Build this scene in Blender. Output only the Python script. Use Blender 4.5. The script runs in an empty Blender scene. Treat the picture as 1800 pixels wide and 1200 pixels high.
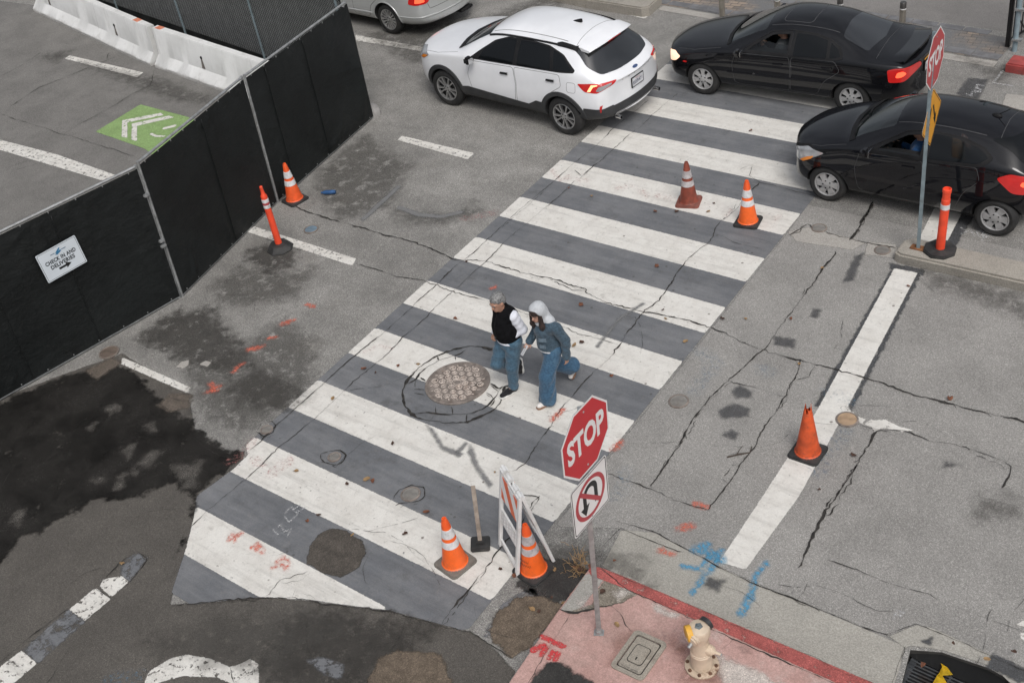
import bpy, bmesh, math, random
import numpy as np
from mathutils import Vector, Matrix, Euler, noise as mnoise
from mathutils.bvhtree import BVHTree
from mathutils.geometry import delaunay_2d_cdt
random.seed(7); RNG = np.random.default_rng(7)
R = math.radians
S = bpy.context.scene
COL = S.collection

# ------------------------------------------------------------------ camera
FPX, YAW, PITCH, ROLL, CAMH = 2091.858, 0.753535, 0.643094, -0.186342, 9.49957
def cam_axes():
    cy, sy = math.cos(YAW), math.sin(YAW)
    f = Vector((-sy*math.cos(PITCH), cy*math.cos(PITCH), -math.sin(PITCH)))
    r = Vector((cy, sy, 0)); u = r.cross(f)
    c, s = math.cos(ROLL), math.sin(ROLL)
    return c*r+s*u, -s*r+c*u, f
CR, CU, CF = cam_axes()
cam = bpy.data.cameras.new('camera'); cam_o = bpy.data.objects.new('camera', cam); COL.objects.link(cam_o)
m = Matrix((CR, CU, -CF)).transposed().to_4x4(); m.translation = (0, 0, CAMH); cam_o.matrix_world = m
cam.sensor_width = 36; cam.lens = FPX*36/1800; cam.clip_start = 0.1; cam.clip_end = 600
S.camera = cam_o
# ------------------------------------------------------------------ overcast sky, soft sun, exposure
SUN_EL, SUN_AZ = 54, 128          # azimuth clockwise from +y
w = bpy.data.worlds.new('World'); S.world = w; w.use_nodes = True
nt = w.node_tree; bgn = nt.nodes['Background']
sky = nt.nodes.new('ShaderNodeTexSky'); sky.sky_type = 'NISHITA'; sky.sun_disc = False
sky.sun_elevation = R(SUN_EL); sky.sun_rotation = R(SUN_AZ); sky.dust_density = 4; sky.air_density = 1.0
hs = nt.nodes.new('ShaderNodeHueSaturation'); hs.inputs['Saturation'].default_value = 0.30
nt.links.new(sky.outputs[0], hs.inputs['Color'])
tc = nt.nodes.new('ShaderNodeTexCoord'); cn = nt.nodes.new('ShaderNodeTexNoise'); cn.inputs['Scale'].default_value = 2.6; cn.inputs['Detail'].default_value = 5
nt.links.new(tc.outputs['Generated'], cn.inputs['Vector'])
cr = nt.nodes.new('ShaderNodeValToRGB'); cr.color_ramp.elements[0].position = .35; cr.color_ramp.elements[0].color = (.72, .73, .75, 1)
cr.color_ramp.elements[1].position = .68; cr.color_ramp.elements[1].color = (1.25, 1.25, 1.25, 1)
nt.links.new(cn.outputs[0], cr.inputs[0])
mx = nt.nodes.new('ShaderNodeMix'); mx.data_type = 'RGBA'; mx.blend_type = 'MULTIPLY'; mx.inputs[0].default_value = 1
nt.links.new(hs.outputs[0], mx.inputs[6]); nt.links.new(cr.outputs[0], mx.inputs[7])
sx = nt.nodes.new('ShaderNodeSeparateXYZ'); nt.links.new(tc.outputs['Generated'], sx.inputs[0])
gr = nt.nodes.new('ShaderNodeMapRange'); nt.links.new(sx.outputs[2], gr.inputs[0])            # overcast: brighter overhead, dim and built-up at the horizon
for k_, v_ in ((1, .0), (2, .75), (3, .55), (4, 1.18)): gr.inputs[k_].default_value = v_
m2 = nt.nodes.new('ShaderNodeMix'); m2.data_type = 'RGBA'; m2.blend_type = 'MULTIPLY'; m2.inputs[0].default_value = 1
nt.links.new(mx.outputs[2], m2.inputs[6]); nt.links.new(gr.outputs[0], m2.inputs[7])
nt.links.new(m2.outputs[2], bgn.inputs[0]); bgn.inputs[1].default_value = 0.128
sun = bpy.data.lights.new('sun', 'SUN'); sun.energy = 1.4; sun.angle = R(24); sun.color = (1, .97, .93)
sun_o = bpy.data.objects.new('sun', sun); COL.objects.link(sun_o)
sd = Vector((math.sin(R(SUN_AZ))*math.cos(R(SUN_EL)), math.cos(R(SUN_AZ))*math.cos(R(SUN_EL)), math.sin(R(SUN_EL))))
sun_o.rotation_euler = sd.to_track_quat('Z', 'Y').to_euler()
S.view_settings.view_transform = 'Standard'; S.view_settings.look = 'None'; S.view_settings.gamma = 1
S.view_settings.exposure = -0.04
S.cycles.transparent_max_bounces = 24

# ------------------------------------------------------------------ pixel of the 1800x1200 photo -> point on the plane z
def G(u, v, z=0.0):
    d = CR*((u-900)/FPX) + CU*((600-v)/FPX) + CF
    return Vector((0, 0, CAMH)) + d*((z-CAMH)/d.z)
def G2(u, v, z=0.0):
    p = G(u, v, z); return (p.x, p.y)

# ------------------------------------------------------------------ objects
def link(o, parent=None):
    COL.objects.link(o)
    if parent is not None: o.parent = parent
    return o
def thing(name, label, cat, loc=(0, 0, 0), rz=0, group=None):
    o = bpy.data.objects.new(name, None); o.empty_display_size = .1; link(o)
    o.location = loc; o.rotation_euler = (0, 0, rz); o['label'] = label; o['category'] = cat
    if group: o['group'] = group
    return o
def tag(o, label, cat, group=None):
    o['label'] = label; o['category'] = cat
    if group: o['group'] = group
    return o
def obj(name, src, mat, parent=None, smooth=None, loc=None):
    if isinstance(src, bmesh.types.BMesh):
        me = bpy.data.meshes.new(name); src.normal_update(); src.to_mesh(me); src.free()
    else: me = src
    o = bpy.data.objects.new(name, me); link(o, parent)
    if mat is not None:
        me.materials.clear() if isinstance(mat, (list, tuple)) else None
        for q in (mat if isinstance(mat, (list, tuple)) else [mat]): me.materials.append(q)
    if smooth is not None:
        me.polygons.foreach_set('use_smooth', [True]*len(me.polygons)); me.set_sharp_from_angle(angle=R(smooth))
    if loc is not None: o.location = loc
    return o
def mesh_np(name, V, F):
    me = bpy.data.meshes.new(name); me.from_pydata([tuple(v) for v in V], [], [tuple(int(i) for i in f) for f in F]); me.update(); return me
def structure(name, src, mat, parent=None, smooth=None):
    o = obj(name, src, mat, parent, smooth)
    if parent is None: o['kind'] = 'structure'
    return o
def copy_tree(src, loc, rz, label, group=None):
    r = src.copy(); COL.objects.link(r); r.location = loc; r.rotation_euler = (0, 0, rz); r['label'] = label
    if group: r['group'] = group
    for ch in src.children:
        c = ch.copy(); COL.objects.link(c); c.parent = r
        for g in ch.children:
            d = g.copy(); COL.objects.link(d); d.parent = c
    return r

# ------------------------------------------------------------------ bmesh shapes
def BM(): return bmesh.new()
def box(bm, c, s, rot=None, bev=0.0):
    t = bmesh.new(); bmesh.ops.create_cube(t, size=1); bmesh.ops.scale(t, vec=s, verts=t.verts)
    if bev: bmesh.ops.bevel(t, geom=t.edges[:], offset=bev, segments=2, affect='EDGES')
    if rot is not None: bmesh.ops.transform(t, matrix=rot.to_matrix().to_4x4() if isinstance(rot, Euler) else rot, verts=t.verts)
    bmesh.ops.translate(t, vec=c, verts=t.verts); join(bm, t)
def join(bm, t):
    me = bpy.data.meshes.new('tmp'); t.to_mesh(me); t.free(); bm.from_mesh(me); bpy.data.meshes.remove(me)
def lathe(bm, prof, n=24, c=(0, 0, 0), cap=True, mat=None, flip=False):
    rings = []
    c = Vector(c)
    for r, z in prof:
        ring = []
        for k in range(n):
            a = 2*math.pi*k/n; p = Vector((r*math.cos(a), r*math.sin(a), z))
            if mat is not None: p = mat @ p
            ring.append(bm.verts.new(p+c))
        rings.append(ring)
    for a, b in zip(rings, rings[1:]):
        for k in range(n): bm.faces.new((a[k], a[(k+1) % n], b[(k+1) % n], b[k]))
    if cap:
        bm.faces.new(rings[0][::-1]); bm.faces.new(rings[-1])
def frame_to(d):
    return Vector(d).normalized().to_track_quat('Z', 'Y').to_matrix()
def tube(bm, pts, r, n=8, cap=True):
    pts = [Vector(p) for p in pts]; rings = []
    for i, p in enumerate(pts):
        d = (pts[min(i+1, len(pts)-1)]-pts[max(i-1, 0)])
        M = frame_to(d); rr = r[i] if isinstance(r, (list, tuple)) else r
        rings.append([bm.verts.new(p + M @ Vector((rr*math.cos(2*math.pi*k/n), rr*math.sin(2*math.pi*k/n), 0))) for k in range(n)])
    # keep rings untwisted
    for a, b in zip(rings, rings[1:]):
        best = min(range(n), key=lambda s: sum((a[k].co-b[(k+s) % n].co).length for k in range(0, n, max(1, n//4))))
        b[:] = b[best:]+b[:best]
        for k in range(n): bm.faces.new((a[k], a[(k+1) % n], b[(k+1) % n], b[k]))
    if cap: bm.faces.new(rings[0][::-1]); bm.faces.new(rings[-1])
def prism(bm, pts, z0, z1, M=None, bev=0):
    """flat outline pts (x,y) extruded z0..z1"""
    t = bmesh.new()
    a = [t.verts.new((x, y, z0)) for x, y in pts]; b = [t.verts.new((x, y, z1)) for x, y in pts]
    n = len(pts)
    for k in range(n): t.faces.new((a[k], a[(k+1) % n], b[(k+1) % n], b[k]))
    t.faces.new(a[::-1]); t.faces.new(b)
    bmesh.ops.recalc_face_normals(t, faces=t.faces)
    if bev: bmesh.ops.bevel(t, geom=[e for e in t.edges if abs(e.verts[0].co.z-e.verts[1].co.z) < 1e-6 and e.verts[0].co.z > (z0+z1)/2], offset=bev, segments=2, affect='EDGES')
    if M is not None: bmesh.ops.transform(t, matrix=M, verts=t.verts)
    join(bm, t)
def rrect(w, h, r, n=4):
    out = []
    for cx, cy, a0 in ((w/2-r, h/2-r, 0), (-w/2+r, h/2-r, 90), (-w/2+r, -h/2+r, 180), (w/2-r, -h/2+r, 270)):
        for k in range(n+1):
            a = R(a0+90*k/n); out.append((cx+r*math.cos(a), cy+r*math.sin(a)))
    return out
def text_mesh(txt, size, bold=0.0, shear=0, space=1.0, width=None):
    cu = bpy.data.curves.new('t', 'FONT'); cu.body = txt; cu.size = size; cu.align_x = 'CENTER'; cu.align_y = 'CENTER'
    cu.offset = bold; cu.shear = shear; cu.space_character = space; cu.resolution_u = 3
    o = bpy.data.objects.new('t', cu); COL.objects.link(o)
    dg = bpy.context.evaluated_depsgraph_get(); dg.update()
    me = bpy.data.meshes.new_from_object(o.evaluated_get(dg)); bpy.data.objects.remove(o)
    if width:
        xs = [v.co.x for v in me.vertices]; k = width/(max(xs)-min(xs))
        for v in me.vertices: v.co.x *= k
    return me

# ------------------------------------------------------------------ materials
MATS = {}
class N:
    def __init__(s, name):
        s.m = bpy.data.materials.new(name); s.m.use_nodes = True; s.t = s.m.node_tree; s.t.nodes.clear()
        s.out = s.t.nodes.new('ShaderNodeOutputMaterial')
    def n(s, kind, **kw):
        x = s.t.nodes.new('ShaderNode'+kind)
        for k, v in kw.items():
            if k.startswith('i_'):
                key = k[2:]; key = int(key) if key.isdigit() else key.replace('_', ' ')
                s.set(x.inputs[key], v)
            else: setattr(x, k, v)
        return x
    def set(s, inp, v):
        if isinstance(v, bpy.types.NodeSocket): s.t.links.new(v, inp)
        elif isinstance(v, (tuple, list)) and len(v) == 3 and inp.type == 'RGBA': inp.default_value = (*v, 1)
        else: inp.default_value = v
    def pos(s, obj=False):
        if obj: return s.n('TexCoord').outputs['Object']
        return s.n('NewGeometry').outputs['Position']
    def noise(s, vec, scale, detail=4, rough=.55, stretch=None):
        if stretch:
            mp = s.n('Mapping', i_Scale=stretch); s.t.links.new(vec, mp.inputs[0]); vec = mp.outputs[0]
        return s.n('TexNoise', i_Vector=vec, i_Scale=scale, i_Detail=detail, i_Roughness=rough).outputs[0]
    def ramp(s, f, stops):
        r = s.n('ValToRGB', i_Fac=f); e = r.color_ramp.elements
        while len(e) < len(stops): e.new(.5)
        for q, (p, c) in zip(e, stops):
            q.position = p; q.color = (*c, 1) if isinstance(c, (tuple, list)) else (c, c, c, 1)
        return r.outputs[0]
    def mix(s, f, a, b, blend='MIX'):
        x = s.n('Mix', data_type='RGBA', blend_type=blend); s.set(x.inputs[0], f); s.set(x.inputs[6], a); s.set(x.inputs[7], b); return x.outputs[2]
    def math(s, op, a, b=0.0, c=0.0, clamp=False):
        x = s.n('Math', operation=op, use_clamp=clamp); s.set(x.inputs[0], a); s.set(x.inputs[1], b); s.set(x.inputs[2], c); return x.outputs[0]
    def maprange(s, v, a, b, c=0.0, d=1.0, smooth=True):
        x = s.n('MapRange'); x.interpolation_type = 'SMOOTHSTEP' if smooth else 'LINEAR'
        s.set(x.inputs[0], v)
        for k, val in zip((1, 2, 3, 4), (a, b, c, d)): s.set(x.inputs[k], val)
        return x.outputs[0]
    def bsdf(s, col, rough=.6, metal=0.0, coat=0.0, spec=.5, normal=None, emis=None, estr=0, coat_r=.05, sheen=0):
        b = s.n('BsdfPrincipled'); s.set(b.inputs['Base Color'], col); s.set(b.inputs['Roughness'], rough); s.set(b.inputs['Metallic'], metal)
        s.set(b.inputs['Coat Weight'], coat); s.set(b.inputs['Coat Roughness'], coat_r); s.set(b.inputs['Specular IOR Level'], spec)
        if sheen: s.set(b.inputs['Sheen Weight'], sheen)
        if normal is not None: s.t.links.new(normal, b.inputs['Normal'])
        if emis is not None: s.set(b.inputs['Emission Color'], emis); s.set(b.inputs['Emission Strength'], estr)
        return b.outputs[0]
    def bump(s, h, strength=.3, dist=.01):
        return s.n('Bump', i_Height=h, i_Strength=strength, i_Distance=dist).outputs[0]
    def done(s, sh): s.t.links.new(sh, s.out.inputs['Surface']); return s.m
    def done_alpha(s, sh, a):
        t = s.n('BsdfTransparent'); mxs = s.n('MixShader'); s.set(mxs.inputs[0], a)
        s.t.links.new(t.outputs[0], mxs.inputs[1]); s.t.links.new(sh, mxs.inputs[2]); return s.done(mxs.outputs[0])

def simple(name, col, rough=.55, metal=0, coat=0, vary=.18, scale=9, bump=0, spec=.5, emis=None, estr=0, dirt=None, dirt_amt=.5, dirt_scale=5, obj=True, sheen=0):
    n = N(name); v = n.pos(obj)
    f = n.noise(v, scale, 5)
    c = n.mix(n.maprange(f, .3, .7), tuple(x*(1-vary) for x in col), tuple(min(1, x*(1+vary)) for x in col))
    if dirt is not None:
        d = n.noise(v, dirt_scale, 6, .7)
        c = n.mix(n.math('MULTIPLY', n.maprange(d, .5, .7), dirt_amt), c, dirt)
    nrm = n.bump(n.noise(v, scale*8, 4), bump, .004) if bump else None
    rg = n.math('ADD', n.math('MULTIPLY', n.noise(v, scale*2), .16), max(0.02, rough-.08))
    return n.done(n.bsdf(c, rg, metal, coat, spec, nrm, emis, estr, sheen=sheen))

def speckle(n, v, base, lo, hi, s1=150, s2=45):
    """aggregate: fine stones + grain"""
    vo = n.n('TexVoronoi', i_Vector=v, i_Scale=s1, feature='F1')
    st = n.ramp(n.n('SeparateColor', i_Color=vo.outputs['Color']).outputs[0], [(0, lo), (.55, 1.0), (.8, 1.08), (1, hi)])
    g = n.noise(v, s2, 6, .75)
    k = n.mix(1.0, base, st, 'MULTIPLY')
    return n.mix(1.0, k, n.ramp(g, [(.25, .72), (.75, 1.26)]), 'MULTIPLY'), g

# ================================================================== GROUND
def seg_sd(P, poly, closed=True):
    """signed distance (inside +) of points P to polygon, or -(distance) to polyline"""
    A = np.asarray(poly, float); B = np.roll(A, -1, 0) if closed else A[1:]
    if not closed: A = A[:-1]
    d = np.full(len(P), 1e9); ins = np.zeros(len(P), bool)
    for a, b in zip(A, B):
        ab = b-a; L = max(ab@ab, 1e-12); t = np.clip(((P-a)@ab)/L, 0, 1)
        q = P-a-t[:, None]*ab; d = np.minimum(d, np.hypot(q[:, 0], q[:, 1]))
        if closed:
            c = ((a[1] > P[:, 1]) != (b[1] > P[:, 1])); dy = b[1]-a[1]
            if abs(dy) > 1e-12: ins ^= c & (P[:, 0] < (b[0]-a[0])*(P[:, 1]-a[1])/dy+a[0])
    return np.where(ins, d, -d) if closed else -d
DEC = []
def sd_sheet(polys, z, margin, cell=None, lines=None, clip=None):
    """grid sheet carrying the signed distance 'sd' to the given outlines (world xy)"""
    Vs, Fs, Sd = [], [], []; off = 0
    items = [(np.asarray(p, float), None) for p in (polys or [])]+[(np.asarray(p, float), wd) for p, wd in (lines or [])]
    for p, wd in items:
        mg = margin+(wd or 0); lo = p.min(0)-mg; hi = p.max(0)+mg
        if cell: c = cell
        else:
            ar = np.prod(hi-lo); c = min(max(math.sqrt(ar)/45, .02), .12)
            if wd: c = max(min(c, wd*.8), .012)
        nx, ny = int((hi[0]-lo[0])/c)+2, int((hi[1]-lo[1])/c)+2
        X, Y = np.meshgrid(lo[0]+np.arange(nx)*c, lo[1]+np.arange(ny)*c, indexing='ij')
        P = np.stack([X.ravel(), Y.ravel()], 1)
        sd = seg_sd(P, p) if wd is None else seg_sd(P, p, False)+wd
        if clip is not None: sd = np.minimum(sd, seg_sd(P, clip))
        k = np.arange(nx*ny).reshape(nx, ny)
        q = np.stack([k[:-1, :-1], k[1:, :-1], k[1:, 1:], k[:-1, 1:]], -1).reshape(-1, 4)
        q = q[(sd[q] > -margin).any(1)]
        used = np.unique(q); rm = -np.ones(nx*ny, int); rm[used] = np.arange(len(used))
        Vs.append(np.column_stack([P[used], np.full(len(used), z)])); Fs.append(rm[q]+off); Sd.append(sd[used]); off += len(used)
    V = np.concatenate(Vs); F = np.concatenate(Fs); s = np.concatenate(Sd)
    me = bpy.data.meshes.new('sheet'); me.from_pydata(V.tolist(), [], F.tolist()); me.update()
    at = me.attributes.new('sd', 'FLOAT', 'POINT'); at.data.foreach_set('value', s.astype(np.float32))
    return me
def px(pts, z=0.0): return [G2(u, v, z) for u, v in pts]
def decal_mat(name, build, amp=.02, e=.004, scale=18, wear=0.0, wear_scale=9, soft=None, opacity=1.0, detail=5, wear_hi=.16, amp2=0.0):
    n = N(name); v = n.pos()
    sd = n.n('Attribute', attribute_name='sd').outputs['Fac']
    nz = n.noise(v, scale, detail, .65)
    k = n.math('ADD', sd, n.math('MULTIPLY', n.math('SUBTRACT', nz, .5), 2*amp))
    if amp2: k = n.math('ADD', k, n.math('MULTIPLY', n.math('SUBTRACT', n.noise(v, scale*.22, 3), .5), 2*amp2))
    a = n.maprange(k, -e if soft is None else -soft, e if soft is None else soft)
    if wear:
        wn = n.noise(v, wear_scale, 8, .75)
        thr = 1-wear
        a = n.math('MULTIPLY', a, n.maprange(wn, thr-wear_hi*.5, thr+.02, 1, 0))
    if opacity < 1: a = n.math('MULTIPLY', a, opacity)
    return n.done_alpha(build(n, v), a)

def road_mat(name, base, big=.22, lo=.55, hi=1.9, rough=.85, tint=(.9, .86, .8)):
    n = N(name); v = n.pos()
    k, g = speckle(n, v, base, lo, hi)
    b1 = n.noise(v, .55, 6, .62); b2 = n.noise(v, 2.2, 6, .7)
    k = n.mix(1, k, n.ramp(b1, [(.25, 1-big), (.75, 1+big)]), 'MULTIPLY')
    k = n.mix(1, k, n.ramp(b2, [(.3, 1-.6*big), (.7, 1+.5*big)]), 'MULTIPLY')
    k = n.mix(n.math('MULTIPLY', n.maprange(n.noise(v, 1.3, 5, .6), .55, .75), .35), k, tuple(base[i]*tint[i]*.8 for i in range(3)))
    # lengthwise tyre polish
    st = n.noise(v, 1.0, 4, .6, (.18, 2.2, 1)); k = n.mix(1, k, n.ramp(st, [(.3, .93), (.7, 1.06)]), 'MULTIPLY')
    return n.done(n.bsdf(k, rough, normal=n.bump(g, .35, .004), spec=.35))
def concrete_mat(name, base, big=.16, stain=(.10, .09, .075), amt=.5, obj=False, rough=.85):
    n = N(name); v = n.pos(obj)
    k, g = speckle(n, v, base, .82, 1.15, 110, 60)
    k = n.mix(1, k, n.ramp(n.noise(v, .9, 6, .65), [(.3, 1-big), (.7, 1+big)]), 'MULTIPLY')
    k = n.mix(n.math('MULTIPLY', n.maprange(n.noise(v, 3.1, 7, .72), .52, .74), amt), k, stain)
    return n.done(n.bsdf(k, rough, normal=n.bump(g, .2, .003), spec=.35))
ASPH = (.235, .227, .212)
M_ROAD = road_mat('asphalt', ASPH, tint=(1, .96, .9))
# --- the ground sheet, with the storm drain pit left open
DRP = [(-2.37, 7.10), (-2.12, 7.215), (-1.70, 7.255), (-1.2, 7.17), (-.6, 7.06), (-.6, 6.56), (-2.25, 6.56), (-2.30, 6.75)]
DR0, DR1, DRY0, DRY1 = -2.40, -.6, 6.56, 7.26
def ground_with_hole():
    out = [(-120, -90), (120, -90), (120, 130), (-120, 130)]; P = [Vector(p) for p in out+DRP]; n = len(DRP)
    V, _, F, *_r = delaunay_2d_cdt(P, [(i, (i+1) % 4) for i in range(4)]+[(4+i, 4+(i+1) % n) for i in range(n)], [], 0, 1e-6)
    cen = np.array([[sum(V[i].x for i in f)/3, sum(V[i].y for i in f)/3] for f in F]); keep = seg_sd(cen, DRP) < 0; F = [f for f, k in zip(F, keep) if k]
    bm = BM(); q = [bm.verts.new((v.x, v.y, 0)) for v in V]
    for f in F:
        t = bm.faces.new([q[i] for i in f])
        if t.normal.z < 0: t.normal_flip()
    bm.normal_update(); bmesh.ops.recalc_face_normals(bm, faces=bm.faces); return bm
road = structure('road', ground_with_hole(), M_ROAD)

def paint_white(n, v):
    c = n.mix(n.maprange(n.noise(v, 3.5, 6, .7), .35, .7), (.70, .68, .635), (.61, .585, .54))
    c = n.mix(n.math('MULTIPLY', n.maprange(n.noise(v, 14, 7, .75), .54, .74), .5), c, (.36, .34, .31))
    gum = n.n('TexVoronoi', i_Vector=v, i_Scale=3.3, feature='F1'); d = n.math('ADD', gum.outputs['Distance'], n.math('MULTIPLY', n.noise(v, 60, 2), .05))
    sel = n.maprange(n.n('SeparateColor', i_Color=gum.outputs['Color']).outputs[1], .45, .5)
    c = n.mix(n.math('MULTIPLY', n.math('MULTIPLY', n.maprange(d, .065, .1, 1, 0), sel), .8), c, (.10, .075, .06))
    gum2 = n.n('TexVoronoi', i_Vector=v, i_Scale=9, feature='F1')
    c = n.mix(n.math('MULTIPLY', n.math('MULTIPLY', n.maprange(gum2.outputs['Distance'], .07, .13, 1, 0), n.maprange(n.n('SeparateColor', i_Color=gum2.outputs['Color']).outputs[0], .6, .65)), .55), c, (.13, .11, .09))
    st = n.noise(v, 1.5, 6, .72, (.45, 5, 1)); c = n.mix(n.math('MULTIPLY', n.maprange(st, .47, .72), .5), c, (.40, .385, .355))
    c = n.mix(n.math('MULTIPLY', n.maprange(n.noise(v, 5.5, 9, .8), .56, .70), .6), c, (.31, .29, .26))
    g = n.noise(v, 70, 5, .7); c = n.mix(1, c, n.ramp(g, [(.3, .88), (.7, 1.06)]), 'MULTIPLY')
    return n.bsdf(c, .7, normal=n.bump(g, .25, .003), spec=.4)
def paint_grey(n, v):
    c = n.mix(n.maprange(n.noise(v, 1.4, 7, .7), .35, .68), (.132, .137, .146), (.178, .181, .187))
    c = n.mix(n.math('MULTIPLY', n.maprange(n.noise(v, 7, 8, .75), .55, .75), .5), c, (.21, .20, .19))
    gum = n.n('TexVoronoi', i_Vector=v, i_Scale=5, feature='F1')
    sel = n.maprange(n.n('SeparateColor', i_Color=gum.outputs['Color']).outputs[1], .6, .65)
    c = n.mix(n.math('MULTIPLY', n.math('MULTIPLY', n.maprange(gum.outputs['Distance'], .06, .12, 1, 0), sel), .6), c, (.06, .055, .05))
    st = n.noise(v, 1.6, 6, .7, (.5, 5, 1)); c = n.mix(1, c, n.ramp(st, [(.28, .78), (.72, 1.2)]), 'MULTIPLY')
    c = n.mix(n.math('MULTIPLY', n.maprange(n.noise(v, 2.3, 9, .75), .53, .70), .6), c, (.085, .084, .083))
    c = n.mix(n.math('MULTIPLY', n.maprange(n.noise(v, 21, 6, .8), .62, .72), .6), c, (.30, .29, .28))
    g = n.noise(v, 75, 5, .75); c = n.mix(1, c, n.ramp(g, [(.28, .8), (.72, 1.18)]), 'MULTIPLY')
    return n.bsdf(c, .72, normal=n.bump(g, .3, .003), spec=.4)
def flat(col, rough=.85, vary=.2, sc=6, grit=True, spec=.35):
    def f(n, v):
        c = n.mix(n.maprange(n.noise(v, sc, 7, .7), .3, .7), tuple(x*(1-vary) for x in col), tuple(x*(1+vary) for x in col))
        if grit:
            c, g = speckle(n, v, c, .7, 1.6)
            return n.bsdf(c, rough, normal=n.bump(g, .35, .004), spec=spec)
        return n.bsdf(c, rough, spec=spec)
    return f
M_WHITE = decal_mat('crosswalk_white_paint', paint_white, amp=.013, e=.004, scale=30, wear=.325, wear_scale=12, wear_hi=.09)
M_LINE = decal_mat('worn_line_paint', paint_white, amp=.02, e=.006, scale=30, wear=.41, wear_scale=13, wear_hi=.1)
M_GREY = decal_mat('crosswalk_grey_paint', paint_grey, amp=.012, e=.004, scale=26, wear=.30, wear_scale=8, wear_hi=.08)
M_LGREY = decal_mat('old_grey_paint', paint_grey, amp=.04, e=.02, scale=14, wear=.4, wear_scale=8, wear_hi=.3)
M_NEWASPH = decal_mat('dark_brown_asphalt', flat((.092, .084, .074), .8, .14, 1.2), amp=.04, e=.015, scale=7)
M_WET = decal_mat('wet_asphalt', flat((.019, .0178, .0162), .8, .55, 1.3, spec=.12), amp=.24, soft=.05, scale=4.2, detail=12, opacity=.88, amp2=.22, wear=.33, wear_scale=2.2, wear_hi=.16)
M_STAIN = decal_mat('dark_stain', flat((.050, .046, .041), .8, .3, 5), amp=.40, soft=.16, scale=5.5, detail=12, opacity=.62, wear=.36, wear_scale=6, wear_hi=.22)
M_STAINL = decal_mat('faint_stain', flat((.085, .080, .072), .8, .2, 4), amp=.34, soft=.2, scale=5.5, detail=12, opacity=.45, wear=.38, wear_scale=5, wear_hi=.25)
M_SOIL = decal_mat('brown_soil', flat((.125, .098, .073), .95, .25, 9), amp=.09, e=.02, scale=7, detail=8)
M_BLACKSOIL = decal_mat('black_patch', flat((.038, .036, .034), .9, .3, 6), amp=.10, e=.03, scale=8, detail=8)
M_PATCH = decal_mat('asphalt_patch', flat((.076, .066, .056), .85, .25, 7), amp=.04, e=.012, scale=9, amp2=.02)
M_GREEN = decal_mat('green_lane_paint', flat((.25, .37, .145), .8, .10, 3), amp=.02, e=.008, scale=20, wear=.30, wear_scale=6, wear_hi=.2, opacity=.9)
M_ORANGE = decal_mat('orange_marking_spray', flat((.66, .17, .11), .7, .1, 20, False), amp=.065, soft=.03, scale=15, wear=.36, wear_scale=26, wear_hi=.5, opacity=.78)
M_PINK = decal_mat('faded_red_spray', flat((.60, .26, .24), .7, .1, 20, False), amp=.05, e=.02, scale=20, wear=.5, wear_scale=30, wear_hi=.4, opacity=.6)
M_RED = decal_mat('red_spray', flat((.55, .05, .055), .7, .1, 20, False), amp=.02, e=.012, scale=22, wear=.4, wear_scale=38, wear_hi=.3)
M_BLUE = decal_mat('blue_marking_spray', flat((.085, .31, .49), .7, .1, 20, False), amp=.04, soft=.03, scale=11, wear=.36, wear_scale=24, wear_hi=.5, opacity=.82)
M_BLUEF = decal_mat('faded_blue_spray', flat((.12, .25, .37), .7, .1, 20, False), amp=.09, e=.05, scale=12, wear=.5, wear_scale=30, wear_hi=.5, opacity=.6)
M_CHALK = decal_mat('white_spray', flat((.62, .62, .62), .7, .1, 20, False), amp=.008, e=.008, scale=30, wear=.45, wear_scale=38, wear_hi=.4, opacity=.75)
M_SMEAR = decal_mat('grey_smear', flat((.20, .20, .20), .8, .1, 9, False), amp=.03, soft=.03, scale=12, opacity=.8)
def conc_sh(n, v, base, amt=.35):
    k, g = speckle(n, v, base, .82, 1.15, 110, 60)
    k = n.mix(1, k, n.ramp(n.noise(v, .9, 6, .65), [(.3, .86), (.7, 1.14)]), 'MULTIPLY')
    k = n.mix(n.math('MULTIPLY', n.maprange(n.noise(v, 2.7, 7, .72), .54, .76), amt), k, tuple(x*.5 for x in base))
    return n.bsdf(k, .85, normal=n.bump(g, .2, .003), spec=.35)
M_GUTTER = decal_mat('concrete_sheet', lambda n, v: conc_sh(n, v, (.335, .320, .285)), amp=.008, e=.004, scale=16)
M_LIGHTC = decal_mat('pale_concrete_sheet', lambda n, v: conc_sh(n, v, (.36, .34, .31)), amp=.03, e=.01, scale=10)
M_PLAZA = decal_mat('plaza_concrete', lambda n, v: conc_sh(n, v, (.20, .19, .18), .5), amp=.008, e=.004, scale=16)
M_TAR = decal_mat('tar_patch', flat((.072, .074, .078), .7, .15, 9), amp=.055, e=.02, scale=9, opacity=.8)
M_OLDCONC = decal_mat('old_concrete_pavement', flat((.268, .258, .242), .85, .12, 1.1), amp=.01, e=.006, scale=10)
M_ROAD2 = decal_mat('newer_dark_lane', flat((.17, .163, .152), .85, .14, 1.5), amp=.05, e=.02, scale=5)
ZN = 0
def layer(name, z, mat, polys=None, lines=None, margin=.06, cell=None, world=False, each=True, clip=None, z0=0.0):
    """flat markings on the road; each outline its own object unless each=False"""
    cv = (lambda p: p) if world else (lambda p: px(p, z0))
    P = [cv(p) for p in (polys or [])]; Ls = [(cv(p), wd) for p, wd in (lines or [])]
    out = []
    global ZN
    if each:
        for p in P: ZN += 1; z += .00007; out.append(obj(name, sd_sheet([p], z, margin, cell, clip=clip), mat, road))
        for l in Ls: z += .00007; out.append(obj(name, sd_sheet([], z, margin, cell, [l], clip=clip), mat, road))
    else: out.append(obj(name, sd_sheet(P, z, margin, cell, Ls, clip=clip), mat, road))
    return out
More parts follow.
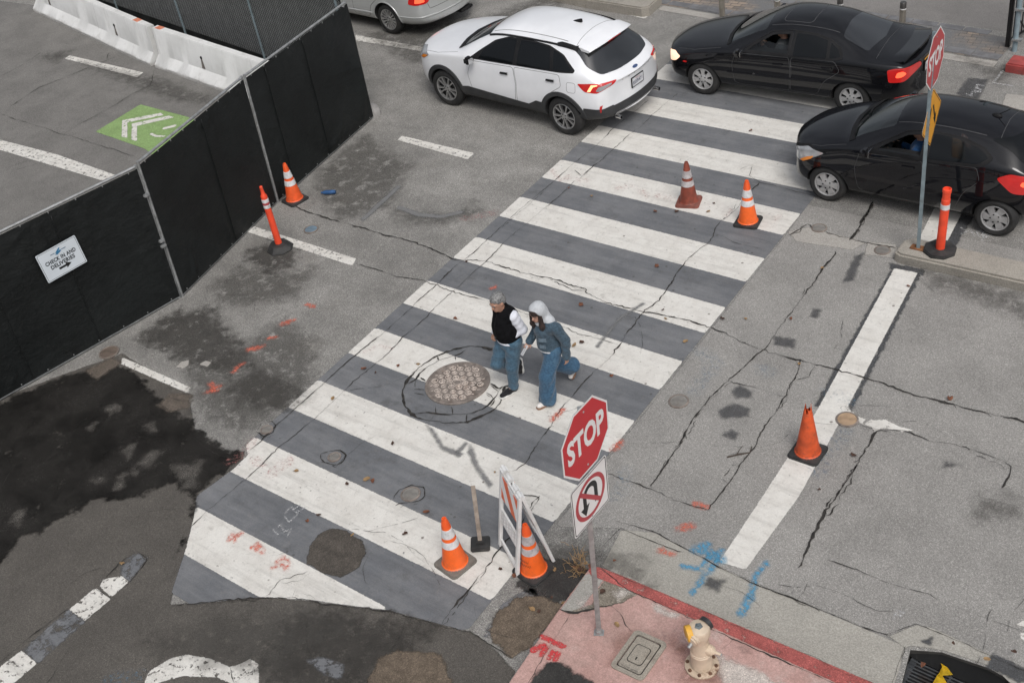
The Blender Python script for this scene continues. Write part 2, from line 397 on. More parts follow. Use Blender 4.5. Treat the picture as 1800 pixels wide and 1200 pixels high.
Z1, Z2, Z3, Z4, Z5, Z6, Z7 = .002, .004, .006, .008, .010, .012, .015
M_TARS = decal_mat('soft_tar_mark', flat((.085, .085, .087), .75, .2, 9), amp=.06, soft=.035, scale=11, detail=9, opacity=.72)
# broad surfaces
LL = [(-40, 900), (0, 700), (120, 655), (215, 622), (330, 690), (345, 770), (400, 800), (432, 792), (425, 812), (375, 850), (345, 885), (330, 960), (298, 1063), (385, 1056), (460, 1050), (545, 1056), (622, 1066), (682, 1074), (776, 1097), (832, 1112), (870, 1140), (905, 1180), (872, 1240), (760, 1500), (300, 2000), (-500, 1700), (-500, 1000)]
layer('asphalt_overlay', Z1, M_NEWASPH, [LL], margin=.12, cell=.06)
layer('lane_surface', Z1, M_ROAD2, [[(-20, 0), (-20, 420), (240, 300), (560, 60), (420, 165), (275, 118), (60, 10)]], margin=.12, cell=.1)
layer('lane_surface', Z1, M_OLDCONC, [[(975, 925), (1378, 418), (1420, 360), (1800, 440), (2100, 520), (2300, 900), (2100, 1250), (1800, 1178), (1612, 1098), (1590, 1106), (1563, 1118), (1397, 1054), (1244, 986), (1085, 928)]], margin=.05, cell=.07)
# crosswalk
XE = lambda y, side: (-10.1897 if side == 0 else -5.9372)-.0498*y
Y0, PER, SW = 6.8148, 1.2261, .6015
def xw(y): return [(XE(y, 0), y), (XE(y, 1), y)]
clipxw = px([(345, 872), (410, 825), (436, 800), (430, 770), (480, 700)])+[(XE(9, 0)-.5, 9), (-12.5, 18.9), (-5, 18.9), (XE(5, 1)+.6, 5.6)]+px([(850, 1130), (831, 1112), (776, 1097), (682, 1072), (622, 1065), (545, 1054), (458, 1049), (388, 1056), (296, 1068), (302, 1040), (328, 962), (342, 905)])
ybot = 3.9
crosswalk = obj('crosswalk_ground_coat', sd_sheet([[(XE(ybot, 0), ybot), (XE(ybot, 1), ybot), (XE(18.55, 1), 18.55), (XE(18.55, 0), 18.55)]], Z2, .04, .07, clip=clipxw), M_GREY, road)
for k in range(-2, 10):
    y = Y0+k*PER; q = [xw(y)[0], xw(y)[1], xw(y+SW)[1], xw(y+SW)[0]]
    obj('crosswalk_stripe', sd_sheet([q], Z3, .03, .04, clip=clipxw), M_WHITE, road)
# lines
layer('stop_bar', Z3, M_WHITE, [[(1572, 472), (1613, 480), (1480, 735), (1405, 872), (1311, 1001), (1264, 988), (1365, 835), (1440, 715)]], margin=.03, cell=.03)
layer('stop_bar', Z3, M_WHITE, [[(1643, 365), (1690, 376), (1655, 445), (1607, 436)]], margin=.03, cell=.03)
layer('paint_border', Z2, M_TAR, [[(1562, 463), (1628, 474), (1622, 484), (1566, 474)], [(1690, 376), (1712, 382), (1672, 446), (1655, 443)]], lines=[([(1568, 478), (1500, 600), (1436, 714)], .028), ([(1614, 484), (1560, 590), (1486, 735)], .026)], margin=.03, cell=.02)
layer('lane_line', Z3, M_LINE, [
    [(625, 62), (770, 88), (771, 96), (626, 72)], [(699, 247), (706, 239), (834, 270), (822, 281)],
    [(434, 408), (446, 398), (626, 455), (620, 468)], [(215, 628), (336, 681), (331, 692), (213, 640)],
    [(-20, 241), (-20, 258), (180, 318), (205, 309), (100, 272)], [(114, 104), (122, 98), (252, 128), (242, 137)],
    [(960, -6), (975, -6), (1146, 22), (1134, 34)]], margin=.03, cell=.03)
layer('dashed_line', Z3, M_LINE, [[(0, 1172), (38, 1143), (66, 1166), (25, 1200), (-10, 1215)], [(122, 1071), (168, 1033), (195, 1053), (150, 1091)], [(175, 1030), (182, 1018), (214, 1012), (227, 1022), (196, 1050)]], margin=.03, cell=.03)
layer('dashed_line_gap', Z2, M_LGREY, [[(40, 1142), (122, 1070), (150, 1092), (66, 1166)], [(212, 1012), (214, 990), (240, 970), (258, 982), (228, 1022)]], margin=.05, cell=.03)
layer('old_arrow', Z3, M_LINE, [[(262, 1180), (300, 1157), (330, 1150), (372, 1158), (404, 1172), (425, 1166), (440, 1157), (455, 1168), (456, 1200), (430, 1215), (405, 1200), (380, 1190), (320, 1188), (280, 1200), (250, 1212)]], margin=.06, cell=.03)
layer('bike_lane_marking', Z2, M_GREEN, [[(247, 184), (330, 206), (380, 230), (300, 300), (255, 262), (168, 232)]], margin=.05, cell=.04)
layer('chevron', Z3, M_LINE, [[(215, 212), (283, 199), (288, 203), (224, 216), (224, 243), (214, 241)], [(232, 218), (297, 204), (306, 207), (241, 222), (241, 249), (231, 246)]], margin=.02, cell=.02)
layer('chevron', Z3, M_LINE, lines=[([(266, 236), (275, 240), (288, 240)], .03), ([(290, 226), (306, 222)], .05)], margin=.03)
# dark and damp areas
layer('damp_patch', Z4, M_WET, [[(-40, 900), (-40, 730), (0, 708), (110, 662), (205, 634), (270, 690), (300, 712), (333, 744), (386, 785), (426, 801), (400, 826), (352, 868), (342, 905), (338, 925), (312, 978), (330, 925), (336, 880), (321, 859), (293, 853), (245, 881), (225, 873), (169, 877), (120, 897), (80, 917), (36, 945), (0, 990), (-40, 1010)]], margin=.4, cell=.05)
M_DRY = decal_mat('dry_patch_in_damp', flat((.090, .083, .074), .85, .25, 3), amp=.16, soft=.07, scale=6, detail=12, opacity=.75, amp2=.05)
layer('dry_patch', Z4+.0005, M_DRY, [[(203, 797), (222, 782), (241, 781), (228, 806)], [(243, 816), (256, 797), (277, 788), (281, 801), (262, 822)], [(160, 846), (172, 838), (186, 837), (178, 850)], [(205, 858), (214, 838), (224, 830), (212, 860)], [(228, 834), (236, 826), (238, 834)], [(303, 820), (325, 814), (354, 813), (350, 838), (348, 858), (325, 860), (316, 840)], [(188, 716), (202, 712), (213, 724), (196, 730)], [(256, 748), (268, 744), (277, 757), (266, 760)], [(20, 918), (32, 900), (46, 898), (34, 922)], [(150, 752), (170, 744), (160, 758)]], margin=.12, cell=.025)
layer('tan_patch', Z4+.0006, decal_mat('tan_dirt', flat((.135, .112, .092), .9, .2, 6), amp=.08, soft=.04, scale=7, detail=9, opacity=.8), [[(278, 712), (300, 692), (340, 694), (330, 718), (296, 724)], [(150, 652), (196, 628), (212, 640), (170, 668)]], margin=.12, cell=.025)
layer('pale_flake', Z5, M_LIGHTC, [[(310, 645), (318, 636), (332, 634), (333, 642), (322, 649)], [(352, 640), (362, 634), (372, 638), (364, 646)]], margin=.05, cell=.02)
layer('stain', Z4, M_STAIN, [[(240, 596), (300, 550), (370, 545), (410, 590), (440, 640), (400, 655), (330, 640), (290, 620)],
    [(408, 672), (450, 655), (500, 665), (530, 695), (495, 718), (440, 712), (405, 700)],
    [(436, 440), (470, 428), (520, 440), (510, 470), (470, 478), (440, 466)]], margin=.3, cell=.05)
layer('stain', Z4+.001, M_STAINL, [[(375, 500), (420, 470), (520, 480), (560, 470), (520, 520), (440, 540), (380, 530)], [(560, 300), (640, 238), (720, 290), (690, 360), (600, 385), (555, 345)],
    [(330, 650), (420, 610), (500, 560), (560, 600), (540, 700), (420, 760), (350, 720)], [(690, 370), (800, 380), (835, 355), (840, 372), (780, 395), (700, 390)],
    [(640, 60), (860, 30), (1000, -20), (1000, 0), (830, 95), (720, 110)], [(1620, 470), (1800, 520), (1800, 560), (1640, 500)],
    [(75, 100), (130, 88), (100, 112)], [(140, 110), (280, 140), (420, 190), (300, 175)], [(930, 985), (1010, 950), (1120, 985), (1140, 1030), (1060, 1010), (1030, 1010)],
    [(1690, 100), (1750, 120), (1790, 110), (1760, 150)], [(1725, 868), (1790, 885), (1785, 905), (1722, 912)], [(250, 1130), (400, 1090), (560, 1080), (640, 1110), (520, 1150), (480, 1190), (300, 1150)]], margin=.25, cell=.07)
layer('stain', Z4, M_STAIN, [[(520, 1092), (590, 1080), (690, 1092), (760, 1110), (690, 1160), (640, 1210), (500, 1210), (470, 1160), (490, 1120)]], margin=.3, cell=.05)
layer('asphalt_patch', Z5, M_PATCH, [[(583, 929), (607, 933), (638, 952), (644, 972), (630, 999), (599, 1016), (568, 1007), (540, 991), (544, 960), (560, 940)]], margin=.04, cell=.03)
layer('soil_patch', Z4, M_BLACKSOIL, [[(905, 1030), (960, 985), (1005, 985), (1035, 1003), (1002, 1055), (975, 1062), (940, 1048)]], margin=.12, cell=.03)
layer('soil_patch', Z5, M_SOIL, [[(872, 1078), (905, 1052), (950, 1048), (992, 1062), (975, 1090), (930, 1140), (900, 1155), (868, 1132), (862, 1105)], [(668, 1158), (700, 1142), (775, 1150), (800, 1210), (640, 1215)]], margin=.12, cell=.03)
layer('worn_concrete', Z4, M_LGREY, [[(848, 1120), (885, 1060), (935, 1030), (948, 1048), (915, 1075), (880, 1090), (862, 1120)], [(540, 1160), (570, 1155), (607, 1170), (600, 1195), (570, 1185)]], margin=.06, cell=.03)
layer('worn_concrete', Z3, M_LIGHTC, [[(1385, 408), (1420, 400), (1500, 420), (1520, 428), (1500, 440), (1400, 425)], [(1525, 425), (1575, 430), (1580, 455), (1520, 448)], [(1768, 165), (1810, 170), (1810, 205), (1762, 185)]], margin=.06, cell=.03)
layer('tar_mark', Z4, M_TARS, [[(1503, 452), (1518, 445), (1500, 492), (1481, 498)], [(1430, 543), (1443, 545), (1436, 560), (1425, 557)], [(1360, 592), (1398, 597), (1395, 612), (1362, 606)],
    [(1285, 690), (1300, 678), (1322, 690), (1318, 700), (1295, 700)], [(1262, 722), (1290, 710), (1318, 720), (1315, 732), (1270, 736)], [(1272, 765), (1285, 756), (1298, 762), (1292, 774)],
    [(1738, 396), (1747, 400), (1740, 412), (1730, 408)], [(1702, 138), (1738, 140), (1714, 185), (1682, 165)], [(1245, 1015), (1275, 1020), (1262, 1040), (1238, 1030)],
    [(1660, 812), (1690, 818), (1660, 822)]], margin=.05, cell=.02)
layer('grey_smear', Z5, M_SMEAR, [[(750, 748), (762, 756), (780, 784), (815, 798), (806, 804), (776, 790)], [(826, 782), (832, 790), (842, 820), (866, 852), (860, 858), (838, 828), (822, 795)], [(800, 795), (818, 778), (822, 780), (806, 800)]], margin=.06, cell=.02)
layer('grey_smear', Z5, M_SMEAR, lines=[([(703, 366), (735, 378), (775, 382), (810, 374)], .05), ([(1050, 610), (1090, 560), (1130, 535)], .02), ([(640, 385), (700, 330)], .05)], margin=.06)
# far pavement
layer('far_pavement', Z1, M_PLAZA, [[(-14, 20.6), (-5.6, 20.25), (14, 19.5), (14, 45), (-14, 45)]], margin=.03, cell=.5, world=True)
FAR = lambda x: 19.29+(x+12.37)*(-.0647)
layer('far_kerb', Z3, M_LIGHTC, [[(-12.5, FAR(-12.5)), (-5.72, FAR(-5.72)), (-5.72, FAR(-5.72)+.22), (-12.5, FAR(-12.5)+.22)]], margin=.03, cell=.05, world=True)
# gutter and drain apron
layer('gutter', Z2, M_GUTTER, [[(1092, 931), (1150, 936), (1244, 986), (1337, 1031), (1397, 1054), (1487, 1091), (1592, 1136), (1570, 1210), (1500, 1215), (1300, 1110), (1150, 1040), (1058, 995)]], margin=.03, cell=.04)
layer('drain_apron', Z3, M_GUTTER, [[(1563, 1118), (1612, 1098), (1640, 1104), (1800, 1178), (1860, 1210), (1820, 1240), (1745, 1172), (1660, 1143), (1600, 1134), (1592, 1140)]], margin=.03, cell=.03)
layer('grey_smear', Z4, M_TAR, [[(1745, 1150), (1800, 1172), (1830, 1190), (1790, 1200), (1735, 1172)], [(1620, 1128), (1640, 1118), (1632, 1136)]], margin=.04, cell=.02)
# pale arrow legs at the right edge
layer('road_arrow', Z3, M_LINE, [[(1785, 1098), (1797, 1091), (1815, 1092), (1815, 1105)], [(1790, 1112), (1815, 1112), (1815, 1135), (1797, 1124)]], margin=.03, cell=.02)
# spray marks
def blobs(lst, r=.05): return [([(u-6, v+3), (u+6, v-3)], r) for u, v in lst]
layer('orange_mark', Z5, M_ORANGE, lines=[([(541, 536), (551, 540)], .035), ([(498, 569), (506, 567)], .05), ([(506, 566), (516, 563)], .035), ([(473, 595), (484, 593)], .03), ([(440, 615), (450, 613)], .05), ([(450, 613), (462, 609)], .035), ([(412, 654), (418, 646), (427, 640)], .03), ([(364, 690), (371, 688)], .03), ([(370, 675), (378, 682), (386, 680)], .035), ([(372, 682), (380, 688)], .03),
    ([(404, 950), (410, 940)], .018), ([(412, 952), (418, 940)], .018), ([(404, 944), (426, 938)], .018), ([(444, 962), (452, 958), (462, 970), (450, 966)], .03), ([(480, 998), (496, 994)], .02), ([(488, 988), (500, 980), (508, 992), (502, 1002)], .022), ([(1196, 930), (1214, 925)], .05), ([(1222, 886), (1240, 892)], .04), ([(1162, 968), (1182, 974)], .035), ([(863, 508), (871, 505)], .03), ([(972, 738), (988, 722)], .04), ([(1080, 790), (1092, 778)], .04)], margin=.08)
layer('faded_red_mark', Z5, M_PINK, lines=[([(405, 812), (430, 795), (446, 775)], .07), ([(445, 808), (462, 818)], .06), ([(478, 832), (505, 812)], .09), ([(640, 620), (668, 608), (690, 615)], .03), ([(970, 300), (985, 318), (1000, 310)], .04), ([(1000, 315), (1030, 318)], .05), ([(1085, 332), (1108, 328)], .06), ([(1125, 336), (1138, 345)], .05), ([(1155, 345), (1180, 350)], .07), ([(1276, 380), (1286, 370)], .04), ([(1360, 388), (1370, 380)], .04), ([(820, 385), (870, 375)], .09)], margin=.1)
layer('blue_mark', Z5, M_BLUE, lines=[([(1242, 958), (1222, 966), (1248, 972), (1268, 985)], .05), ([(1200, 996), (1232, 1000), (1250, 975)], .03), ([(1216, 1042), (1232, 1022), (1258, 990), (1268, 968)], .032), ([(1304, 1078), (1318, 1050)], .045), ([(1318, 1050), (1330, 1010), (1346, 990)], .03)], margin=.1)
layer('faded_blue_mark', Z5, M_BLUEF, lines=[([(1438, 828), (1450, 800), (1482, 762)], .12), ([(1084, 872), (1098, 850), (1102, 828)], .09), ([(1230, 620), (1260, 640), (1220, 690)], .1), ([(1340, 650), (1352, 655)], .1), ([(1455, 690), (1500, 705)], .08), ([(200, 1195), (240, 1190)], .1)], margin=.15)
layer('white_scribble', Z5, M_CHALK, lines=[([(502, 902), (512, 890), (524, 905), (508, 918), (500, 908)], .012), ([(486, 928), (494, 922), (498, 932), (488, 940), (480, 930)], .012), ([(500, 935), (512, 930), (506, 944)], .012), ([(515, 896), (528, 888)], .012), ([(525, 900), (536, 893)], .012),
    ([(1690, 402), (1700, 408), (1690, 412)], .02), ([(1704, 404), (1712, 414)], .02), ([(1716, 408), (1722, 416), (1730, 410), (1722, 406), (1716, 408)], .016), ([(1726, 424), (1730, 412), (1738, 414), (1732, 419)], .016),
    ([(1570, 1090), (1576, 1074), (1590, 1076), (1580, 1084)], .012), ([(1728, 152), (1718, 150), (1716, 156), (1724, 158), (1722, 163), (1712, 160)], .022), ([(1716, 164), (1708, 162), (1708, 168)], .018), ([(1708, 170), (1698, 166)], .018),
    ([(1762, 126), (1746, 147), (1780, 152)], .02)], margin=.03)
layer('red_mark', .1055, M_RED, lines=[([(954, 1119), (990, 1136)], .03), ([(938, 1142), (955, 1135)], .035), ([(952, 1150), (960, 1138)], .03), ([(966, 1156), (972, 1146)], .03), ([(976, 1158), (981, 1148)], .03)], margin=.05, z0=.1)
# ------------------------------------------------------------------ cracks and joints: one surface pattern
CRK_V, CRK_F = [], []
def crack(pts, wd=.010, jit=.012, world=False, z=Z7, gaps=0.0):
    P = np.array(pts if world else px(pts)); seg = np.hypot(*np.diff(P, axis=0).T); L = np.concatenate([[0], np.cumsum(seg)])
    n = max(3, int(L[-1]/.045)); t = np.linspace(0, L[-1], n)
    Q = np.stack([np.interp(t, L, P[:, 0]), np.interp(t, L, P[:, 1])], 1)
    T = np.gradient(Q, axis=0); T /= np.maximum(np.hypot(T[:, 0], T[:, 1]), 1e-9)[:, None]; Nn = np.stack([-T[:, 1], T[:, 0]], 1)
    r = RNG.standard_normal(n); lowf = np.convolve(RNG.standard_normal(n+8), np.ones(9)/3, 'valid')[:n]
    o = (r*.45+lowf)*jit; o[0] = o[-1] = 0
    Q = Q+Nn*o[:, None]
    wv = wd*np.clip(.75+.5*np.convolve(RNG.standard_normal(n+4), np.ones(5)/2.2, 'valid')[:n]+.25*RNG.standard_normal(n), .25, 2.2)
    wv[0] *= .3; wv[-1] *= .3
    b = len(CRK_V)
    for q, nn, ww in zip(Q, Nn, wv):
        CRK_V.append((q[0]+nn[0]*ww*.5, q[1]+nn[1]*ww*.5, z)); CRK_V.append((q[0]-nn[0]*ww*.5, q[1]-nn[1]*ww*.5, z))
    for i in range(n-1):
        if gaps and RNG.random() < gaps: continue
        CRK_F.append((b+2*i, b+2*i+1, b+2*i+3, b+2*i+2))
CR_MAIN = [
 ([(1140, 178), (1100, 210), (1077, 230), (1047, 258), (1013, 285), (973, 320), (933, 353), (883, 398), (838, 440), (800, 470), (760, 508), (700, 564), (666, 593), (611, 637), (560, 682), (509, 729), (486, 750), (458, 778), (427, 803)], .018, .008),
 ([(1190, 165), (1170, 183), (1140, 213), (1107, 238), (1080, 263), (1043, 293), (1007, 323), (967, 360), (920, 398), (870, 445), (800, 510), (700, 603), (642, 654), (599, 693), (556, 733), (497, 783), (454, 823), (435, 839), (389, 878), (338, 925)], .015, .010),
 ([(1336, 321), (1302, 356), (1273, 386), (1248, 421), (1197, 474), (1175, 503), (1154, 530), (1130, 550), (1090, 608), (1050, 650), (1013, 690), (990, 715), (967, 752), (937, 791), (922, 812), (900, 829)], .018, .014),
 ([(950, 872), (945, 877), (905, 935), (877, 971), (855, 997), (821, 1039), (778, 1097)], .018, .014),
 ([(505, 356), (529, 368), (600, 392), (700, 420), (760, 437), (800, 455), (860, 462), (920, 482), (967, 489), (1005, 505), (1030, 509), (1027, 517), (1050, 527), (1080, 536), (1130, 548), (1200, 562), (1250, 580), (1320, 608), (1340, 615), (1430, 640), (1510, 660), (1600, 692), (1800, 743), (1900, 768)], .026, .014),
 ([(625, 462), (700, 487), (745, 495), (780, 508), (798, 514), (836, 526), (858, 532), (901, 546), (935, 558), (987, 574), (1016, 586), (1079, 604), (1090, 608)], .013, .012),
 ([(1468, 443), (1424, 506), (1374, 571), (1345, 611), (1331, 622), (1309, 647), (1284, 669), (1247, 701), (1219, 741), (1187, 791), (1150, 844), (1142, 856)], .032, .016),
 ([(1406, 633), (1399, 662), (1381, 694), (1363, 727), (1345, 750), (1330, 784), (1300, 814), (1281, 851), (1259, 885), (1246, 900), (1187, 881), (1142, 858), (1069, 834)], .022, .018),
 ([(1284, 671), (1331, 683), (1377, 698)], .014, .01), ([(1432, 644), (1421, 665), (1399, 669)], .014, .01),
 ([(1542, 759), (1510, 810), (1480, 859), (1450, 907), (1420, 956), (1403, 999)], .045, .018),
 ([(1533, 757), (1583, 757), (1637, 777), (1675, 780), (1750, 806), (1780, 821), (1773, 844), (1761, 859)], .02, .02),
 ([(1080, 915), (1150, 934), (1244, 986), (1337, 1031), (1397, 1054), (1487, 1091), (1559, 1116), (1590, 1104), (1612, 1097), (1700, 1132), (1800, 1180), (1860, 1208)], .022, .012),
 ([(1420, 1024), (1416, 1040), (1401, 1056)], .012, .01), ([(1450, 983), (1562, 1026), (1634, 1046), (1656, 1061)], .012, .01), ([(1656, 1061), (1700, 1075), (1800, 1112)], .006, .01),
 ([(1200, 776), (1170, 815), (1144, 856)], .012, .012), ([(1200, 971), (1140, 948), (1091, 928), (1070, 950), (1050, 971), (1042, 1000)], .012, .012),
 ([(541, 1005), (494, 1022), (467, 1049)], .016, .014), ([(296, 1069), (340, 1062), (389, 1057), (459, 1051), (544, 1057), (622, 1067), (700, 1079), (776, 1097), (832, 1112), (855, 1129), (900, 1157)], .02, .014),
 ([(1250, 0), (1240, 20)], .01, .01), ([(1592, 1136), (1570, 1200), (1562, 1220)], .016, .006),
 ([(0, 202), (60, 220), (113, 237), (180, 258), (237, 276)], .014, .012), ([(113, 237), (187, 194), (230, 168), (264, 152), (272, 124)], .014, .014),
 ([(16, 190), (70, 155), (117, 137), (163, 117), (214, 97), (222, 92)], .014, .012), ([(0, 136), (40, 115), (74, 93)], .012, .012), ([(0, 300), (60, 282), (100, 262)], .01, .012), ([(30, 300), (80, 285), (90, 276)], .008, .012), ([(116, 78), (140, 81), (175, 80), (182, 84)], .01, .01), ([(237, 150), (290, 165), (330, 178)], .008, .012), ([(188, 105), (192, 94)], .012, .01),
 ([(120, 1070), (60, 1115), (0, 1165)], .012, .008), ([(170, 1035), (215, 990), (240, 970), (258, 985), (225, 1030)], .014, .01), ([(168, 1035), (185, 1045), (194, 1052)], .012, .01),
 ([(405, 1172), (412, 1200)], .014, .01), ([(340, 770), (355, 785), (380, 800), (420, 812)], .01, .014), ([(0, 860), (10, 840), (30, 815)], .006, .01),
 ([(1410, 520), (1415, 505)], .02, .006), ([(1512, 395), (1535, 355)], .05, .01), ([(1380, 415), (1420, 395), (1430, 402), (1500, 424), (1575, 438)], .02, .02), ([(1495, 422), (1512, 400), (1535, 360)], .05, .015), ([(1280, 800), (1310, 797)], .01, .006), ([(1316, 770), (1322, 790)], .008, .004),
 # bits round the sewer cover
 ([(889, 610), (864, 617), (847, 613), (824, 612), (800, 616), (783, 621), (767, 627), (745, 640), (733, 652), (725, 660), (717, 672), (709, 687), (709, 699), (713, 716), (724, 728), (737, 737), (756, 741), (780, 745), (807, 745), (823, 743), (847, 733), (867, 723), (879, 708), (889, 681), (900, 676)], .03, .010),
 ([(819, 616), (813, 622), (799, 627), (772, 633), (753, 644), (740, 655), (728, 671), (718, 675)], .02, .009), ([(727, 729), (753, 727), (772, 729), (796, 729), (827, 727), (847, 720), (860, 712), (873, 697), (880, 685)], .02, .009),
 ([(770, 628), (772, 634)], .016, .004), ([(800, 627), (801, 634)], .014, .004), ([(755, 742), (766, 729)], .014, .004), ([(820, 743), (821, 730)], .014, .004), ([(796, 729), (794, 716)], .012, .004), ([(767, 729), (766, 716)], .01, .004), ([(731, 670), (730, 682)], .014, .004), ([(728, 685), (746, 686)], .01, .003), ([(728, 692), (746, 695)], .01, .003), ([(862, 675), (876, 686), (884, 680)], .03, .006), ([(855, 691), (863, 697), (868, 703)], .016, .005), ([(740, 665), (748, 670)], .018, .004), ([(862, 715), (870, 703)], .018, .004),
 # rings round small lids
 ([(451, 760), (460, 745), (478, 741), (486, 748), (480, 762), (464, 769), (451, 760)], .022, .006), ([(565, 798), (578, 793), (600, 792), (610, 800), (604, 812), (590, 820), (572, 815), (563, 808), (565, 798)], .022, .007), ([(612, 800), (630, 785), (660, 768)], .008, .012), ([(692, 878), (705, 862), (725, 854), (745, 858), (748, 872), (735, 884), (710, 886), (695, 890)], .026, .012),
 ([(1300, 300), (1325, 290), (1320, 310), (1336, 322), (1430, 345)], .010, .016), ([(1010, 300), (1022, 310)], .01, .006), ([(1390, 330), (1440, 342), (1500, 360)], .006, .006), ([(850, 775), (900, 790)], .004, .004), ([(905, 870), (950, 875), (940, 890), (930, 905)], .012, .012),
]
for p, wd, j in CR_MAIN:
    rt_ = min(u for u, v in p) > 1040
    rg_ = all(700 < u < 906 and 600 < v < 750 for u, v in p)
    crack(p, wd*(1.05 if rg_ else .56 if rt_ else .66), j*(.6 if rt_ else 1))
    if wd > .014:                                   # crumbled side lines
        for q in range(2 if wd > .02 else 1):
            i0 = RNG.integers(0, max(1, len(p)-2)); seg_ = p[i0:i0+RNG.integers(2, 4)]
            if len(seg_) > 1: crack([(u+RNG.normal(0, 1.2), v+RNG.normal(0, 1.2)+2) for u, v in seg_], wd*.28, j*1.6, gaps=.25)
# hairline network over the older surfaces
for _ in range(46):
    u, v = RNG.uniform(0, 1800), RNG.uniform(380, 1190)
    if G(u, v).x < -13.6 and v < 700: continue
    a = RNG.uniform(0, 6.28); p = np.array(G2(u, v)); pts = [p]
    for k in range(RNG.integers(3, 9)):
        a += RNG.normal(0, .28); p = p+np.array([math.cos(a), math.sin(a)])*RNG.uniform(.08, .22); pts.append(p)
    crack(pts, .0035, .006, world=True, gaps=.2)
M_CRACK = simple('crack_dirt', (.030, .027, .024), .95, vary=.6, scale=16, obj=False)
obj('road_cracks', mesh_np('cracks', CRK_V, CRK_F), M_CRACK, road)
layer('paint_spill', Z3+.001, M_SPILL := decal_mat('spilled_white_paint', paint_white, amp=.045, e=.008, scale=16, wear=.36, wear_scale=14, wear_hi=.15), [[(1518, 746), (1530, 738), (1556, 738), (1580, 749), (1606, 757), (1592, 759), (1550, 752), (1538, 761), (1532, 752)], [(1476, 712), (1492, 716), (1502, 729), (1522, 737), (1516, 745), (1500, 738), (1482, 726)]], margin=.08, cell=.02)

# ================================================================== PAVEMENT WITH RED KERB
def pink_sh(n, v):
    c = n.mix(n.maprange(n.noise(v, 1.6, 6, .65), .3, .7), (.40, .245, .215), (.50, .325, .29))
    c = n.mix(n.math('MULTIPLY', n.maprange(n.noise(v, 2.3, 8, .7), .56, .72), .55), c, (.50, .42, .38))
    c = n.mix(n.math('MULTIPLY', n.maprange(n.noise(v, 3.7, 8, .75), .52, .74), .65), c, (.17, .115, .10)); c = n.mix(n.math('MULTIPLY', n.maprange(n.noise(v, 1.1, 6, .7), .5, .66), .4), c, (.30, .22, .19))
    c, g = speckle(n, v, c, .85, 1.15)
    return n.bsdf(c, .85, normal=n.bump(g, .25, .003), spec=.3)
def solid(name, build):
    n = N(name); return n.done(build(n, n.pos()))
M_PINKC = solid('pink_painted_concrete', pink_sh)
M_CONC = concrete_mat('kerb_concrete', (.30, .285, .255))
ZS = .10
walk_out = px([(1034, 1000), (1042, 996), (1054, 997), (1100, 1014.5), (1535, 1200)], ZS)+[(12, 6.50), (12, -6), (-5.46, -6)]+px([(894, 1199), (980, 1073)], ZS)
bm = BM(); prism(bm, walk_out[::-1], -.05, ZS, bev=.012); sidewalk = structure('sidewalk', bm, M_PINKC)
def wl(name, mat, polys, z, **k):
    for p in polys: obj(name, sd_sheet([px(p, ZS)], z, k.get('margin', .04), k.get('cell', .03), clip=walk_out), mat, sidewalk)
M_REDK = decal_mat('red_kerb_paint', flat((.34, .092, .082), .8, .22, 5), amp=.012, e=.004, scale=22, wear=.36, wear_scale=11, wear_hi=.2)
M_EFF = decal_mat('white_efflorescence', flat((.62, .57, .52), .9, .1, 8), amp=.10, soft=.05, scale=7, detail=9, opacity=.75)
M_RUB = decal_mat('broken_concrete', flat((.21, .185, .15), .95, .3, 14), amp=.05, e=.01, scale=14, detail=8)
M_GREYC = decal_mat('bare_grey_concrete', lambda n, v: conc_sh(n, v, (.34, .325, .295)), amp=.015, e=.004, scale=18)
M_RUST = decal_mat('rust_stain', flat((.17, .07, .04), .9, .2, 10, False), amp=.10, soft=.1, scale=7, detail=8, opacity=.45)
wl('bare_concrete', M_GREYC, [[(1030, 1008), (1066, 1012), (1052, 1030), (1020, 1068), (1003, 1076), (985, 1072)]], ZS+.002)
wl('broken_concrete', M_RUB, [[(1052, 1034), (1062, 1020), (1098, 1032), (1120, 1044), (1098, 1058), (1062, 1066), (1034, 1072), (1004, 1078), (1010, 1072), (1040, 1062)]], ZS+.003, margin=.08, cell=.02)
wl('efflorescence', M_EFF, [[(1075, 1040), (1098, 1034), (1110, 1042), (1085, 1056)], [(1148, 1064), (1190, 1082), (1180, 1086), (1150, 1072)], [(1255, 1148), (1275, 1158), (1330, 1180), (1400, 1215), (1280, 1215), (1262, 1180)], [(1015, 1060), (1032, 1050), (1026, 1066)]], ZS+.004, margin=.15)
wl('kerb_paint', M_REDK, [[(1034, 1000), (1040, 995), (1056, 996), (1101, 1013), (1540, 1200), (1620, 1240), (1520, 1222), (1470, 1200), (1101, 1035), (1038, 1011)]], ZS+.006)
wl('black_soil', M_BLACKSOIL, [[(962, 1166), (984, 1165), (1020, 1185), (1060, 1212), (928, 1212), (950, 1176)]], ZS+.004, margin=.12)
wl('rust_stain', M_RUST, [[(1198, 1178), (1215, 1165), (1262, 1172), (1262, 1200), (1205, 1200)], [(1085, 1130), (1110, 1110), (1075, 1165)], [(1180, 1130), (1210, 1140), (1200, 1160)]], ZS+.005, margin=.2)
KV, KF = CRK_V, CRK_F
CRK_V, CRK_F = [], []
for pts, wd in [([(1056, 1000), (1101, 1036), (1290, 1122), (1470, 1202), (1530, 1230)], .008), ([(1003, 1078), (970, 1128), (935, 1190), (925, 1205)], .007), ([(984, 1071), (1003, 1077), (1030, 1074), (1062, 1066), (1098, 1058)], .016), ([(1072, 1062), (1092, 1080), (1098, 1098), (1110, 1110)], .008), ([(1290, 1122), (1270, 1140)], .006), ([(1056, 998), (1200, 1060), (1540, 1203)], .006)]:
    crack([G2(u, v, ZS) for u, v in pts], wd, .008, world=True, z=ZS+.008)
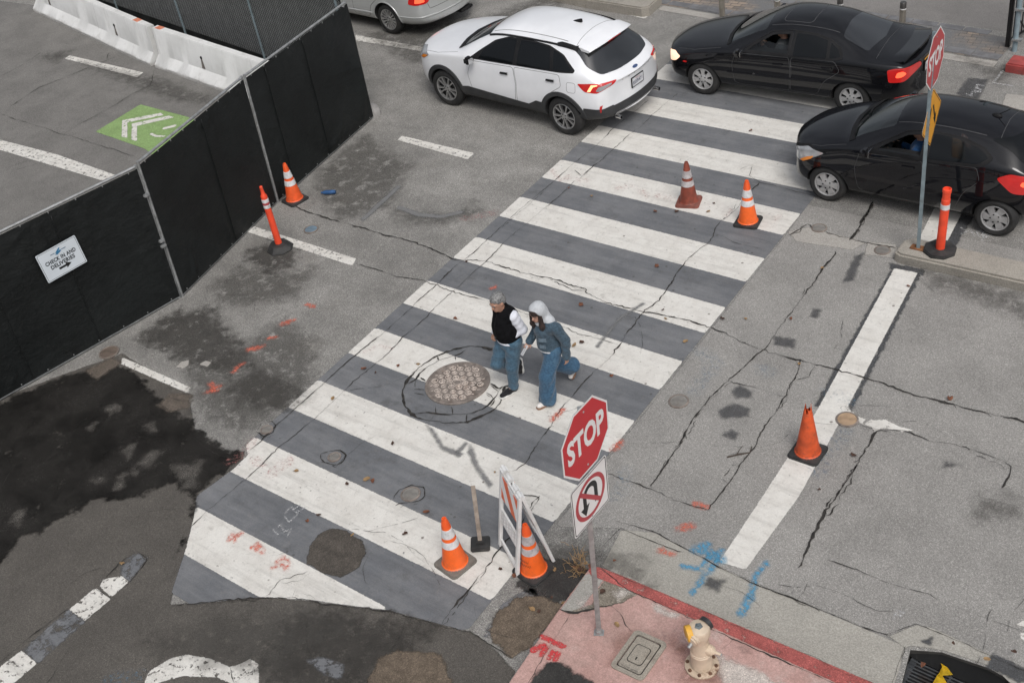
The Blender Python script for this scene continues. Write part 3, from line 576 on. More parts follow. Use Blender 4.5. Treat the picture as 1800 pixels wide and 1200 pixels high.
obj('pavement_cracks', mesh_np('cracks', CRK_V, CRK_F), M_CRACK, sidewalk)

# median kerb on the right: a real step
M_MED = concrete_mat('median_concrete', (.33, .305, .265), stain=(.12, .11, .10), amt=.6)
bm = BM(); prism(bm, [(-4.98, 12.99), (-4.90, 12.94), (3, 13.09), (3, 13.48), (-4.88, 13.40), (-4.98, 13.30)][::1], -.02, .15, bev=.03)
median = tag(obj('median_kerb', bm, M_MED, smooth=40), 'raised pale concrete median kerb under the far stop sign and orange post', 'kerb')
# kerb stub at the far side, red kerb
def kerb(name, label, pts, h, mat):
    bm = BM(); prism(bm, pts, -.02, h, bev=.025); return tag(obj(name, bm, mat, smooth=40), label, 'kerb')
M_REDB = simple('red_kerb_block', (.34, .06, .055), .8, vary=.2, scale=6, dirt=(.09, .07, .06), dirt_amt=.7, obj=False)
kerb('kerb_block', 'pale concrete kerb block at the top edge behind the white car', [(-13.95, 18.95), (-12.62, 18.9), (-12.5, 19.0), (-12.55, 19.55), (-16, 19.9), (-16, 19.2)], .2, M_MED)
kerb('red_kerb', 'dirty red painted kerb beside the black gate at upper right', [(-5.50, 18.76), (-3, 18.6), (-3, 18.95), (-5.50, 19.12)], .16, M_REDB)

# paver band behind the far kerb
def pavers():
    n = N('brick_pavers'); v = n.pos()
    mp = n.n('Mapping', i_Rotation=(0, 0, R(-3.7))); n.t.links.new(v, mp.inputs[0])
    b = n.n('TexBrick', i_Vector=mp.outputs[0], i_Scale=1.0, i_Color1=(.17, .145, .125), i_Color2=(.33, .26, .20), i_Mortar=(.075, .07, .065))
    b.inputs['Brick Width'].default_value = .22; b.inputs['Row Height'].default_value = .11; b.inputs['Mortar Size'].default_value = .008; b.inputs['Bias'].default_value = -.1
    c = n.mix(n.maprange(n.noise(v, 1.2, 5), .4, .62), b.outputs[0], (.15, .15, .15)); c, g = speckle(n, v, c, .8, 1.3)
    return n.done(n.bsdf(c, .85, normal=n.bump(b.outputs['Fac'], -.4, .006)))
M_PAV = pavers()
pv = [(-13.5, FAR(-13.5)+.25), (-5.74, FAR(-5.74)+.25), (-5.74, FAR(-5.74)+1.15), (-13.5, FAR(-13.5)+1.45)]
bm = BM(); bm.faces.new([bm.verts.new((x, y, .006)) for x, y in pv]); structure('paving', bm, M_PAV)
bm = BM()
for k in range(16):
    x0 = -13.4+k*.48
    if x0 > -5.8: break
    for dy, hh in ((.27, .20), (1.12, .18)):
        if dy > 1 and x0 > -6.3: continue
        box(bm, (x0+.23, FAR(x0)+dy+hh/2, .008), (.455, hh, .008), Euler((0, 0, R(-3.7))), .002)
structure('paving_border', bm, simple('slate_pavers', (.155, .155, .16), .8, vary=.25, scale=4, dirt=(.08, .07, .06), obj=False))

# ================================================================== STORM DRAIN
M_DARKC = simple('dark_pit_wall', (.035, .033, .030), .9, vary=.4, scale=7, dirt=(.015, .013, .012), obj=False)
M_IRONG = simple('grate_iron', (.085, .09, .095), .55, .6, vary=.3, scale=9, dirt=(.06, .035, .02), obj=False)
drain = thing('storm_drain', 'sunken storm drain with iron bar grate in the lower right corner', 'drain', (-1.8, 6.9, -.5))
def loc_bm(bm, o):
    bmesh.ops.translate(bm, vec=-Vector(o.location), verts=bm.verts); return bm
bm = BM(); top = [bm.verts.new((x, y, -.001)) for x, y in DRP]; bot = [bm.verts.new((x, y, -.6)) for x, y in DRP]; n_ = len(DRP)
for k in range(n_): bm.faces.new((top[k], top[(k+1) % n_], bot[(k+1) % n_], bot[k]))
bm.faces.new(bot); obj('pit', loc_bm(bm, drain), M_DARKC, drain)
u_ = Vector((.985, -.03, 0)).normalized(); v_ = Vector((u_.y, -u_.x, 0)); g0 = G(1612, 1142, -.10)
Mg = Matrix((u_, v_, Vector((0, 0, 1)))).transposed().to_4x4(); Mg.translation = g0-Vector(drain.location)
bm = BM(); gw, gd = 1.15, .52
for k in range(13): box(bm, (gw/2, .03+k*(gd-.06)/12, 0), (gw, .016, .045))
for x in (.03, .38, .76, 1.14): box(bm, (x, gd/2, -.004), (.06 if x == .03 else .018, gd, .045))
for y in (.0, gd): box(bm, (gw/2, y, 0), (gw, .03, .047))
bmesh.ops.transform(bm, matrix=Mg, verts=bm.verts); obj('grate', bm, M_IRONG, drain)
bm = BM(); a_, b_ = [], []
for t, dpt in ((0, .06), (.12, .10), (.3, .15), (.6, .22), (1.0, .30), (1.5, .42)):
    p_ = G(1598+178*t, 1137+37*t, -.03); a_.append(bm.verts.new(p_+Vector((0, .06, .012)))); q_ = p_+v_*dpt; q_.z = -.068; b_.append(bm.verts.new(q_))
for k in range(5): bm.faces.new((a_[k], a_[k+1], b_[k+1], b_[k]))
bmesh.ops.solidify(bm, geom=bm.faces[:], thickness=.012)
obj('inner_lip', loc_bm(bm, drain), simple('black_lip_sheet', (.010, .010, .010), .6, obj=False), drain)  # plain black strip between the apron and the grate
# yellow tape scrap
def tape():
    bm = BM(); c = [(0, .10, .03), (.05, .05, .05), (.01, .0, .02), (.04, -.06, .05), (.03, -.14, .03), (.06, -.2, .045)]
    prev = None
    for i, (x, y, z) in enumerate(c):
        wdt = (.035, .055, .02, .05, .045, .03)[i]; a = bm.verts.new((x-wdt, y+.01, z)); b = bm.verts.new((x+wdt, y-.015, z+.012*(-1)**i))
        if prev: bm.faces.new((prev[0], prev[1], b, a))
        prev = (a, b)
    bmesh.ops.solidify(bm, geom=bm.faces[:], thickness=.003); return bm
p = G(1652, 1186, -.065)
tag(obj('caution_tape', tape(), simple('yellow_tape', (.75, .50, .02), .45), loc=p), 'crumpled scrap of yellow tape lying on the drain grate', 'tape')

# ================================================================== LIDS
M_IRON = simple('rusty_cast_iron', (.235, .20, .175), .6, .2, vary=.25, scale=14, dirt=(.08, .05, .035), dirt_amt=.6, bump=.2)
M_IRONL = simple('worn_iron_relief', (.58, .50, .44), .5, .25, vary=.35, scale=10, dirt=(.22, .15, .11), dirt_amt=.85, dirt_scale=9)
M_HOLE0 = simple('hole_black', (.004, .004, .004), .9)
mc = (G(747, 680)+G(862, 668)+G(805, 636)+G(805, 715))/4
MR = .425
man = thing('manhole_cover', 'large round rusty iron sewer cover with hexagon pattern on the crossing', 'manhole cover', (mc.x, mc.y, 0), R(20))
bm = BM(); lathe(bm, [(MR, .006), (MR, .021), (MR-.015, .024), (MR-.035, .024), (MR-.037, .018), (MR-.042, .018)], 64, cap=False)
obj('rim', bm, M_IRON, man, 30)
bm = BM(); lathe(bm, [(MR-.042, .012), (MR-.042, .0225), (MR-.06, .0235), (.001, .0235)], 64, cap=False); obj('lid', bm, M_IRON, man, 30)
bm = BM()
def ring6(bm, x, y, r, wd, n=6, rot=0, z=.0265):
    o = []
    for rr, zz in ((r, .022), (r-.004, z), (r-wd+.004, z), (r-wd, .022)): o.append([bm.verts.new((x+rr*math.cos(2*math.pi*k/n+rot), y+rr*math.sin(2*math.pi*k/n+rot), zz)) for k in range(n)])
    for a, b in zip(o, o[1:]):
        for k in range(n): bm.faces.new((a[k], a[(k+1) % n], b[(k+1) % n], b[k]))
def hexlayout():
    out = []
    for i in range(-5, 6):
        for j in range(-5, 6):
            x = .105*(i+.5*j); y = .105*.866*j; r = math.hypot(x, y)
            if .1 < r < MR-.10: out.append((x, y))
    return out
for i, (x, y) in enumerate(hexlayout()):
    big = (i % 3 != 1); ring6(bm, x, y, .047 if big else .040, .014, 6, R(30)); ring6(bm, x, y, .020, .011, 10)
for r in (.085, .055): ring6(bm, 0, 0, r, .012, 28)
for k in range(20):
    a = 2*math.pi*k/20; r = MR-.085; box(bm, (r*math.cos(a), r*math.sin(a), .024), (.035, .012, .006), Euler((0, 0, a+.5)), .001)
obj('relief', bm, M_IRONL, man)
for x, y in ((-.30, 0), (-.24, .02), (.30, .0), (.25, -.02)): bm = BM(); lathe(bm, [(.016, .0242), (.001, .0246)], 12, (x, y, 0), cap=False); obj('pick_hole', bm, M_HOLE0, man)
def small_lid(label, u, v, r, mat, rz=0, detail=True):
    p = G(u, v); t = thing('valve_cover', label, 'valve cover', (p.x, p.y, 0), rz)
    bm = BM(); lathe(bm, [(r, .004), (r, .018), (r-.01, .020), (r-.018, .020), (r-.02, .014)], 28, cap=False); obj('rim', bm, M_IRON, t, 30)
    bm = BM(); lathe(bm, [(r-.02, .008), (r-.022, .0165), (r*.45, .0175), (.001, .0175)], 28, cap=False)
    if detail:
        ring6(bm, 0, 0, r*.6, .012, 16, 0, .021); ring6(bm, 0, 0, r*.25, .012, 10, 0, .021)
    obj('lid', bm, mat, t, 30); return t
M_LIDC = simple('grey_lid', (.20, .19, .175), .8, vary=.2, scale=12, dirt=(.09, .07, .055))
M_LIDB = simple('blue_grey_lid', (.15, .21, .26), .7, vary=.2, scale=12, dirt=(.09, .08, .07))
small_lid('round grey valve cover right of the crossing beside a pavement crack', 1193, 706, .125, M_LIDC)
small_lid('small valve cover in cracked hexagon cut-out on the lower grey band', 588, 804, .085, M_LIDC)
small_lid('round blue painted valve cover near the fence and orange post', 547, 404, .12, M_LIDB)
small_lid('small rough cover in broken asphalt on grey band left of the barricade', 722, 869, .12, M_LIDC)
small_lid('small cover at the left edge of the crossing in cracked ring', 469, 756, .085, M_LIDC)
small_lid('worn round cover set in pale concrete near the median kerb', 1440, 402, .11, M_LIDC, detail=False)
small_lid('tan round cover patch beside the stop line and bandless cone', 1489, 738, .13, simple('tan_lid', (.36, .25, .16), .9, vary=.25, scale=10, dirt=(.2, .15, .11)), detail=False)
small_lid('broken round cover in the pale concrete at the end of the median', 1551, 441, .11, M_LIDC)
small_lid('tiny round cover partly tucked under the fence bottom rail', 192, 620, .15, simple('brown_lid', (.13, .10, .08), .8, vary=.3, dirt=(.03, .025, .02)))
# water meter box in the pavement
cn_ = [G(1118, 1107, ZS), G(1175, 1131, ZS), G(1128, 1200, ZS), G(1072, 1170, ZS)]
c0 = sum(cn_, Vector())/4; ax = ((cn_[0]-cn_[3])+(cn_[1]-cn_[2])).normalized(); ry = math.atan2(ax.y, ax.x)
LX = ((cn_[0]-cn_[3]).length+(cn_[1]-cn_[2]).length)/2; LY = ((cn_[0]-cn_[1]).length+(cn_[3]-cn_[2]).length)/2
mb = thing('meter_box', 'rectangular concrete meter box set in the pink pavement by the hydrant', 'meter box', (c0.x, c0.y, ZS), ry)
M_BOXC = concrete_mat('meter_box_concrete', (.31, .28, .235), stain=(.13, .10, .08), amt=.8, obj=True)
def ringplate(bm, w0, h0, w1, h1, r0, r1, z0, z1):
    a, b = rrect(w0, h0, r0, 5), rrect(w1, h1, r1, 5); n = len(a)
    A = [bm.verts.new((x, y, z0)) for x, y in a]; A2 = [bm.verts.new((x, y, z1)) for x, y in a]; B2 = [bm.verts.new((x, y, z1)) for x, y in b]; B = [bm.verts.new((x, y, z0)) for x, y in b]
    for p, q in ((A, A2), (A2, B2), (B2, B)):
        for k in range(n): bm.faces.new((p[k], p[(k+1) % n], q[(k+1) % n], q[k]))
bm = BM(); ringplate(bm, LX, LY, LX-.085, LY-.085, .05, .03, -.02, .017); obj('frame', bm, M_BOXC, mb, 30)
bm = BM(); prism(bm, rrect(LX-.105, LY-.105, .025), -.02, .010, bev=.004); lidb = obj('lid', bm, M_BOXC, mb, 30)
bm = BM(); prism(bm, rrect(LX*.42, LY*.42, .03), .006, .016, Matrix.Translation((.0, 0, 0)), bev=.004); rd = obj('reader_lid', bm, M_BOXC, lidb, 30)
bm = BM(); ringplate(bm, LX*.42+.016, LY*.42+.016, LX*.42-.002, LY*.42-.002, .034, .03, .006, .0107); box(bm, (-.05, 0, .0165), (.035, .014, .002)); box(bm, (0, 0, .0), (LX-.095, LY-.095, .012)); obj('lid_gap', bm, M_CRACK, lidb)
tm = text_mesh('WATER METER', .028, .001); o = obj('lettering', tm, simple('worn_letters', (.17, .15, .13), .8), lidb); o.location = (-LX*.36, 0, .0112); o.rotation_euler = (0, 0, R(-90))

# ================================================================== CONES AND POSTS
M_CO = simple('orange_cone', (.80, .105, .022), .5, vary=.14, scale=8, dirt=(.34, .10, .05), dirt_amt=.6, dirt_scale=9)
M_COF = simple('bright_orange_cone', (.90, .14, .02), .5, vary=.08, scale=8, dirt=(.46, .12, .05), dirt_amt=.5, dirt_scale=9)
M_COB = simple('grimy_red_brown_cone', (.23, .052, .030), .6, vary=.3, scale=8, dirt=(.08, .04, .03), dirt_amt=.7)
M_COD = simple('dirty_orange_cone', (.58, .085, .022), .55, vary=.3, scale=6, dirt=(.16, .05, .03), dirt_amt=.8, dirt_scale=8)
M_REF = simple('reflective_band', (.66, .66, .66), .4, vary=.12, scale=18, dirt=(.30, .28, .27), dirt_amt=.6, dirt_scale=11)
M_REFD = simple('scuffed_reflective_band', (.48, .45, .45), .45, vary=.3, scale=18, dirt=(.16, .10, .10), dirt_amt=.8, dirt_scale=9)
M_RUB_ = simple('black_rubber', (.028, .028, .028), .7, vary=.3, scale=9, dirt=(.10, .09, .08), dirt_amt=.35, dirt_scale=6)
M_RUBG = simple('dusty_rubber', (.17, .155, .135), .8, vary=.2, scale=9, dirt=(.08, .07, .06), dirt_amt=.5)
M_RUBR = simple('grimy_red_base', (.22, .075, .055), .75, vary=.3, scale=8, dirt=(.09, .06, .05), dirt_amt=.7)
def cone(label, u, v, e0, e1, mats, bands=True, torn=False, h=.70, base=.36, tip=None, lean=(0, 0), scrawl=False):
    body_m, base_m, ref_m = mats
    p = G(u, v); a, b = G(*e0), G(*e1); rz = math.atan2(b.y-a.y, b.x-a.x)
    t = thing('traffic_cone', label, 'traffic cone', (p.x, p.y, 0), rz, 'traffic cones'); t.rotation_euler = (lean[0], lean[1], rz)
    bm = BM(); prism(bm, rrect(base, base, .05, 5), 0, .035, bev=.010); lathe(bm, [(.155, .03), (.150, .045), (.135, .048)], 28, cap=False); obj('base', bm, base_m, t, 40)
    rad = lambda z: .138+(.030-.138)*(z-.045)/(h-.045)
    bm = BM(); pr = [(.152, .040), (.146, .047), (rad(.055), .055)]+[(rad(z), z) for z in np.linspace(.1, h-.04, 10)]
    if not torn: pr += [(.030, h-.02), (.024, h), (.014, h), (.012, h-.03), (.002, h-.04)]
    lathe(bm, pr, 32, cap=False)
    if torn:
        bm.verts.ensure_lookup_table(); top = max(q.co.z for q in bm.verts)
        for q in bm.verts:
            if q.co.z > top-.06: 
                aa = math.atan2(q.co.y, q.co.x); q.co.z += .05*math.sin(aa*2+1)+.035*math.sin(aa*5)-(.02); q.co.x *= .9; q.co.y *= .9
    bo = obj('body', bm, body_m, t, 40)
    if tip is not None:
        bm = BM(); lathe(bm, [(rad(h-.12)+.002, h-.12), (rad(h-.05)+.002, h-.05), (.0305, h-.02), (.026, h+.001), (.014, h+.001)], 28, cap=False); obj('tip', bm, tip, t, 40)
    if bands:
        for z0, z1 in ((h-.25, h-.14), (h-.385, h-.30)):
            bm = BM(); lathe(bm, [(rad(z0)+.0005, z0-.002), (rad(z0)+.0035, z0), (rad(z1)+.0035, z1), (rad(z1)+.0005, z1+.002)], 32, cap=False); obj('reflective_band', bm, ref_m, t, 40)
    if scrawl:
        n = 60; sv = []; sf = []
        for ln in range(2):
            for k in range(n):
                aa = -2.3+ln*.15+k*1.3/n; z = .235-ln*.05+.012*math.sin(k*1.9+ln)+.008*math.sin(k*.7); r = rad(z)+.003
                for dz in (-.005, .005): sv.append((r*math.cos(aa), r*math.sin(aa), z+dz))
            for k in range(n-1):
                if (k % 11) < 9: i = ln*2*n+2*k; sf.append((i, i+1, i+3, i+2))
        obj('pen_scrawl', mesh_np('s', sv, sf), M_RUB_, t)
    return t
cone('orange cone with two white bands standing against the black fence', 519, 352, (499, 358), (518, 367), (M_CO, M_RUB_, M_REF))
cone('grimy dark red brown cone with matching base on a white stripe', 1211, 356, (1186, 362), (1231, 364), (M_COB, M_RUBR, M_REFD))
cone('clean orange cone with two white bands near the black hatchback', 1315, 391, (1291, 396), (1332, 401), (M_COF, M_RUB_, M_REF), tip=M_CO)
cone('dirty orange cone without bands and torn tip on the stop line', 1420, 796, (1390, 793), (1434, 808), (M_COD, M_RUB_, M_REF), bands=False, torn=True, h=.73)
cone('bright orange cone with dusty base on the lowest full white stripe', 801, 990, (766, 993), (801, 1018), (M_COF, M_RUBG, M_REF), tip=M_CO)
cone('orange cone with black scrawl standing inside the white barricade', 939, 1002, (904, 1010), (925, 1024), (M_COF, M_RUB_, M_REFD), scrawl=True, tip=M_CO)
M_DEL = simple('orange_red_post', (.82, .075, .028), .5, vary=.12, scale=6, dirt=(.4, .06, .04), dirt_amt=.4)
M_PBAND = simple('maroon_band', (.40, .06, .07), .5, vary=.1)
def delin(label, p, tall, kind, lean=(0, 0)):
    t = thing('channelizer_post', label, 'traffic post', p); t.rotation_euler = (*lean, R(12))
    oc = lambda r: [(r*math.cos(R(22.5+45*k)), r*math.sin(R(22.5+45*k))) for k in range(8)]
    bm = BM()
    if kind == 'grab':
        lathe(bm, [(.215, 0), (.215, .02), (.15, .10), (.09, .105), (.085, .11)], 8); 
    else: prism(bm, oc(.215), 0, .05, bev=.012); lathe(bm, [(.09, .045), (.085, .056), (.06, .056)], 24, cap=False)
    obj('base', bm, M_RUB_, t, 35)
    bm = BM()
    if kind == 'grab':
        lathe(bm, [(.054, .10), (.052, .5), (.050, tall-.19), (.051, tall-.165), (.034, tall-.135), (.030, tall-.12), (.024, tall-.03), (.026, tall-.01), (.018, tall), (.001, tall+.001)], 24, cap=False)
        bands = ((tall-.275, tall-.215, M_REF), (tall-.315, tall-.277, M_PBAND), (tall-.375, tall-.317, M_REF)); rr = .0525
    else:
        lathe(bm, [(.058, .05), (.057, .4), (.055, tall-.22), (.055, tall-.16), (.050, tall-.155), (.050, tall-.05), (.058, tall-.045), (.056, tall-.004), (.044, tall), (.040, tall-.03), (.001, tall-.03)], 24, cap=False)
        bands = ((tall-.30, tall-.225, M_REF),); rr = .0575
    obj('post', bm, M_DEL, t, 40)
    for z0, z1, m_ in bands:
        bm = BM(); lathe(bm, [(rr, z0), (rr+.002, z0+.002), (rr+.002, z1-.002), (rr, z1)], 24, cap=False); obj('reflective_band', bm, m_, t, 40)
delin('orange post with two white bands and grab top beside the fence', G(493, 437), 1.13, 'grab')
delin('orange post with one white band on octagon base on the median', G(1652, 441, .15), .98, 'plain', (R(2), R(2)))
# weathered lath on a rubber foot
p = G(845, 959); t = thing('marker_stake', 'weathered flat wooden stake on a small black rubber foot', 'stake', p, R(38)); t.rotation_euler = (R(-3), R(4), R(38))
M_WOOD = simple('weathered_wood', (.33, .285, .24), .85, vary=.35, scale=5, dirt=(.16, .09, .06), dirt_amt=.7, dirt_scale=9, bump=.3)
bm = BM(); box(bm, (0, 0, .03), (.21, .21, .055), bev=.012); box(bm, (0, 0, .07), (.09, .09, .03), bev=.008); obj('foot', bm, M_RUB_, t)
bm = BM(); box(bm, (0, 0, .47), (.046, .014, .80), bev=.003); obj('stake', bm, M_WOOD, t)
# ------------------------------------------------------------------ A-frame barricade
M_WPL = simple('white_plastic', (.72, .72, .71), .45, vary=.06, scale=6, dirt=(.42, .38, .33), dirt_amt=.45, dirt_scale=4)
def stripes():
    n = N('orange_white_sheeting'); v = n.pos(True); s = n.n('SeparateXYZ', i_0=v)
    k = n.math('FRACT', n.math('MULTIPLY', n.math('ADD', s.outputs[0], n.math('MULTIPLY', s.outputs[2], .95)), 3.3))
    c = n.mix(n.maprange(k, .5, .52), (.78, .78, .77), (.75, .13, .04)); return n.done(n.bsdf(c, .4))
fa, fb, fc = G(878, 955), G(911, 1014), G(975, 989)
wv = (fb-fa); ww = wv.length; rz = math.atan2(wv.y, wv.x); mid = (fa+fb)/2
dep = (fc-fb) @ Vector((-wv.y, wv.x, 0)).normalized()
bar = thing('folding_barricade', 'white folding A-frame barricade with orange striped top panel', 'barricade', (mid.x, mid.y, 0), rz)
HB = 1.06; dep = abs(dep)
for side, (y0, y1) in enumerate(((0, dep*.47), (dep, dep*.53))):
    ang = math.atan2(y1-y0, HB); M = Matrix.Translation((0, y0, 0)) @ Matrix.Rotation(-ang, 4, 'X'); Lh = math.hypot(HB, y1-y0)
    fr = obj('frame', (lambda bm: [box(bm, (sx*(ww/2-.028), 0, Lh/2), (.056, .036, Lh), bev=.006) for sx in (-1, 1)] and bm)(BM()), M_WPL, bar, 40); fr.matrix_local = M
    bm = BM(); box(bm, (0, 0, Lh*.815), (ww-.114, .022, Lh*.31), bev=.004); tp = obj('top_panel', bm, M_WPL, fr); 
    bm = BM(); box(bm, (0, -.0145 if side == 0 else .0145, Lh*.805), (ww-.125, .004, Lh*.26)); obj('striped_sheeting', bm, stripes(), fr)
    bm = BM(); box(bm, (0, 0, Lh*.43), (ww-.114, .022, Lh*.17), bev=.004)
    for i in range(3):
        for j in range(6): box(bm, (-.19+j*.076, -.012 if side == 0 else .012, Lh*(.385+.04*i)), (.02, .004, .02), Euler((0, R(45), 0)))
    obj('middle_panel', bm, M_WPL, fr)
    bm = BM(); box(bm, (0, 0, Lh*.09), (ww-.114, .022, .055), bev=.004); obj('bottom_rail', bm, M_WPL, fr)
for x in (-.22, -.08, .1, .22):
    bm = BM(); tube(bm, [(x-.05, dep*.5, HB+.004), (x+.05, dep*.5, HB+.004)], .022, 12); box(bm, (x, dep*.5, HB-.018), (.1, .075, .04), bev=.006); obj('hinge', bm, M_WPL, bar, 40)

# ================================================================== SIGNS
M_GALV = simple('galvanised_steel', (.36, .37, .37), .5, .55, vary=.2, scale=12, dirt=(.20, .19, .18), dirt_amt=.5)
M_GALVB = simple('blue_grey_steel', (.20, .25, .27), .55, .35, vary=.15, scale=9, dirt=(.13, .13, .13))
M_HOLE = simple('punched_hole', (.012, .012, .012), .9)
M_SRED = simple('sign_red', (.50, .022, .030), .42, vary=.06, scale=4, dirt=(.36, .05, .05), dirt_amt=.3)
M_SREDF = simple('faded_sign_red', (.45, .06, .065), .5, vary=.1, scale=4, dirt=(.36, .10, .10), dirt_amt=.5)
M_SWH = simple('sign_white', (.74, .74, .73), .42, vary=.04, scale=5)
M_SBK = simple('sign_black', (.012, .012, .013), .45)
M_SYE = simple('sign_yellow', (.72, .33, .03), .45, vary=.08, scale=4)
M_SRING = simple('sign_ring_red', (.42, .055, .065), .45, vary=.06, scale=5)
M_ALU = simple('sign_back_aluminium', (.45, .46, .46), .45, .8)
def sign_mat(C, yaw, tl, rl):
    n = Vector((math.cos(yaw)*math.cos(tl), math.sin(yaw)*math.cos(tl), math.sin(tl))); u = Vector((-math.sin(yaw), math.cos(yaw), 0)); v = n.cross(u)
    u2 = math.cos(rl)*u+math.sin(rl)*v; v2 = -math.sin(rl)*u+math.cos(rl)*v
    M = Matrix((u2, v2, n)).transposed().to_4x4(); M.translation = C; return M
def octo(s): a = s/2; b = a*math.tan(math.pi/8); return [(b, a), (-b, a), (-a, b), (-a, -b), (-b, -a), (b, -a), (a, -b), (a, b)]
def child_at(o, M, root): o.matrix_local = root.matrix_local.inverted() @ M if True else M
def inv_root(root): return (Matrix.Translation(root.location) @ root.rotation_euler.to_matrix().to_4x4()).inverted()
def stop_face(root, M, s, red):
    rel = inv_root(root) @ M
    bm = BM(); prism(bm, octo(s), -.003, 0); pl = obj('stop_sign', bm, M_ALU, root); pl.matrix_local = rel
    bm = BM(); prism(bm, octo(s*.998), .0002, .0012); obj('white_border', bm, M_SWH, pl)
    bm = BM(); prism(bm, octo(s*.945), .0014, .0022); obj('red_field', bm, red, pl)
    tm = text_mesh('STOP', s*.46, .017*s, width=s*.80); tx = obj('lettering', tm, M_SWH, pl); tx.location = (0, 0, .0032); tx.scale = (1, 1.0, 1)
    for y in (-s*.40, s*.40): bm = BM(); lathe(bm, [(.011, .0024), (.009, .006), (.001, .0065)], 10, (0, y, 0), cap=False); obj('bolt', bm, M_GALV, pl)
    return pl
def post(root, a, b, wd, mat, holes=True):
    """perforated square post from a to b (root local)"""
    d = (b-a); L = d.length; q = d.to_track_quat('Z', 'Y').to_matrix().to_4x4(); q.translation = a
    bm = BM(); box(bm, (0, 0, L/2), (wd, wd, L), bev=.004)
    if holes:
        h = wd/2+.0008
        for k in range(int(L/.0254/1)):
            z = .02+k*.0254
            for nx, ny in ((1, 0), (-1, 0), (0, 1), (0, -1)):
                t1 = Vector((-ny, nx, 0)); c = Vector((nx*h, ny*h, z)); r = .0055
                f = bm.faces.new([bm.verts.new(c+t1*r*math.cos(aa)+Vector((0, 0, r*math.sin(aa)))) for aa in (0, 1.047, 2.094, 3.1416, 4.189, 5.236)]); f.material_index = 1
    po = obj('post', bm, [mat, M_HOLE], root); po.matrix_local = q
    return po
# near stop sign
base = G(1053, 1112, ZS)
CAM = Vector((0, 0, CAMH))
C1 = CAM+(Vector((-5.02, 6.054, 2.413))-CAM)*.962; C2 = CAM+(Vector((-5.184, 6.193, 1.483))-CAM)*.934
t = thing('sign_post', 'leaning post with clean stop sign above a no U-turn sign', 'road sign', base)
M1 = sign_mat(C1, .038, -.027, -.042); M2 = sign_mat(C2, .017, -.039, -.011)
n1 = M1.to_3x3() @ Vector((0, 0, 1)); v1 = M1.to_3x3() @ Vector((0, 1, 0))
top = C1+v1*.33-n1*.030
post(t, Vector((0, 0, 0)), top-base, .048, M_GALV)
bm = BM(); box(bm, (0, 0, .006), (.10, .075, .01), Euler((0, 0, .5)), .004); tube(bm, [(0, 0, 0), (0, 0, .05)], .036, 8); obj('anchor_sleeve', bm, M_GALV, t)
stop_face(t, M1, .735, M_SRED)
s2 = .61*.934; rel = inv_root(t) @ M2
bm = BM(); prism(bm, rrect(s2, s2, .03), -.003, 0); pl = obj('no_u_turn_sign', bm, M_ALU, t); pl.matrix_local = rel
bm = BM(); prism(bm, rrect(s2, s2, .03), .0002, .001); obj('white_field', bm, M_SWH, pl)
def ring_strip(bm, pts0, pts1, z):
    n = len(pts0); A = [bm.verts.new((*p, z)) for p in pts0]; B = [bm.verts.new((*p, z)) for p in pts1]
    for k in range(n): bm.faces.new((A[k], A[(k+1) % n], B[(k+1) % n], B[k]))
bm = BM(); ring_strip(bm, rrect(s2*.965, s2*.965, .026), rrect(s2*.93, s2*.93, .022), .0016); obj('black_border', bm, M_SBK, pl)
circ = lambda r, n=48: [(r*math.cos(2*math.pi*k/n), r*math.sin(2*math.pi*k/n)) for k in range(n)]
# u-turn arrow: shaft down on the left with head, arc on top, stub on the right
bm = BM()
ro, ri = .115, .062; arc_o = [(ro*math.cos(a), .055+ro*math.sin(a)) for a in np.linspace(0, math.pi, 20)]; arc_i = [(ri*math.cos(a), .055+ri*math.sin(a)) for a in np.linspace(0, math.pi, 20)]
for k in range(19): bm.faces.new([bm.verts.new((*p, .0016)) for p in (arc_o[k], arc_o[k+1], arc_i[k+1], arc_i[k])])
for q in ([(ri, .055), (ri, -.115), (ro, -.115), (ro, .055)], [(-ro, .055), (-ro, -.05), (-ri, -.05), (-ri, .055)], [(-.158, -.05), (-(ro+ri)/2, -.165), (-.02, -.05)]): bm.faces.new([bm.verts.new((*p, .0016)) for p in q])
obj('u_turn_arrow', bm, M_SBK, pl)
bm = BM(); ring_strip(bm, circ(.236), circ(.193), .0022)
dx = .0225*.707; q = [(-.15-dx, .15-dx), (.15-dx, -.15-dx), (.15+dx, -.15+dx), (-.15+dx, .15+dx)]; bm.faces.new([bm.verts.new((x, y, .0022)) for x, y in q])
obj('prohibition_ring', bm, M_SRING, pl)
for y in (-s2*.42, s2*.42): bm = BM(); lathe(bm, [(.010, .0024), (.008, .006), (.001, .0065)], 10, (0, y, 0), cap=False); obj('bolt', bm, M_GALV, pl)
# far stop sign
base = G(1614, 436, .15)
C1 = CAM+(Vector((-5.001, 14.074, 2.421))-CAM)*.965
t = thing('sign_post', 'thin post with faded stop sign above a yellow diamond on the median', 'road sign', base)
M1 = sign_mat(C1, .095, -.003, .05); n1 = M1.to_3x3() @ Vector((0, 0, 1)); v1 = M1.to_3x3() @ Vector((0, 1, 0)); u1 = M1.to_3x3() @ Vector((1, 0, 0))
po = post(t, Vector((0, 0, 0)), C1+v1*.36-n1*.032-base, .048, M_GALVB)
bm = BM(); box(bm, (0, 0, .006), (.2, .12, .012), bev=.004); obj('base_plate', bm, simple('rust', (.20, .085, .035), .9, vary=.4, scale=14), t)
stop_face(t, M1, .735, M_SREDF)
dd = ((C1+v1*.36-n1*.032)-base).normalized()
C2 = C1-v1*.83-n1*.004
M2 = sign_mat(C2, .095, -.003, .05) @ Matrix.Rotation(R(45), 4, 'Z')
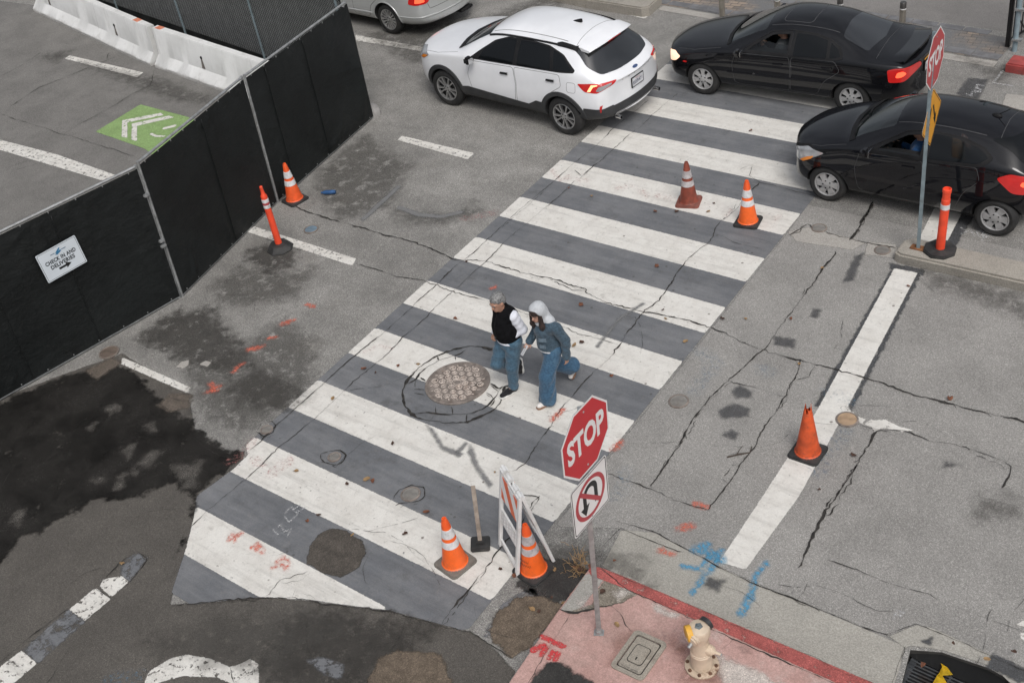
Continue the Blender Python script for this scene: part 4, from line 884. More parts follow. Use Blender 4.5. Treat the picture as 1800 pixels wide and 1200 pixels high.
bm = BM(); prism(bm, rrect(.60, .60, .04), -.003, 0); pl = obj('warning_sign', bm, M_ALU, t); pl.matrix_local = inv_root(t) @ M2
bm = BM(); prism(bm, rrect(.60, .60, .04), .0002, .0012); obj('yellow_field', bm, M_SYE, pl)
bm = BM(); r45 = Matrix.Rotation(R(-45), 4, 'Z')
for sx in (-1, 1):
    for q in ([(sx*.02, .16), (sx*.07, .16), (sx*.155, -.06), (sx*.115, -.075)], [(sx*.075, -.05), (sx*.195, -.01), (sx*.175, -.19)]):
        bm.faces.new([bm.verts.new(r45 @ Vector((x, y, .0018))) for x, y in (q if sx > 0 else q[::-1])])
obj('double_arrow', bm, M_SBK, pl)
bm = BM(); ring_strip(bm, rrect(.575, .575, .034), rrect(.555, .555, .03), .0018); obj('black_border', bm, M_SBK, pl)

# ================================================================== SCREENED FENCE
def fabric_mat(name, col, weave=True):
    n = N(name); v = n.pos(True)
    c = n.mix(n.maprange(n.noise(v, 1.1, 6, .7), .35, .7), tuple(x*.8 for x in col), tuple(x*1.5 for x in col))
    c = n.mix(n.math('MULTIPLY', n.maprange(n.noise(v, 5, 7, .75), .58, .8), .35), c, (.055, .055, .05))
    s = n.noise(v, 1.0, 5, .7, (1.2, 5, 9)); nb = n.bump(n.math('ADD', s, n.math('MULTIPLY', n.noise(v, 2.2, 4), .8)), .5, .04)
    return n.done(n.bsdf(c, .5, normal=nb, spec=.30))
M_FAB = fabric_mat('black_screen_fabric', (.0085, .0100, .0100))
def fence_panel(name, label, A, B, TA, TB, gap=.03, seams=(.5,), flaps=(), n1=70, n2=46, seed=0, clamp=False):
    """A,B base ends, TA,TB top ends"""
    A, B, TA, TB = (Vector(x) for x in (A, B, TA, TB)); rt = thing(name, label, 'fence panel', (A+B)/2); o = rt.location
    A, B, TA, TB = A-o, B-o, TA-o, TB-o
    nrm = (B-A).cross(TA-A).normalized()
    if nrm.x < 0: nrm = -nrm                     # towards the crossing
    P = lambda s, t: (A*(1-s)+B*s)*(1-t)+(TA*(1-s)+TB*s)*t
    rng = np.random.default_rng(seed)
    r = .021
    for t in (1, .015): bm = BM(); tube(bm, [P(0, t), P(1, t)], r, 10); obj('rail', bm, M_GALV, rt, 60)
    for s in (0.0, 1.0):
        bm = BM(); tube(bm, [P(s, -.0), P(s, 1.01)], .022, 10); obj('upright', bm, M_GALV, rt, 60)
    # screen with pull lines from its ties
    V, F = [], []
    ties = [(s, 1.0) for s in np.linspace(0, 1, 10)]+[(s, 0.0) for s in np.linspace(0, 1, 9)]+[(0, t) for t in (.2, .4, .6, .8)]+[(1, t) for t in (.2, .45, .6, .8)]
    W_, H_ = (B-A).length, (TA-A).length
    rays = [(ts*W_, tt*H_, a, rng.uniform(.25, .95), rng.uniform(.010, .032)) for ts, tt in ties for a in rng.uniform(0, 6.28, 4)]
    for i in range(n1+1):
        for j in range(n2+1):
            s, t = i/n1, j/n2; tt = .022+t*(.978-.012); x, y = s*W_, t*H_
            d = .010*mnoise.noise(Vector((x*1.3, y*.9, seed)))+.006*mnoise.noise(Vector((x*3.5, y*2, seed+5)))
            for (rx, ry, a, ln, am) in rays:
                dx, dy = x-rx, y-ry; u = dx*math.cos(a)+dy*math.sin(a); w_ = -dx*math.sin(a)+dy*math.cos(a)
                if 0 < u < ln: d += am*math.exp(-(w_/(.018+.03*u))**2)*(1-u/ln)*min(1, u*8)
            e = min(s, 1-s)*W_; f = min(t, 1-t)*H_; d *= min(1, min(e, f)*6+.15)
            V.append(P(s, tt)+nrm*(.028+d))
    for i in range(n1):
        for j in range(n2): k = i*(n2+1)+j; F.append((k, k+n2+1, k+n2+2, k+1))
    fb = obj('screen', mesh_np('screen', V, F), M_FAB, rt, 180)
    for k in range(9):
        for tt, z in ((.985, .03), (.035, .018)):
            bm = BM(); box(bm, P(.04+k*.115, tt)+nrm*.034, (.014, .014, z), bev=.003); obj('tie', bm, M_GALV, rt)
    for sm in seams:
        bm = BM(); pts = [P(sm, t)+nrm*.036 for t in np.linspace(.03, .96, 20)]; tube(bm, pts, .009, 6); obj('screen_seam', bm, M_FAB, rt, 180)
    if clamp:
        for t in (.42, .46, .8): bm = BM(); tube(bm, [P(1, t)-nrm*.05, P(1, t)+nrm*.06], .014, 8); box(bm, P(1, t)+nrm*.02, (.09, .09, .05), bev=.01); obj('clamp', bm, M_GALV, rt)
    return rt, P, nrm
H0 = 2.24
Q1, Q2, Q3 = G(321, 521), G(487, 357), G(655, 208)
T1, T2, T3 = G(242, 286, H0), G(427, 135, H0), G(607, 4, 2.2)
L0 = G(0, 705); dirL = (L0-Q1).normalized(); Q0 = Q1+dirL*3.6; TL = G(0, 405, 2.22); dT = (TL-T1).normalized(); T0 = T1+dT*3.6
g1 = (Q1-Q0).normalized()*.05
pA, PA, nA = fence_panel('fence_panel', 'black screened fence panel carrying the white deliveries sign', Q0, Q1-g1, T0, T1-g1+Vector((0, 0, -.04)), seams=(.32, .62), seed=3, clamp=True)
pB, PB, nB = fence_panel('fence_panel', 'black screened fence panel in the middle, behind the orange grab top post', Q1, Q2-Vector((.0, .03, 0)), T1, T2-Vector((0, .03, 0)), seams=(.55,), seed=5)
pC, PC, nC = fence_panel('fence_panel', 'black screened fence panel nearest the white car, at the far end', Q2+Vector((0, .03, 0)), Q3, T2+Vector((0, .03, 0)), T3, seams=(.16, .52), seed=8)
bm = BM(); p = G(656, 200); lathe(bm, [(.16, 0), (.15, .08), (.10, .16), (.04, .2), (.001, .2)], 10, p); tag(obj('sandbag', bm, simple('grey_bag', (.28, .27, .26), .9, vary=.2, dirt=(.12, .11, .1)), smooth=50), 'small grey weight bag tucked behind the end post of the fence', 'sandbag')
# deliveries sign hung on the first panel
P1, P0_ = Q1, L0; nn = (P0_-P1).cross(T1-P1).normalized()
if nn.x < 0: nn = -nn
def on_plane(u, v, p0, n):
    d = CR*((u-900)/FPX)+CU*((600-v)/FPX)+CF; return Vector((0, 0, CAMH))+d*(((p0-CAM) @ n)/(d @ n))
pp = P1+nn*.06; cs = [on_plane(u, v, pp, nn) for u, v in ((62.4, 450.7), (132, 413), (152.5, 459.5), (85, 499))]
c = sum(cs, Vector())/4; ux = ((cs[1]-cs[0])+(cs[2]-cs[3])).normalized(); uy = nn.cross(ux).normalized()
sw, sh = ((cs[1]-cs[0]).length+(cs[2]-cs[3]).length)/2, ((cs[0]-cs[3]).length+(cs[1]-cs[2]).length)/2
M = Matrix((ux, uy, nn)).transposed().to_4x4(); M.translation = c
M_SPALE = simple('sign_pale_blue_white', (.62, .67, .71), .4, vary=.03, scale=3)
bm = BM(); prism(bm, rrect(sw, sh, .015), -.004, 0); sg = tag(obj('site_sign', bm, M_SPALE), 'white check in and deliveries sign with arrow, hung on the black fence', 'sign'); sg.matrix_local = M
bm = BM(); ring_strip(bm, rrect(sw*.955, sh*.94, .012), rrect(sw*.94, sh*.92, .011), .001); obj('border', bm, M_SBK, sg)
M_SLATE = simple('sign_lettering', (.022, .028, .035), .5)
for body, y, wd in (('CHECK IN AND', .035, sw*.76), ('DELIVERIES', -.045, sw*.60)):
    o = obj('lettering', text_mesh(body, .080, .0032, space=1.1, width=wd), M_SLATE, sg); o.location = (0, y, .0012)
bm = BM()
for q in ([(-.085, -.125), (.03, -.125), (.03, -.093), (-.085, -.093)], [(.025, -.152), (.105, -.109), (.025, -.066)]): bm.faces.new([bm.verts.new((*x, .0012)) for x in q])
obj('arrow', bm, M_SBK, sg)
bm = BM()
for q in ([(-.045, .125), (-.015, .115), (.045, .165), (.03, .178)], [(-.055, .105), (-.02, .09), (.055, .135), (.03, .142)], [(-.045, .09), (-.005, .098), (.035, .125), (.05, .118)]): bm.faces.new([bm.verts.new((*x, .0012)) for x in q])
obj('logo', bm, simple('logo_blue', (.03, .17, .32), .5), sg)
bm = BM()
for q in ([(-.115, .124), (-.05, .124), (-.05, .137), (-.115, .137)], [(.055, .127), (.12, .127), (.12, .14), (.055, .14)]): bm.faces.new([bm.verts.new((*x, .0011)) for x in q])
obj('logo_wordmark', bm, simple('logo_slate', (.13, .20, .27), .5), sg)

# ================================================================== JERSEY BARRIERS
def barrier_mat():
    n = N('whitewashed_concrete'); v = n.pos(True)
    c = n.mix(n.maprange(n.noise(v, 1.2, 7, .7), .3, .7), (.60, .60, .585), (.73, .73, .72))
    s = n.noise(v, 1.0, 6, .7, (5, 5, .8)); c = n.mix(n.math('MULTIPLY', n.maprange(s, .52, .75), .45), c, (.33, .32, .30))
    c = n.mix(n.math('MULTIPLY', n.maprange(n.noise(v, 3.3, 8, .8), .60, .78), .5), c, (.27, .25, .23))
    z = n.n('SeparateXYZ', i_0=v).outputs[2]; low = n.math('ADD', z, n.math('MULTIPLY', n.noise(v, 4, 5, .7), .16))
    c = n.mix(n.math('MULTIPLY', n.maprange(low, .09, .19, 1, 0), .6), c, (.22, .20, .18))
    g = n.noise(v, 30, 6, .7); return n.done(n.bsdf(c, .85, normal=n.bump(g, .35, .006), spec=.3))
M_BAR = barrier_mat()
def barrier(label, A, B):
    A, B = Vector((*A, 0)), Vector((*B, 0)); L = (B-A).length; d = B-A; rz = math.atan2(d.y, d.x)
    t = thing('concrete_barrier', label, 'concrete barrier', A, rz, 'white concrete barriers')
    prof = [(0, 0), (0, .07), (.165, .25), (.215, .78), (.235, .81), (.365, .81), (.385, .78), (.435, .25), (.60, .07), (.60, 0)]
    N_ = 40; V, F = [], []; rg = np.random.default_rng(int(L*100))
    for i in range(N_+1):
        x = L*i/N_
        for k, (y, z) in enumerate(prof):
            jx = jy = jz = 0
            if k == 1: jz = -.05*max(0, mnoise.noise(Vector((x*1.7, 3.3, 0)))); jy = .03*max(0, mnoise.noise(Vector((x*2.3, 1, 0))))
            jy += .004*mnoise.noise(Vector((x*2, z*4, 1)))
            if i in (0, N_): jx = (.03 if i == 0 else -.03)*(1 if 0 < k < 9 else .3)*(.5+rg.random())
            V.append((x+jx, y+jy, max(z+jz, 0)))
    n = len(prof)
    for i in range(N_):
        for k in range(n-1): F.append((i*n+k, (i+1)*n+k, (i+1)*n+k+1, i*n+k+1))
    F.append(tuple(range(n))); F.append(tuple(N_*n+k for k in range(n))[::-1])
    obj('body', mesh_np('b', V, F), M_BAR, t, 35)
    M_ORS = simple('orange_overspray', (.62, .22, .13), .85, vary=.2)
    for x in ((.90,) if 'left' in label else (.05,)):
        bm = BM(); box(bm, (L*x, .30, .812), (.22, .13, .003)); obj('paint_patch', bm, M_ORS, t)
    M_STN = simple('rust_streak', (.16, .14, .125), .9, vary=.3)
    for x in (.14, .72) if 'left' in label else (.42,):
        bm = BM(); lathe(bm, [(.035, 0), (.028, .012), (.001, .013)], 12, cap=False)
        o = obj('lifting_hole', bm, M_HOLE, t); o.location = (L*x, .183, .50); o.rotation_euler = (R(84), 0, 0)
        bm = BM(); bm.faces.new([bm.verts.new(q) for q in ((L*x-.02, .179, .48), (L*x+.02, .179, .48), (L*x+.07, .161, .27), (L*x-.05, .161, .27))]); obj('drip_stain', bm, M_STN, t)
    return t
barrier('whitewashed concrete barrier, the left of the two, running off the top left corner', (-27.75, 14.76), (-21.62, 13.55))
barrier('whitewashed concrete barrier on the right, ending behind the black fence', (-21.50, 13.56), (-17.3, 13.05))
# chain link fence with black backing behind the barriers
def chainlink():
    A, B = Vector((-27.5, 15.33, 0)), Vector((-15.25, 13.56, 0)); d = (B-A); L = d.length; rz = math.atan2(d.y, d.x); H = 2.3
    t = thing('chain_link_fence', 'chain link fence with black screen standing behind the white barriers', 'fence', A, rz)
    bm = BM(); s = .066; r = .0036
    def wire(x0, z0, x1, z1):
        tube(bm, [(x0, -.012, z0), (x1, -.012, z1)], r, 3, cap=False)
    zb = .55; hh = H-zb
    for k in range(int((L+hh)/s)):
        x0 = k*s-hh
        a, b = max(x0, 0), min(x0+hh, L)
        if b > a+.02: wire(a, zb+(a-x0), b, zb+(b-x0)); wire(a, H-(a-x0), b, H-(b-x0))
    obj('wire_mesh', bm, simple('wire', (.33, .34, .34), .5, .3), t)
    V, F = [], []; nx, nz = 80, 16
    for i in range(nx+1):
        for j in range(nz+1):
            x, z = L*i/nx, .05+(H-.1)*j/nz; V.append((x, .03+.02*mnoise.noise(Vector((x*1.2, z*1.1, 9)))+.012*math.sin(x*9), z))
    for i in range(nx):
        for j in range(nz): k = i*(nz+1)+j; F.append((k, k+nz+1, k+nz+2, k+1))
    obj('screen', mesh_np('s', V, F), M_FAB, t, 180)
    xs = [L-12.0, L-9.0, L-6.05, L-3.05, L-.1]
    for x in xs:
        bm = BM(); tube(bm, [(x, -.03, .3), (x, -.03, H+.05)], .024, 10); obj('post', bm, M_GALVB, t, 60)
    bm = BM(); tube(bm, [(0, -.02, H), (L, -.02, H)], .02, 8); obj('rail', bm, M_GALVB, t, 60)
    # the return leg towards the silver car
    return t
chainlink()
fence_panel('fence_panel', 'dark screened panel at the top edge between the chain link fence and silver sedan', (-15.95, 14.0, 0), (-19.3, 15.0, 0), (-15.95, 14.0, 2.25), (-19.3, 15.0, 2.25), seams=(), seed=12, n1=30, n2=24)
# ================================================================== BOLLARDS, GATE, POLE
M_STEEL = simple('brushed_steel', (.42, .39, .34), .35, .85, vary=.15, scale=6, dirt=(.22, .19, .15), dirt_amt=.5)
def bollard(label, u, v, h=.60):
    p = G(u, v); t = thing('bollard', label, 'bollard', p, 0, 'steel bollards along the far kerb')
    bm = BM(); lathe(bm, [(.055, 0), (.055, h-.13)], 24, cap=False); obj('tube', bm, M_STEEL, t, 40)
    bm = BM(); lathe(bm, [(.057, h-.13), (.057, h-.112)], 24, cap=False); obj('reflective_ring', bm, M_SWH, t, 40)
    bm = BM(); lathe(bm, [(.055, h-.112), (.055, h-.01), (.048, h), (.001, h)], 24, cap=False); obj('cap', bm, simple('dark_steel', (.12, .115, .11), .4, .7), t, 40)
bollard('steel bollard standing left of the black sedan hood on the far kerb', 1270, 37, .62)
bollard('steel bollard seen behind the black sedan windshield', 1367, 45, .62)
bollard('steel bollard seen just above the black sedan roof', 1476, 53, .62)
bollard('steel bollard with pale ring behind the black sedan trunk', 1585, 62, .62)
p = G(1768, 82); g_ = thing('iron_gate', 'black iron gate leaf on thick post at the upper right corner', 'gate', p, R(-4))
M_BKI = simple('black_iron', (.010, .010, .011), .5, vary=.2)
bm = BM(); box(bm, (.03, 0, 1.15), (.07, .07, 2.3), bev=.006); obj('post', bm, M_BKI, g_)
bm = BM()
for k in range(10): tube(bm, [(.06+.02*k, .12+.12*k, .1), (.06+.02*k, .12+.12*k, 2.2)], .011, 6)
obj('bars', bm, M_BKI, g_)
bm = BM()
for z in (.12, 2.15): tube(bm, [(.05, .05, z), (.27, 1.3, z)], .022, 8)
tube(bm, [(.09, .02, .62), (.2, .4, .1)], .014, 6); obj('frame', bm, M_BKI, g_)
p = G(1783, 90); g2 = thing('utility_pole', 'pale blue steel pole next to the black gate at upper right', 'pole', p)
bm = BM(); tube(bm, [(0, 0, 0), (0, 0, 3)], .042, 14); obj('tube', bm, simple('pale_blue_steel', (.28, .36, .40), .5, .3, vary=.12), g2, 60)
for z in (.22, .75): bm = BM(); box(bm, (.03, -.02, z), (.16, .1, .035), bev=.004); obj('bracket', bm, M_GALV, g2)
# ================================================================== HYDRANT
M_HYD = simple('hydrant_cream_paint', (.58, .475, .36), .5, vary=.1, scale=7, dirt=(.33, .23, .14), dirt_amt=.55, dirt_scale=6)
M_HYB = simple('hydrant_base_paint', (.50, .40, .30), .6, vary=.15, scale=9, dirt=(.13, .055, .03), dirt_amt=.95, dirt_scale=8)
M_RBOLT = simple('rusty_bolt', (.15, .085, .055), .8, .3, vary=.4)
p = G(1234, 1170, ZS); hy = thing('fire_hydrant', 'cream fire hydrant with yellow and black caps by the red kerb', 'fire hydrant', p, R(20)); hy.scale = (.95, .95, .89)
bm = BM(); lathe(bm, [(.165, 0), (.17, .01), (.17, .03), (.16, .036), (.105, .04), (.102, .055)], 32); obj('flange', bm, M_HYB, hy, 35)
for k in range(8):
    bm = BM(); a = 2*math.pi*k/8; lathe(bm, [(.019, .03), (.019, .052), (.010, .053), (.010, .066), (.001, .067)], 6, (.143*math.cos(a), .143*math.sin(a), 0), cap=False); obj('bolt', bm, M_RBOLT, hy)
bm = BM(); lathe(bm, [(.112, .045), (.108, .12), (.100, .22), (.101, .225), (.105, .23), (.105, .245), (.099, .25), (.098, .258), (.104, .262), (.104, .272), (.098, .276), (.093, .36), (.086, .42), (.088, .47), (.106, .53), (.110, .56), (.110, .61), (.100, .635), (.06, .655), (.001, .66)], 40, cap=False); obj('barrel', bm, M_HYD, hy, 35)
def stub(name, ang, z, prof, mat, tilt=0, par=None):
    bm = BM(); mt = Matrix.Rotation(ang, 3, 'Z') @ Matrix.Rotation(R(90-tilt), 3, 'Y'); lathe(bm, prof, 20, (0, 0, z), mat=mt, cap=False); return obj(name, bm, mat, par or hy, 35)
hd = lambda du, dv: 0
fw = math.atan2(-CF.y, -CF.x)-R(20)                       # towards the viewer, in hydrant axes
lf = fw-R(90)
o1 = stub('side_outlet', fw+R(52), .34, [(.055, .05), (.055, .115), (.048, .12), (.048, .135), (.040, .14), (.03, .15), (.018, .16), (.014, .215), (.001, .216)], M_HYD, -6)
stub('nut', fw+R(52), .34, [(.016, .16), (.013, .225), (.001, .226)], M_GALV, -6, o1)
o2 = stub('large_outlet', fw-R(48), .565, [(.072, .06), (.072, .12), (.055, .125), (.055, .14), (.001, .142)], M_HYD, -4)
stub('yellow_cap', fw-R(85), .585, [(.082, .075), (.085, .08), (.085, .128), (.07, .135), (.001, .137)], simple('yellow_cap', (.66, .36, .05), .5, vary=.15, dirt=(.4, .22, .08)), 0)
stub('nut', fw-R(48), .555, [(.020, .13), (.017, .19), (.001, .192)], M_GALV, -12, o2)
stub('black_cap', fw+R(125), .59, [(.070, .08), (.075, .085), (.075, .125), (.055, .135), (.001, .137)], simple('black_cap', (.03, .03, .032), .5, vary=.2), 6)
bm = BM(); lathe(bm, [(.045, .652), (.04, .664), (.02, .667), (.018, .685), (.001, .686)], 5, cap=False); obj('operating_nut', bm, simple('worn_blue_grey', (.16, .19, .20), .6, .3, vary=.3), hy)
# ================================================================== LITTER
p = G(578, 338, .045); bm = BM(); lathe(bm, [(.001, -.12), (.034, -.115), (.036, -.06), (.036, .05), (.030, .085), (.016, .11), (.016, .135), (.001, .136)], 18, cap=False)
o = tag(obj('plastic_bottle', bm, simple('blue_plastic', (.03, .09, .22), .3, vary=.2), smooth=40, loc=p), 'small blue bottle lying on the road near the fence cone', 'bottle'); o.rotation_euler = (R(90), 0, R(-62))
bm = BM(); pts = [G(1278, 803, .012), G(1295, 799, .02), G(1318, 795, .014), G(1322, 784, .012)]; tube(bm, pts, [.010, .008, .007, .004], 6); tube(bm, [pts[1], G(1300, 790, .03), G(1306, 783, .012)], [.006, .004, .003], 5)
tag(obj('twig', bm, simple('bark', (.06, .045, .035), .9)), 'dark broken twig lying on the pavement crack right of the crossing', 'twig')
M_LEAF = [simple('brown_leaf', (.16, .06, .03), .8, vary=.4), simple('tan_leaf', (.30, .19, .09), .8, vary=.4), simple('dark_leaf', (.07, .035, .022), .8, vary=.4)]
def leaf_mesh(seed):
    rg = np.random.default_rng(seed); bm = BM(); n = 9; c = bm.verts.new((0, 0, .012)); ring = []
    for k in range(n):
        a = 2*math.pi*k/n; r = .035*(.6+.55*rg.random())*(1.25 if k in (0, 4) else 1); ring.append(bm.verts.new((r*math.cos(a), r*.8*math.sin(a), .004+.02*rg.random())))
    for k in range(n): bm.faces.new((c, ring[k], ring[(k+1) % n]))
    me = bpy.data.meshes.new('leaf'); bm.to_mesh(me); bm.free(); me.materials.append(M_LEAF[seed % 3]); return me
leaves = [leaf_mesh(k) for k in range(6)]
SPOT = [(1022, 536), (1010, 607), (1023, 602), (700, 643), (735, 640), (660, 655), (640, 648), (870, 830), (712, 938), (655, 845), (645, 842), (1270, 560), (1075, 660), (935, 1070), (948, 1074), (1012, 998), (1030, 990), (1020, 1002), (1005, 1045), (992, 1060), (970, 1050), (1080, 985), (1170, 560), (1165, 545), (1597, 503), (1445, 472), (1782, 1145), (1622, 1168), (1735, 1158), (1676, 1130), (1040, 995), (975, 1000), (1190, 372), (1152, 372), (1245, 372), (1255, 358), (1000, 330), (1040, 345), (820, 460), (800, 560), (585, 700), (560, 905), (540, 915), (520, 828), (610, 850), (1320, 230), (1085, 1098), (1060, 1040), (1155, 468), (620, 940), (880, 1000), (905, 1012), (215, 990), (690, 780), (750, 900), (1405, 640), (1440, 860), (1390, 560), (1205, 600), (1500, 800), (1670, 700), (1310, 560)]
for i, (u, v) in enumerate(SPOT):
    o = bpy.data.objects.new('fallen_leaf', leaves[i % 6]); COL.objects.link(o); onw = (u > 1040 and v > 1030); o.location = G(u, v, ZS+.008 if onw else -.07 if (u, v) in ((1622, 1168),) else .016); o.rotation_euler = (0, 0, i*1.7); k = .55+.6*RNG.random(); o.scale = (k, k, k)
    tag(o, 'small dry curled leaf lying flat on the ground', 'leaf', 'dry leaves scattered on the ground')
bm = BM()
for k in range(60):
    u, v = RNG.normal(1018, 9), RNG.normal(998, 14); p = G(u, v, .02); a = RNG.uniform(0, 6.28); e = p+Vector((math.cos(a)*.09, math.sin(a)*.09, RNG.uniform(.01, .13))); tube(bm, [p, (p+e)/2+Vector((0, 0, .02)), e], .0025, 3, cap=False)
o = obj('dry_weeds', bm, M_LEAF[1]); tag(o, 'tuft of dry straw weeds beside the barricade leg and kerb corner', 'weeds')

# ================================================================== CARS
def paint(name, col, rough=.28, metal=0.0, flake=0, coat=1.0):
    coat = coat if max(col) > .1 else min(coat, 1.0)
    n = N(name); v = n.pos(True)
    c = n.mix(n.maprange(n.noise(v, 1.6, 5), .3, .7), tuple(x*.94 for x in col), tuple(min(1, x*1.05) for x in col))
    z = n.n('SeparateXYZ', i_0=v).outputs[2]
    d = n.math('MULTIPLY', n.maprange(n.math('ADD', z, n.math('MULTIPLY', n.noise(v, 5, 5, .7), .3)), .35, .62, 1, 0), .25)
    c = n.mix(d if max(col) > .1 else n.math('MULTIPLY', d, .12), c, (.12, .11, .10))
    dust = n.noise(v, 3, 6, .7); rg = n.math('ADD', rough, n.math('MULTIPLY', dust, .18))
    return n.done(n.bsdf(c, rg, metal, coat, .5 if max(col) > .1 else .02, coat_r=.03))
def glass(name, tint, refl=1.0, f0=.045, base=(.01, .01, .01)):
    n = N(name); lw = n.n('LayerWeight', i_Blend=.5).outputs['Facing']; fr = n.math('ADD', n.math('MULTIPLY', n.math('POWER', lw, 4.0), .9), f0); t = n.n('BsdfTransparent', i_Color=tint); g = n.n('BsdfGlossy', i_Color=(refl, refl, refl), i_Roughness=.015)
    m_ = n.n('MixShader', i_0=fr); n.t.links.new(t.outputs[0], m_.inputs[1]); n.t.links.new(g.outputs[0], m_.inputs[2]); return n.done(m_.outputs[0])
M_GLASSD = simple('privacy_glass', (.005, .006, .007), .06, vary=.1, scale=2, spec=.32); M_GLASSR = simple('rear_glass', (.010, .011, .012), .06, vary=.1, scale=2, spec=.9, coat=1.0)
M_GLASS = glass('tinted_glass', (.30, .33, .33)); M_WIND = glass('windshield_glass', (.46, .55, .53), f0=.12)
M_TRIM = simple('black_plastic_trim', (.013, .013, .014), .6, vary=.2, spec=.2); M_TRIMG = simple('grey_plastic_cladding', (.035, .036, .038), .6, vary=.2, scale=6, dirt=(.09, .085, .08), dirt_amt=.35)
M_SEAM = simple('panel_gap', (.05, .05, .052), .6); M_SEAMW = simple('panel_gap_pale', (.17, .17, .17), .7)
M_TYRE = simple('tyre_rubber', (.018, .018, .018), .75, vary=.25, scale=12, dirt=(.06, .055, .05), dirt_amt=.4)
M_ALLOY = simple('alloy_wheel', (.46, .46, .46), .32, .8, vary=.08); M_CAPS = simple('silver_hubcap', (.45, .45, .45), .4, .45, vary=.08, dirt=(.25, .23, .21), dirt_amt=.35)
M_WDARK = simple('dark_metal', (.02, .02, .021), .6, .3); M_CHROME = simple('chrome', (.6, .6, .6), .12, 1.0)  # one dark metal for brake discs, lug nuts and exhaust; bright chrome
M_IN = simple('car_interior', (.022, .022, .023), .8, vary=.2); M_INL = simple('seat_fabric', (.05, .05, .052), .85, vary=.2)
M_LENSR = simple('tail_lens_red', (.45, .015, .015), .15, coat=.8, vary=.1, emis=(1, .03, .02), estr=.12)
M_BRAKE = simple('brake_lamp_lit', (.7, .07, .03), .3, emis=(1, .12, .05), estr=1.5); M_BRAKEY = simple('brake_core_lit', (.9, .5, .2), .3, emis=(1, .36, .20), estr=1.6)
M_LENSC = simple('clear_lens', (.42, .43, .44), .12, .35, coat=1.0, vary=.15); M_AMBER = simple('amber_lens', (.72, .23, .03), .2, coat=.8, vary=.1)
M_HEADLIT = simple('headlamp_lit', (.8, .6, .45), .3, emis=(1, .62, .42), estr=1.1); M_PLATE = simple('licence_plate_white', (.62, .63, .65), .45); M_PLTX = simple('plate_letters', (.03, .04, .10), .5)
def gsub(me_bm, lv):
    o = bpy.data.objects.new('tmp', me_bm); COL.objects.link(o); md = o.modifiers.new('s', 'SUBSURF'); md.levels = lv; md.render_levels = lv
    dg = bpy.context.evaluated_depsgraph_get(); dg.update(); me = bpy.data.meshes.new_from_object(o.evaluated_get(dg)); bpy.data.objects.remove(o); return me
